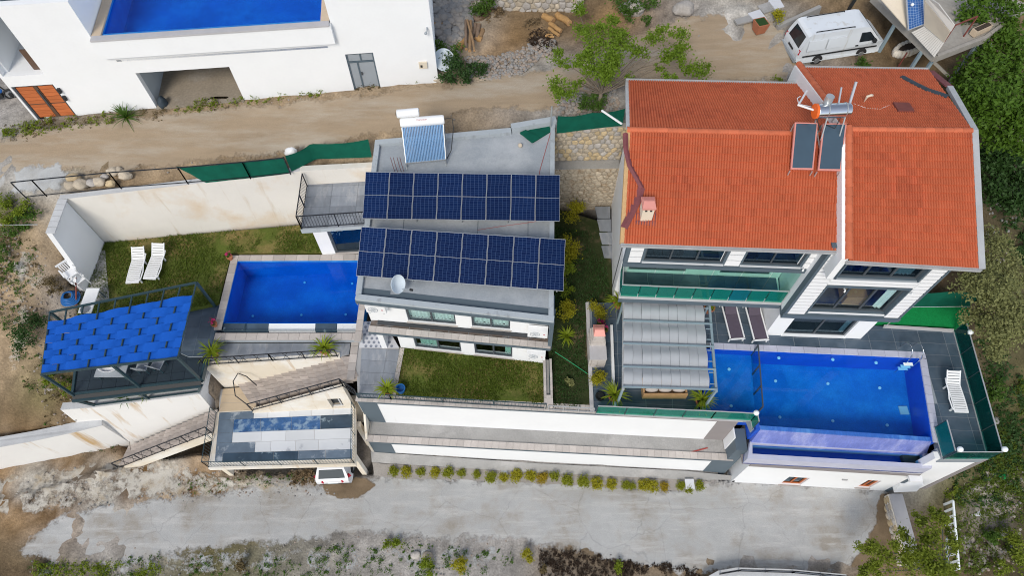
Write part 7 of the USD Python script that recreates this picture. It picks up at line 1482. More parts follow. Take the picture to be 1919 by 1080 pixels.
q = MB(); q.tube([P(1040, 660, LDZ + .6), P(1075, 683, LDZ + .1), P(1107, 705, LDZ + .02)], .015, 5); single("garden_hose", q, "cable_green", "thin green hose crossing the garden strip from the stone planter", "hose")
q = MB(); a, b = P(1288, 850, TL - .07), P(1326, 840, TL - .07); q.tube([a, b], .03, 5); single("red_rod", q, "cable_red", "dark red rod lying on the concrete ledge between the road walls", "rod")
q = MB(); c = P(1289, 912, 0); q.box(c[0] - .2, c[0] + .2, c[1] - .22, c[1] + .22, 0, .42); q2 = thing("meter_cabinet", "small white utility cabinet at the right end of the shrub row", "cabinet", c); part(q2, "casing", q, "white_plastic"); q = MB(); q.box(c[0] - .22, c[0] + .22, c[1] - .24, c[1] + .24, .422, .46); part(q2, "lid", q, "hex_pale")
q = MB(); c = P(945, 888, .1); q.box(c[0] - .16, c[0] + .16, c[1] - .12, c[1] + .12, .05, .3); single("junction_box", q, "galvanised", "small grey box behind the shrub row at the lower white wall", "box")

# ------------------------------------------------------------------ fence and nets on the rear retaining wall
fb = [P(88, 368, 9.73), P(228, 354, 9.78), P(353, 345, 9.85), P(470, 335, 9.92), P(545, 327, 9.98)]
railing("pipe_fence", "thin dark pipe fence along the top of the long retaining wall", [P(50, 372, 9.6)] + fb, h=1.15, m="black_steel", bars=False, posts=9)
up = np.array((0, 0, 1.12)); 
net("shade_net", "sagging green net on the pipe fence left of the corner post", [fb[2] + (.8, .08, .02), fb[3] + (0, .08, 0), fb[4] + (0, .08, 0)], [fb[2] + (-.1, .08, 1.1), fb[3] + (0, .08, 1.1), fb[4] + (0, .08, 1.15)], "green_net", 1, .05)
n0, n1 = P(590, 306, 10.0), P(696, 300, 10.15); net("shade_net", "green net along the road edge beside the flat roof", [fb[4] + (.05, .1, .1), n0 + (0, .25, 0), n1 + (0, .2, 0)], [fb[4] + (.05, .1, 1.15), n0 + (0, .35, .95), n1 + (0, .35, 1.0)], "green_net", 2, .05)
n0, n1 = P(1043, 250, 10.75), P(1166, 236, 10.85); net("shade_net", "green net on top of the rubble wall between the two villas", [n0, (n0 + n1) / 2, n1], [n0 + (0, .1, 1.05), (n0 + n1) / 2 + (0, .1, 1.0), n1 + (0, .1, 1.0)], "green_net", 5, .05)
q = MB(); q.ball(P(545, 285, 10.5), (.3, .2, .25), 2, 4, .3); single("plastic_bag", q, "white_plastic", "crumpled white plastic bag at the corner of the green net", "bag", smooth=True)
q = MB(); q.ball(P(548, 299, 10.3), (.14, .12, .16), 2, 6, .2); single("blue_bottle", q, "tank_blue", "small blue canister hung at the corner of the green net", "canister", smooth=True)
q = MB(); q.ball(P(305, 193, 10.55), (.2, .25, .35), 2, 9, .35); single("covered_sack", q, "drab_tarp", "dark grey covered sack standing at the garage's left jamb", "sack", smooth=True)
# rubble walls between the villas
def stone_wall(name, label, W_, z0, z1, n, seed, mt=("stone_0", "stone_1", "stone_2"), relief=.05, core="mortar_pale", zt=None):
    t = thing(name, label, "wall", W_(W_.L / 2, 0, z0)); rng = np.random.default_rng(seed); L_ = W_.L; hh = z1 - z0
    q = MB(); W_.box(q, 0, L_, -.3, -.03, z0 - .5, z1); part(t, "mortar", q, core)
    from scipy.spatial import Voronoi
    k = int(math.sqrt(n * L_ / hh)); r = max(2, n // max(k, 1)); pts = np.array([((i + .5 + .5 * (j % 2) + rng.uniform(-.3, .3)) / k * L_, z0 + (j + .5 + rng.uniform(-.3, .3)) / r * hh) for j in range(-1, r + 1) for i in range(-1, k + 1)])
    vo = Voronoi(pts); fr = sbox(0, z0, L_, z1)
    for ri in vo.point_region:
        reg = vo.regions[ri]
        if not reg or -1 in reg: continue
        g = Polygon(vo.vertices[reg]).intersection(fr).buffer(-.022)
        if g.is_empty or g.geom_type != "Polygon" or g.area < .004: continue
        g = g.buffer(-.03).buffer(.03, quad_segs=2).simplify(.012)
        if g.is_empty or g.geom_type != "Polygon": continue
        o = list(g.exterior.coords)[:-1]; c = np.mean(o, 0); d = relief * rng.uniform(.3, 1); m_ = len(o); v = [W_(x, -.05, z) for x, z in o] + [W_(x, d * .5, z) for x, z in o] + [W_(*(lambda s: (s[0], d, s[1]))(c + (np.array((x, z)) - c) * .7)) for x, z in o] + [W_(c[0], d * 1.15, c[1])]
        f = []
        for i in range(m_): j = (i + 1) % m_; f += [(i, j, j + m_), (i, j + m_, i + m_), (i + m_, j + m_, j + 2 * m_), (i + m_, j + 2 * m_, i + 2 * m_), (i + 2 * m_, j + 2 * m_, 3 * m_)]
        v = np.array(v)
        q = MB(); q.solid(v, f); part(t, "stone", q, mt[int(rng.integers(0, len(mt)))], smooth=True)
    return t
stone_wall("stone_wall", "rubble stone wall with a green net on top between the two villas", Wall((2.0, 22.25), (5.35, 22.35)), 8.45, 10.72, 95, 4)
W2_ = Wall((1.95, 21.75), (5.3, 21.85)); t = stone_wall("stone_wall", "pale rough stone wall below the ledge between the two villas", W2_, LDZ, 8.4, 120, 9, ("rough_plaster", "rough_plaster", "stone_0"), .04, "rough_plaster")
q = MB(); W2_.box(q, 0, W2_.L, -.5, -.0, 8.402, 8.46); part(t, "ledge_top", q, "ledge_screed")
ps = setting("side_path", (4.6, 18, LDZ)); rng = random.Random(8)
for k in range(4): y = 21.3 - k * .82; q = MB(); q.prism([(4.45 + .06 * k, y - .36), (5.1, y - .38), (5.15, y + .38), (4.35 + .06 * k, y + .36)], LDZ - .1, LDZ + .02); part(ps, "flagstone", q, f"grey_tile_{k % 3}")
# stone wall at the very top, with log piles, rubble
stone_wall("stone_wall", "pale rubble wall at the top edge above the log piles", Wall(P2(890, 19, 11.35), P2(1092, 21, 11.4)), 11.2, 13.2, 110, 6, ("stone_1", "stone_0", "stone_1"), .06)
def log(label, a, b, r, m, group, m_="bark_log"):
    a = np.array(a, float); b = np.array(b, float); t = thing("log", label, "log", (a + b) / 2 - (0, 0, r), group=group); rng = np.random.default_rng(int(abs(a[0] * 100))); pts = [a + (b - a) * s_ + np.array([*rng.normal(0, r * .15, 2), 0]) for s_ in np.linspace(0, 1, 5)]
    q = MB(); q.tube(pts, [r * k for k in (.98, 1.03, .97, 1.02, .95)], 9, False); part(t, "bark", q, m, smooth=True)
    for p, o in ((pts[0], pts[1]), (pts[-1], pts[-2])):
        dd_ = (p - o) / np.linalg.norm(p - o); q = MB(); q.tube([p - dd_ * .02, p + dd_ * .006], r * .97, 9); part(t, "cut_end", q, "teak")
lz = 11.15
for i, (a, b, r, z, m) in enumerate((((873, 38), (874, 92), .075, .45, 1), ((882, 40), (880, 96), .085, .5, 0), ((876, 37), (890, 95), .06, .62, 0), ((890, 45), (884, 70), .12, .2, 1), ((897, 46), (893, 72), .11, .22, 1), ((904, 55), (900, 72), .12, .15, 0), ((871, 76), (860, 90), .17, .12, 2), ((893, 70), (903, 74), .15, .12, 2), ((878, 33), (911, 36), .16, .25, 1))):
    log(["long grey branch, leftmost of the left log pile", "long crooked brown branch in the middle of the left log pile", "long forked grey branch slanting right over the left log pile", "short grey log behind the branches of the left log pile", "short grey log right of its twin in the left log pile", "short brown log at the right of the left log pile", "ochre sawn log lying lowest in the left log pile", "ochre sawn log lying at the right foot of the left log pile", "thick dark log across the top of the left log pile"][i], P(*a, lz + z), P(*b, lz + z * .75), r, f"bark_log_{m}", ["left pile brown logs", "left pile grey logs", "left pile ochre logs"][m])
for i, (a, b, r, z, m) in enumerate((((1017, 28), (1036, 38), .17, .2, 2), ((1043, 26), (1068, 43), .17, .25, 2), ((1030, 43), (1052, 58), .12, .2, 2), ((1028, 52), (1048, 66), .09, .15, 2), ((1022, 67), (1038, 69), .06, .1, 2), ((1024, 64), (1036, 65), .05, .1, 2))):
    log(["thick ochre log, upper left of the right log pile", "thick ochre log nearest the leafy tree in the right log pile", "ochre log in the middle of the right log pile", "slim ochre log below the middle of the right log pile", "short ochre stick lowest in the right log pile", "short ochre stick second lowest in the right log pile"][i], P(*a, lz + z), P(*b, lz + z), r, "bark_log_2", "logs in the right log pile")
log("short orange log lying on the grey rocks beside the white house", P(814, 45, 11.5), P(840, 45, 11.5), .09, "bark_log_2", None)
def rocks(name, label, pxs, z, n, r, mats, seed, stack=0.):
    """heap of loose stones, one mesh: too many to count"""
    pg = Polygon([P2(*p, z) for p in pxs]); rng = np.random.default_rng(seed); x0, y0, x1, y1 = pg.bounds; qs = [MB() for _ in mats]; k = 0
    base_ = [trimesh.creation.icosphere(subdivisions=1) for _ in range(6)]; sh = [b.vertices * (1 + .55 * (meshkit.fbm(b.vertices * 1.5 + i * 7, 2, i) - .5))[:, None] for i, b in enumerate(base_)]
    while k < n:
        p = rng.uniform((x0, y0), (x1, y1))
        if not pg.contains(Point(*p)): continue
        rr = r * rng.uniform(.5, 1.35); v = sh[int(rng.integers(6))] @ trimesh.transformations.random_rotation_matrix(rng.random(3))[:3, :3].T * rr * np.array((1, 1, .7)); dd_ = pg.exterior.distance(Point(*p)); zz_ = terr(*p) + rr * .25 + stack * min(dd_, 1.) * rng.random()
        qs[int(rng.integers(len(mats)))].add(v + (*p, zz_), base_[0].faces); k += 1
    for q, m in zip(qs, mats): single(name, q, m, label, None, None, "stuff")
pb3 = ["pebble_0", "pebble_1", "pebble_2"]
rocks("grey_rocks", "heap of grey rocks by the white house corner", [(813, 5), (885, 8), (885, 40), (870, 60), (862, 90), (820, 88)], 11.4, 330, .17, ["pebble_1", "pebble_0"], 1, .3)
rocks("rubble_heap", "heap of pale pebbles and rubble beside the dirt road", [(870, 105), (915, 100), (945, 98), (985, 85), (1010, 68), (1040, 75), (1045, 95), (1010, 105), (985, 130), (930, 142), (880, 135)], 11.1, 900, .075, pb3, 2, .25)
rocks("rubble_heap", "loose stones round the foot of the leafy tree", [(1040, 175), (1075, 165), (1150, 160), (1162, 200), (1120, 212), (1045, 212)], 11, 420, .09, pb3, 3, .1)
rocks("debris", "scattered stones and debris at the foot of the retaining corner", [(1768, 905), (1919, 880), (1919, 1075), (1790, 1075), (1770, 960)], -.3, 300, .07, ["pebble_1", "pebble_0", "pebble_2"], 4)
rocks("debris", "small stones along the lower edge of the concrete road", [(60, 1030), (470, 1022), (700, 1000), (960, 1012), (1000, 1080), (60, 1080)], 0, 420, .035, pb3, 5)
rocks("debris", "small stones strewn on the left slope", [(0, 430), (70, 440), (120, 520), (130, 570), (60, 640), (60, 740), (0, 760)], 7, 420, .05, ["pebble_2", "pebble_0"], 6)
rocks("debris", "pebbles strewn on the dirt road edge", [(0, 235), (200, 215), (800, 170), (1300, 140), (1480, 130), (1480, 170), (1170, 160), (1040, 212), (700, 245), (300, 305), (0, 335)], 10.3, 520, .035, pb3, 7)
rocks("debris", "crumbled pale stones on the washed out bank", [(20, 900), (240, 860), (380, 880), (580, 900), (640, 925), (300, 945), (60, 960)], .3, 420, .05, pb3, 8)
rocks("debris", "scattered rubbish and stones among the trees on the right", [(1850, 270), (1919, 260), (1919, 480), (1850, 470)], 7, 90, .09, ["pebble_1", "pebble_0"], 9)
for i, (px, py, r, m) in enumerate(((135, 350, .26, 0), (152, 348, .3, 0), (173, 345, .22, 1), (188, 343, .26, 0), (208, 346, .2, 2), (213, 324, .26, 0), (222, 322, .22, 0), (236, 331, .26, 0), (140, 336, .28, 2), (197, 333, .16, 1))):
    q = MB(); z = 9.75; q.ball(P(px, py, z) + (0, 0, r * .35), (r * 1.15, r * .85, r * .8), 2, i, .4); single("boulder", q, f"stone_{m}", ("pale", "grey", "ochre")[m] + " boulder, " + ["leftmost", "second from left", "third from left", "fourth from left", "fifth from left", "top middle", "top middle right", "rightmost", "upper left", "upper middle"][i] + " of the heap behind the pipe fence", "boulder", ("pale", "grey", "ochre")[m] + " boulders behind the pipe fence", smooth=True)
for i, (px, py, r, lab) in enumerate(((779, 1042, .2, "grey boulder on the ground below the concrete road"), (801, 1043, .19, "pinkish boulder on the ground below the concrete road"), (1186, 20, .5, "large pale boulder among bushes at the top by the tree"), (1280, 20, .45, "large grey boulder at the top of the dirt yard"), (822, 148, .35, "pale boulder at the white house's right corner"))):
    q = MB(); z = 0 if py > 900 else 11.4; z = terr(*P2(px, py, z)); q.ball(P(px, py, z) + (0, 0, r * .3), (r * 1.2, r * .9, r * .75), 2, i + 20, .4); single("boulder", q, ("stone_1", "stone_0", "stone_1", "stone_1", "stone_0")[i], lab, "boulder", smooth=True)
# top right: dish, pot, slabs, trough, stilt hut
sd = thing("satellite_dish", "pale blue satellite dish among bushes at the white house corner", "satellite dish", P(832, 125, 10.8)); dish(sd, P(832, 113, 11.6), .5, (.2, -.6, .75), "dish_white", False); q = MB(); c = P(832, 113, 11.5); q.tube([c, (c[0], c[1] + .2, 10.7)], .03); part(sd, "mast", q, "galvanised")
c = P(1421, 58, 11.75); pt2 = thing("square_planter", "square terracotta planter at the top of the dirt yard", "planter", c, .3); q = MB(); q.hexa([(-.22, -.22, 0), (.22, -.22, 0), (.22, .22, 0), (-.22, .22, 0), (-.3, -.3, .55), (.3, -.3, .55), (.3, .3, .55), (-.3, .3, .55)]); part(pt2, "body", q, "terracotta", local=True); q = MB(); q.box(-.25, .25, -.25, .25, .551, .56); part(pt2, "soil", q, "leaf_dark", local=True)
for i, q4 in enumerate((((1376, 36), (1402, 28), (1412, 38), (1382, 45)), ((1402, 24), (1424, 17), (1438, 36), (1416, 41)), ((1420, 10), (1440, 3), (1450, 18), (1432, 24)), ((1440, 0), (1460, -5), (1470, 12), (1452, 16)))):
    q = MB(); q.slab([P(*p, 11.98 + .02 * i) for p in q4], .08); single("paving_slab", q, "hex_pale" if i % 2 else "ledge_screed", ["grey slab, lowest of the loose slabs at the top", "white slab beside the square terracotta planter", "grey slab above the white slab", "white slab at the top edge of the photo"][i], "slab")
q = MB(); a, b = P(1455, 55, 11.7), P(1535, 18, 12); q.bar(a, b, .18, .5); single("low_wall", q, "ledge_screed", "low grey concrete wall between the terracotta planter and the white van", "wall")
q = MB(); a = P(1586, 25, 11.6); q.bar(a, a + (.3, .2, 1.6), .12); single("drain_pipe", q, "black_trim", "dark leaning pipe behind the white van", "pipe")
c = P(1697, 97, 11.0); tr = thing("stone_trough", "oval rough stone planter trough under the stilt hut", "planter", c, .45); q = MB()
for k in range(22): a = k * 2 * PI / 22; q.ball((math.cos(a) * .75, math.sin(a) * .3, .2), (.16, .12, .22), 1, k, .25)
part(tr, "stone_ring", q, "cream_wall", smooth=True, local=True, kind="stuff"); q = MB(); q.lathe([(.3, .3), (0, .3)], (0, 0, 0), 14); v, f = q.cat(); part(tr, "soil", (v * (2.2, .9, 1), f), "soil", local=True)
hz_ = 13.1; hut = thing("stilt_hut", "timber hut on stilts with cream sheeting and corrugated skirt at the top right", "hut", P(1760, 60, 11))
co = [P(1636, -6, hz_), P(1753, 108, hz_), P(1845, 72, hz_), P(1930, 10, hz_), P(1780, -60, hz_)]
q = MB(); q.prism([p[:2] for p in co], hz_ - .18, hz_); part(hut, "floor_platform", q, "timber_grey")
for a, b in ((co[0], co[1]), (co[1], co[2]), (co[2], co[3])): q = MB(); q.bar(a + (0, 0, -.05), b + (0, 0, -.05), .16, .34); part(hut, "edge_beam", q, "timber_grey")
q = MB(); q.slab([P(1648, -6, 14.2), P(1702, 56, 13.5), P(1733, 46, 13.6), P(1700, -10, 14.3)], .05); part(hut, "awning_sheet", q, "cream_cloth")
sk = [P(1708, 60, 13.45), P(1735, 47, 13.8), P(1770, 79, 13.8), P(1751, 107, 13.3)]
for k in range(14): u0, u1 = k / 14 + .004, (k + .93) / 14; q = MB(); q.slab([sk[0] + (sk[3] - sk[0]) * u0, sk[0] + (sk[3] - sk[0]) * u1, sk[1] + (sk[2] - sk[1]) * u1, sk[1] + (sk[2] - sk[1]) * u0], .03); part(hut, "skirt_slat", q, "metal_sheet")
q = MB(); q.slab([P(1735, 0, 15.0), P(1733, 46, 13.82), P(1770, 78, 13.82), P(1782, 58, 14.6)], .05); part(hut, "wall_sheet", q, "cream_cloth"); q = MB(); q.slab([P(1735, -10, 15.2), P(1737, 2, 15.0), P(1783, 58, 14.62), P(1790, 46, 14.9), P(1760, 6, 15.3)], .05); part(hut, "roof_sheet", q, "metal_sheet")
for px in ((1676, 47), (1727, 97), (1751, 108), (1835, 78)): p = P(*px, hz_ - .2); q = MB(); q.bar((p[0], p[1], terr(*p[:2]) - .2), p, .13); part(hut, "stilt", q, "steel_blue")
q = MB(); a = P(1790, 47, 14.2); b = P(1832, 30, 14.2); q.bar(a, b, .05); q.bar(a, (a[0], a[1], hz_), .05); q.bar(b, (b[0], b[1], hz_), .05); part(hut, "rusty_rail", q, "rust")
q = MB(); q.bar(P(1744, 110, 12.6), P(1777, 142, 11.6), .12); part(hut, "brace", q, "timber_grey"); q = MB(); q.bar(P(1700, 98, 12.0), P(1680, 130, 11), .05); part(hut, "brace", q, "rust")
q4 = [P(1698, -8, 14.6), P(1731, -8, 14.6), P(1733, 45, 13.75), P(1702, 57, 13.6)]; sp = thing("solar_array", "single old light blue solar panel fixed to the stilt hut", "solar panel", q4[3] - (0, 0, .2)); q = MB(); q.slab([q4[3], q4[2], q4[1], q4[0]], .05); fr_ = part(sp, "frame", q, "pv_frame"); iq = [sum(q4[k] * w for k, w in enumerate(((1 - a) * b, a * b, a * (1 - b), (1 - a) * (1 - b)))) + (0, 0, .012) for a, b in ((.05, .02), (.95, .02), (.95, .98), (.05, .98))]
part(sp, "cells", (np.array(iq), np.array([(0, 1, 2), (0, 2, 3)])), "old_solar_cells", uv=np.array([(0, 0), (1, 0), (1, 1), (0, 1)])); c = P(1710, 8, 14.5); q = MB(); q.ball(c, .07, 2); part(sp, "lamp", q, "inlet_white")
c = P(1835, 60, hz_ + .05); wp_ = thing("window_box", "terracotta flower trough on the stilt hut's right edge", "planter", c, .5); q = MB(); q.box(-.5, .5, -.15, .15, 0, .3); part(wp_, "trough", q, "coping_beige", local=True); q = MB(); q.box(-.45, .45, -.11, .11, .301, .31); part(wp_, "soil", q, "soil", local=True)
t = thing("window_frame", "old white window frame leaning below the stilt hut's right side", "window frame", P(1840, 95, 10.6)); a, b, c_, d_ = P(1818, 80, 11.2), P(1850, 68, 11.4), P(1862, 92, 10.7), P(1836, 100, 10.5)
for p, q_ in ((a, b), (b, c_), (c_, d_), (d_, a)): q = MB(); q.bar(p, q_, .1, .06); part(t, "frame_bar", q, "hex_pale")
q = MB(); q.slab([d_, c_, b, a], .01); part(t, "pane", q, "pane_dark")
# lower right fence of white concrete posts, bottom edge wall
fpts = [P(1766, 948, -.25), P(1776, 1072, -.35)]; ft = thing("post_fence", "white concrete post and rail fence at the lower right behind the pine", "fence", fpts[0])
a, b = (np.array(p) for p in fpts)
for i in range(10): p = a + (b - a) * (i / 9); q = MB(); q.bar(p - (0, 0, .2), p + (0, 0, .95), .09); part(ft, "post", q, "inlet_white")
for z in (.08, .95): q = MB(); q.bar(a + (0, 0, z), b + (0, 0, z), .08); part(ft, "rail", q, "inlet_white")
bw = [P2(1318, 1086, .5), P2(1345, 1071, .5), P2(1380, 1065, .5), P2(1480, 1068, .5), P2(1585, 1078, .5)]
wall_thing("low_wall", "low white curved wall with a dark rail at the bottom edge of the road", [p for p in bw], -.5, .5, -.35, "white_wall", True)
railing("railing", "thin dark rail on the low white wall at the bottom edge", [np.array([*p, .55]) + (0.05, -.16, 0) for p in bw[1:]], h=.5, m="black_steel", bars=False, posts=1.6)
q = MB(); q.box(*(lambda c: (c[0] - .25, c[0] + .25, c[1] - .2, c[1] + .2))(P(1822, 962, -.5)), terr(*P2(1822, 962, -.5)), terr(*P2(1822, 962, -.5)) + .12); single("board", q, "hex_pale", "pale square board lying among the debris at the lower right", "board")
for i, (px, py, lab) in enumerate(((1878, 892, "green and white litter heap among the grass at the right edge"), (1700 + 165, 788, "pale stone in the grass right of the glass fence"))): q = MB(); z = terr(*P2(px, py, .5)); q.ball(P(px, py, z + .1), (.2, .18, .14), 2, i, .4); single("litter", q, ("green_turf", "pebble_1")[i], lab, "litter", smooth=True)

# ------------------------------------------------------------------ vegetation
def tree(name, label, base, clumps, leafm, n, leaf, seed, trunk_r=.11, barkm="bark", spread=.45, cat="tree", group=None):
    """clumps: (point, radius); limbs run from the trunk to every clump"""
    base = np.array(base, float); t = thing(name, label, cat, base, group=group); rng = np.random.default_rng(seed); cs = np.array([c for c, r in clumps]); top = cs.mean(0); fork = base + (top - base) * .35; fork[:2] = base[:2] * .75 + top[:2] * .25
    q = MB(); q.tube([base - (0, 0, .2), base + (fork - base) * .5 + rng.normal(0, .04, 3), fork], [trunk_r * 1.25, trunk_r, trunk_r * .8], 8); part(t, "trunk", q, barkm, smooth=True)
    for c, r in clumps:
        m_ = fork * .45 + np.array(c) * .55 + (0, 0, .12 * np.linalg.norm(c - fork)); q = MB(); q.tube([fork, m_ + rng.normal(0, .08, 3), c], [trunk_r * .4, trunk_r * .2, trunk_r * .06], 5); part(t, "limb", q, barkm, smooth=True)
    tot = sum(r ** 2 for c, r in clumps); vs = []; fs = []; k = 0
    for c, r in clumps:
        v, f = leafcloud(rng, max(12, int(n * r * r / tot)), (r, r, r * .75), leaf, max(5, int(9 * r)), spread); vs.append(v + c); fs.append(f + k); k += len(v)
    part(t, "crown", (np.vstack(vs), np.vstack(fs)), leafm); return t
px3 = lambda L_: [(P(x, y, z), r) for x, y, z, r in L_]
tree("walnut_tree", "open leafy bright green tree beside the dirt road left of the tiled house", P(1114, 208, 10.95), px3([(1085, 22, 13.2, .45), (1092, 52, 13.6, .5), (1128, 50, 14, .45), (1145, 42, 14.2, .4), (1100, 82, 14.2, .6), (1145, 75, 14.3, .65), (1168, 92, 14, .6), (1170, 72, 14, .4), (1130, 112, 14.5, .75), (1105, 120, 14.2, .6), (1135, 140, 13.9, .6), (1160, 118, 13.8, .45), (1080, 112, 13.4, .35), (1060, 118, 13.1, .3), (1040, 103, 13, .4), (1050, 160, 13.2, .55), (1068, 170, 13, .4), (1045, 178, 12.6, .3), (1085, 155, 13, .25), (1200, 100, 13.6, .4), (1232, 68, 14, .45), (1248, 62, 14, .4), (1275, 75, 14, .55), (1265, 95, 13.8, .45), (1245, 100, 13.6, .4), (1285, 122, 13.3, .4), (1312, 128, 13.2, .5), (1255, 140, 13.2, .35), (1265, 110, 13.4, .4), (1236, 122, 13.4, .25), (1180, 145, 13.0, .22)]), "leaf_bright", 10500, .07, 3, .11)
tree("bush", "dense green bush at the foot of the bright leafy tree", P(1112, 205, 10.95), px3([(1112, 188, 11.5, .55), (1100, 195, 11.4, .35), (1124, 180, 11.7, .4)]), "leaf_mid", 1100, .06, 4, .04, cat="bush")
tree("leafy_tree", "big bright green tree crown at the right edge above the tiled house", P(1880, 220, 9.4), px3([(1850, 130, 12.5, 1.1), (1890, 110, 12.5, 1.2), (1820, 170, 12, .8), (1860, 185, 12.6, 1.2), (1905, 180, 12.4, 1.2), (1840, 215, 11.8, .9), (1885, 235, 12, 1.1), (1915, 260, 11.5, 1.0), (1800, 150, 11.3, .5), (1870, 60, 13, .7), (1830, 20, 13.5, .8), (1880, 15, 13.6, .8), (1905, 60, 13, .7), (1860, 255, 11, .6)]), "leaf_fresh", 16000, .10, 5, .17)
tree("leafy_tree", "dark green tree crown below the bright tree right of the tiled roof", P(1900, 380, 7), px3([(1865, 300, 9.3, .9), (1900, 320, 9.3, 1.1), (1880, 360, 8.9, .9), (1912, 385, 8.8, .9), (1855, 345, 8.6, .5), (1900, 290, 9.8, .8)]), "leaf_dark", 6000, .10, 6, .14)
tree("olive_tree", "wide grey-green olive tree right of the green turf and deck", P(1870, 600, 5.0), px3([(1835, 500, 8.2, .7), (1875, 480, 8.2, .9), (1905, 510, 8, .9), (1830, 545, 8, .8), (1865, 535, 8.5, 1.0), (1900, 560, 8.2, 1.0), (1835, 590, 7.6, .75), (1870, 600, 7.8, 1.0), (1905, 620, 7.6, .9), (1855, 635, 7.2, .7), (1880, 650, 7, .7), (1870, 445, 7.8, .6), (1815, 520, 7.6, .4)]), "leaf_olive", 14000, .07, 7, .16)
tree("pine_tree", "young pine with loose yellow-green boughs in front at the lower right", P(1775, 1075, -.3), px3([(1720, 975, 3.2, .35), (1755, 955, 3.2, .35), (1765, 985, 3.6, .45), (1735, 1005, 3.8, .5), (1695, 1000, 3.2, .35), (1690, 1030, 3.2, .4), (1640, 1030, 2.6, .4), (1618, 1028, 2.4, .3), (1665, 1045, 2.8, .4), (1720, 1040, 3.6, .55), (1750, 1045, 4, .6), (1700, 1065, 3, .5), (1650, 1070, 2.5, .5), (1610, 1075, 2.2, .4), (1780, 1020, 3.8, .4), (1760, 1070, 4, .5), (1790, 1065, 3.4, .4)]), "leaf_pine", 8500, .065, 8, .09, "dark_steel", .5)
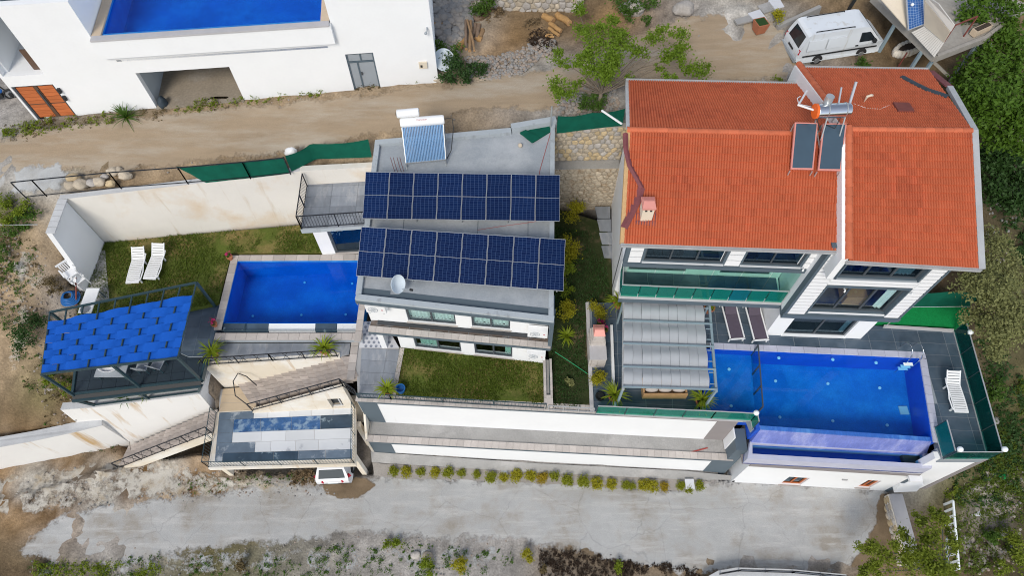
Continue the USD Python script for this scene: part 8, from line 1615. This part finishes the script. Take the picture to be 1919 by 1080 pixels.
sh = [("bush", "yellow-green bush at the left edge beside the garden end wall", (25, 385, 9.1), [(15, 370, 9.6, .6), (35, 388, 9.5, .5), (10, 400, 9.4, .5)], "leaf_lime", 1500, .06), ("bush", "dark green bush below the yellow one at the left edge", (45, 415, 8.9), [(40, 415, 9.2, .5), (60, 400, 9.3, .4), (25, 430, 9.0, .4)], "leaf_mid", 900, .06),
      ("bush", "dark green bush on the left slope beside the blue pergola", (58, 630, 6), [(50, 610, 6.5, .7), (75, 600, 6.5, .4), (45, 640, 6.2, .5)], "leaf_dark", 1500, .06), ("dry_bush", "reddish dry bush on the left slope below the end wall", (92, 540, 7), [(92, 528, 7.3, .5), (105, 540, 7, .35)], "leaf_dry", 700, .05),
      ("bush", "small green bush at the left edge halfway down the slope", (8, 480, 8.2), [(8, 478, 8.5, .4), (18, 500, 8.2, .3)], "leaf_mid", 500, .05), ("bush", "green scrub left of the blue pergola's lower corner", (95, 720, 4.8), [(95, 712, 5.1, .35), (110, 722, 5, .3), (130, 735, 4.8, .3)], "leaf_lime", 700, .05),
      ("bush", "dark leafy bush beside the satellite dish at the white house corner", (855, 145, 10.8), [(850, 130, 11.5, .55), (870, 140, 11.3, .5), (840, 148, 11.2, .45), (895, 125, 11.3, .5), (845, 110, 11.7, .4)], "leaf_dark", 2000, .07), ("bush", "fresh green bush left of the pale satellite dish", (822, 92, 11), [(820, 90, 11.8, .4), (845, 95, 11.7, .45), (825, 120, 11.4, .3)], "leaf_mid", 700, .08), ("bush", "round dark green bush above the left log pile", (903, 15, 11.5), [(900, 10, 12.1, .5), (912, 5, 12.2, .5)], "leaf_mid", 900, .07), ("bush", "green bushes at the top between boulders and the leafy tree", (1170, 15, 11.6), [(1160, 5, 12.3, .6), (1190, 12, 12, .4), (1215, 2, 12.3, .5), (1175, 30, 11.9, .35), (1210, 38, 11.7, .3)], "leaf_mid", 1400, .07),
      ("bush", "yellow-green bush beside the low wall behind the van", (1452, 38, 11.9), [(1452, 30, 12.2, .4)], "leaf_yellow", 500, .06), ("bush", "small green bush behind the tiled house's rear gutter", (1456, 158, 11.1), [(1456, 153, 11.5, .25)], "leaf_lime", 220, .05), ("bush", "small green bush in front of the white van", (1612, 122, 11.1), [(1612, 116, 11.4, .4)], "leaf_mid", 420, .06),
      ("bush", "yellow-green rounded shrub at the top of the garden strip", (1076, 402, LDZ), [(1076, 395, 6.3, .6)], "leaf_yellow", 1200, .05), ("bush", "tall yellow-green shrub beside the solar panels' right end", (1067, 468, LDZ), [(1070, 460, 6.5, .5), (1068, 478, 6.2, .45)], "leaf_yellow", 1200, .05), ("bush", "low green shrub under the front panels' right corner", (1060, 522, LDZ), [(1066, 512, 6.2, .5), (1062, 540, 6, .4)], "leaf_lime", 1100, .05), ("bush", "yellow-green shrub right of the villa's slate roof corner", (1055, 590, LDZ), [(1060, 584, 6.1, .5)], "leaf_yellow", 900, .05),
      ("bush", "round clipped yellow-green bush behind the barbecue", (1119, 592, LDZ), [(1119, 582, 6.1, .5)], "leaf_yellow", 1500, .04), ("bush", "round yellow bush at the near end of the garden strip", (1117, 715, LDZ), [(1117, 711, 5.9, .42)], "leaf_yellow", 1300, .04), ("bush", "pale blue-green low plant near the garden strip's front", (1067, 720, LDZ), [(1067, 718, 5.65, .2)], "leaf_olive", 160, .06),
      ("bush", "low green weeds on the ground below the car", (735, 1026, 0), [(728, 1024, .3, .3), (748, 1022, .3, .3)], "leaf_lime", 650, .045), ("bush", "round green bush at the bottom, left of its neighbour", (803, 1072, 0), [(803, 1066, .5, .42)], "leaf_lime", 800, .05), ("bush", "round yellow-green bush at the bottom below the boulders", (861, 1068, 0), [(861, 1062, .5, .36)], "leaf_yellow", 700, .05), ("bush", "round lime bush right of the boulders below the road", (990, 1047, 0), [(990, 1043, .4, .3)], "leaf_yellow", 600, .045), ("bush", "green bush among dark dry weeds at the bottom", (1159, 1070, 0), [(1159, 1066, .3, .25)], "leaf_lime", 420, .045), ("dry_bush", "dry brownish bush at the bottom left below the road", (450, 1068, 0), [(450, 1062, .3, .33)], "leaf_dry", 500, .05), ("dry_bush", "orange dry weed at the bottom beside the dark weeds", (1018, 1068, 0), [(1018, 1068, .2, .2)], "leaf_dry", 200, .05),
      ("bush", "green bush below the glass fence on the right slope", (1840, 720, 3), [(1835, 700, 4, .6), (1860, 730, 3.4, .6), (1850, 760, 3, .4)], "leaf_mid", 1400, .07), ("bush", "fresh green bush at the lower right corner", (1900, 1030, -.6), [(1895, 1020, .3, .5), (1915, 1050, .2, .6), (1880, 1065, .1, .4)], "leaf_pine", 1400, .07), ("bush", "green shrub right of the deck support on the debris slope", (1858, 1008, -.5), [(1858, 1006, -.1, .35)], "leaf_mid", 500, .06), ("bush", "green weed clump at the base of the deck support", (1775, 925, -.2), [(1778, 920, .2, .35), (1790, 915, .2, .3)], "leaf_pine", 450, .06)]
for i, (nm, lab, b, cl, lm, n, lf) in enumerate(sh):
    z = b[2] if b[2] in (LDZ,) else terr(*P2(*b)); tree(nm, lab, (*P2(*b), z), px3(cl), lm, n, lf, 50 + i, .03, "bark", .42, "bush")
# spiky plants in the garden beds
for i, (px, py, z, lab, n, ln) in enumerate(((1062, 632, LDZ, "spiky yellow-green plant in the garden strip beside the white planter", 46, .6), (1068, 487, LDZ, "spiky plant between shrubs right of the front solar panels", 30, .5), (238, 222, 10.25, "big spiky green plant growing at the white house between door and garage", 60, .95), (275, 742, 4.35, "yellow-green spiky plant under the blue pergola's front beam", 26, .5), (235, 746, 4.35, "dark spiky plant left of the yellow one under the blue pergola", 30, .6))):
    t = thing("spiky_plant", lab, "plant", P(px, py, z)); leaf_blades(t, (0, 0, .03), n, ln, .028, random.Random(i + 60), "leaf_blade" if i in (0, 3) else "leaf_lime" if i == 1 else "leaf_mid", .7)
# the clipped shrubs along the lower wall: one of each tone, then copies
def shrub(label, seed, m): 
    t = thing("round_shrub", label, "shrub", (0, 0, 0), group="small shrubs along the lower wall"); rng = np.random.default_rng(seed); q = MB(); q.tube([(0, 0, -.05), (0, 0, .25)], .025, 5); part(t, "stem", q, "bark", local=True); v, f = leafcloud(rng, 700, (.265, .265, .24), .04, 14, .4); part(t, "foliage", (v + (0, 0, .3), f), m, local=True); return t
row = [(739, 888, 0), (763, 889, 1), (790, 889, 0), (816, 890, 1), (842, 891, 0), (866, 891, 0), (893, 893, 0), (919, 898, 0), (943, 897, 1), (967, 896, 1), (993, 895, 1), (1016, 900, 2), (1038, 898, 0), (1063, 903, 0), (1092, 906, 0), (1117, 908, 1), (1145, 909, 1), (1170, 912, 0), (1183, 913, 0), (1203, 911, 1), (1221, 915, 1), (1243, 915, 2), (1273, 913, 0), (1307, 914, 0), (1290, 922, 0)]
labs = ["small green shrub in the row along the lower white wall", "small yellow-green shrub in the row along the lower white wall", "small golden yellow shrub in the row along the lower white wall"]; proto = {}
rng = random.Random(4)
SL = lambda i, k: "small " + ("green", "yellow-green", "golden yellow")[k] + " shrub, " + ORD[i] + (" from left" if i < 24 else "") + " in the row along the lower wall"
ORD = ["first","second","third","fourth","fifth","sixth","seventh","eighth","ninth","tenth","eleventh","twelfth","thirteenth","fourteenth","fifteenth","sixteenth","seventeenth","eighteenth","nineteenth","twentieth","twenty-first","twenty-second","twenty-third","twenty-fourth","lowest"]
for ri, (px, py, k) in enumerate(row):
    c = P(px, py, .06); s_ = rng.uniform(.72, 1.2)
    if k not in proto:
        p = shrub(SL(ri, k), 70 + k, ("leaf_shrub", "leaf_yellow", "leaf_gold")[k]); proto[k] = p; x = UsdGeom.Xformable(stage.GetPrimAtPath(p)); x.GetOrderedXformOps()[0].Set(Gf.Vec3d(*map(float, c)))
    else: copy_of(proto[k], c, rng.uniform(0, 6.2), SL(ri, k), None, (s_, s_, s_ * rng.uniform(.85, 1.1)))
# weeds at the wall foot and undergrowth, uncountable
def weeds(name, label, pxs, z, n, m, rad, leaf, seed, per=14, zt=True):
    pg = Polygon([P2(*p, z) for p in pxs]); rng = np.random.default_rng(seed); x0, y0, x1, y1 = pg.bounds; vs = []; fs = []; k = 0; c = 0
    while c < n:
        p = rng.uniform((x0, y0), (x1, y1))
        if not pg.contains(Point(*p)) or meshkit.fbm(np.array([[p[0] * .7, p[1] * .7, seed]]), 2)[0] < .42: c += .02; continue
        r = rad * rng.uniform(.4, 1.5); v, f = leafcloud(rng, int(per * rng.uniform(.5, 1.6)), (r, r, r * .7), leaf, 4, .5); vs.append(v + (*p, terr(*p) + r * .45)); fs.append(f + k); k += len(v); c += 1
    return single(name, (np.vstack(vs), np.vstack(fs)), m, label, None, None, "stuff")
weeds("weeds", "green weeds along the foot of the white house", [(40, 228), (70, 222), (220, 212), (460, 190), (660, 172), (815, 155), (818, 162), (660, 182), (460, 200), (230, 224), (90, 245), (0, 250), (0, 235)], 10.3, 150, "leaf_lime", .17, .05, 1, 26)
weeds("weeds", "dry weeds along the foot of the white house", [(0, 225), (70, 222), (300, 205), (460, 192), (815, 158), (815, 166), (460, 203), (120, 245), (0, 255)], 10.3, 90, "leaf_dry", .15, .045, 2, 18)
weeds("undergrowth", "weeds along the lower edge of the concrete road", [(60, 1046), (470, 1040), (700, 1018), (960, 1030), (960, 1085), (60, 1085)], 0, 210, "leaf_mid", .15, .045, 3, 22)
weeds("undergrowth", "green weeds in the bottom left corner", [(70, 1058), (300, 1056), (300, 1085), (70, 1085)], 0, 110, "leaf_lime", .22, .05, 4, 26)
weeds("undergrowth", "dark dry weeds at the bottom middle", [(1012, 1030), (1110, 1038), (1200, 1056), (1320, 1066), (1320, 1085), (1012, 1085)], 0, 330, "leaf_dry_dark", .13, .04, 5, 24)
weeds("undergrowth", "grass and scrub on the left slope", [(0, 430), (70, 450), (125, 520), (60, 570), (20, 640), (90, 650), (80, 760), (0, 780)], 6.5, 190, "leaf_mid", .14, .045, 6, 20)
weeds("undergrowth", "dry grass on the left slope", [(0, 430), (70, 450), (125, 520), (60, 570), (20, 640), (90, 650), (100, 770), (0, 780)], 6.5, 150, "leaf_dry", .16, .045, 7, 16)
weeds("undergrowth", "scrub among the trees on the right slope", [(1845, 250), (2080, 230), (2080, 940), (1868, 860), (1820, 690), (1830, 560)], 5, 700, "leaf_dark", .36, .085, 8, 38)
weeds("undergrowth", "olive grass on the lower right slope", [(1860, 740), (1925, 740), (1925, 1000), (1860, 920), (1790, 930), (1850, 880)], 1, 230, "leaf_grass", .26, .06, 9, 30)
weeds("undergrowth", "dry grass below the deck support", [(1800, 880), (1860, 870), (1925, 900), (1925, 1075), (1790, 1075), (1775, 930)], -.2, 420, "leaf_grass", .2, .05, 10, 22)
weeds("undergrowth", "dark plants on the bank by the carport", [(330, 905), (560, 890), (580, 905), (360, 925)], .05, 60, "leaf_mid", .12, .04, 11, 16)
weeds("dry_branches", "dry brush and twigs between the log piles", [(905, 25), (1000, 25), (1010, 45), (920, 60), (905, 40)], 11.2, 130, "dry_twig", .22, .09, 12, 14)
weeds("dry_branches", "dry twig heap beside the white car", [(545, 890), (585, 885), (590, 905), (550, 912)], .05, 45, "dry_twig", .14, .08, 13, 16)
weeds("dry_branches", "dark dry brush beside the right log pile", [(960, 75), (1010, 60), (1060, 70), (1080, 95), (1050, 100), (1010, 90)], 11.1, 90, "leaf_dry_dark", .2, .06, 14, 14)
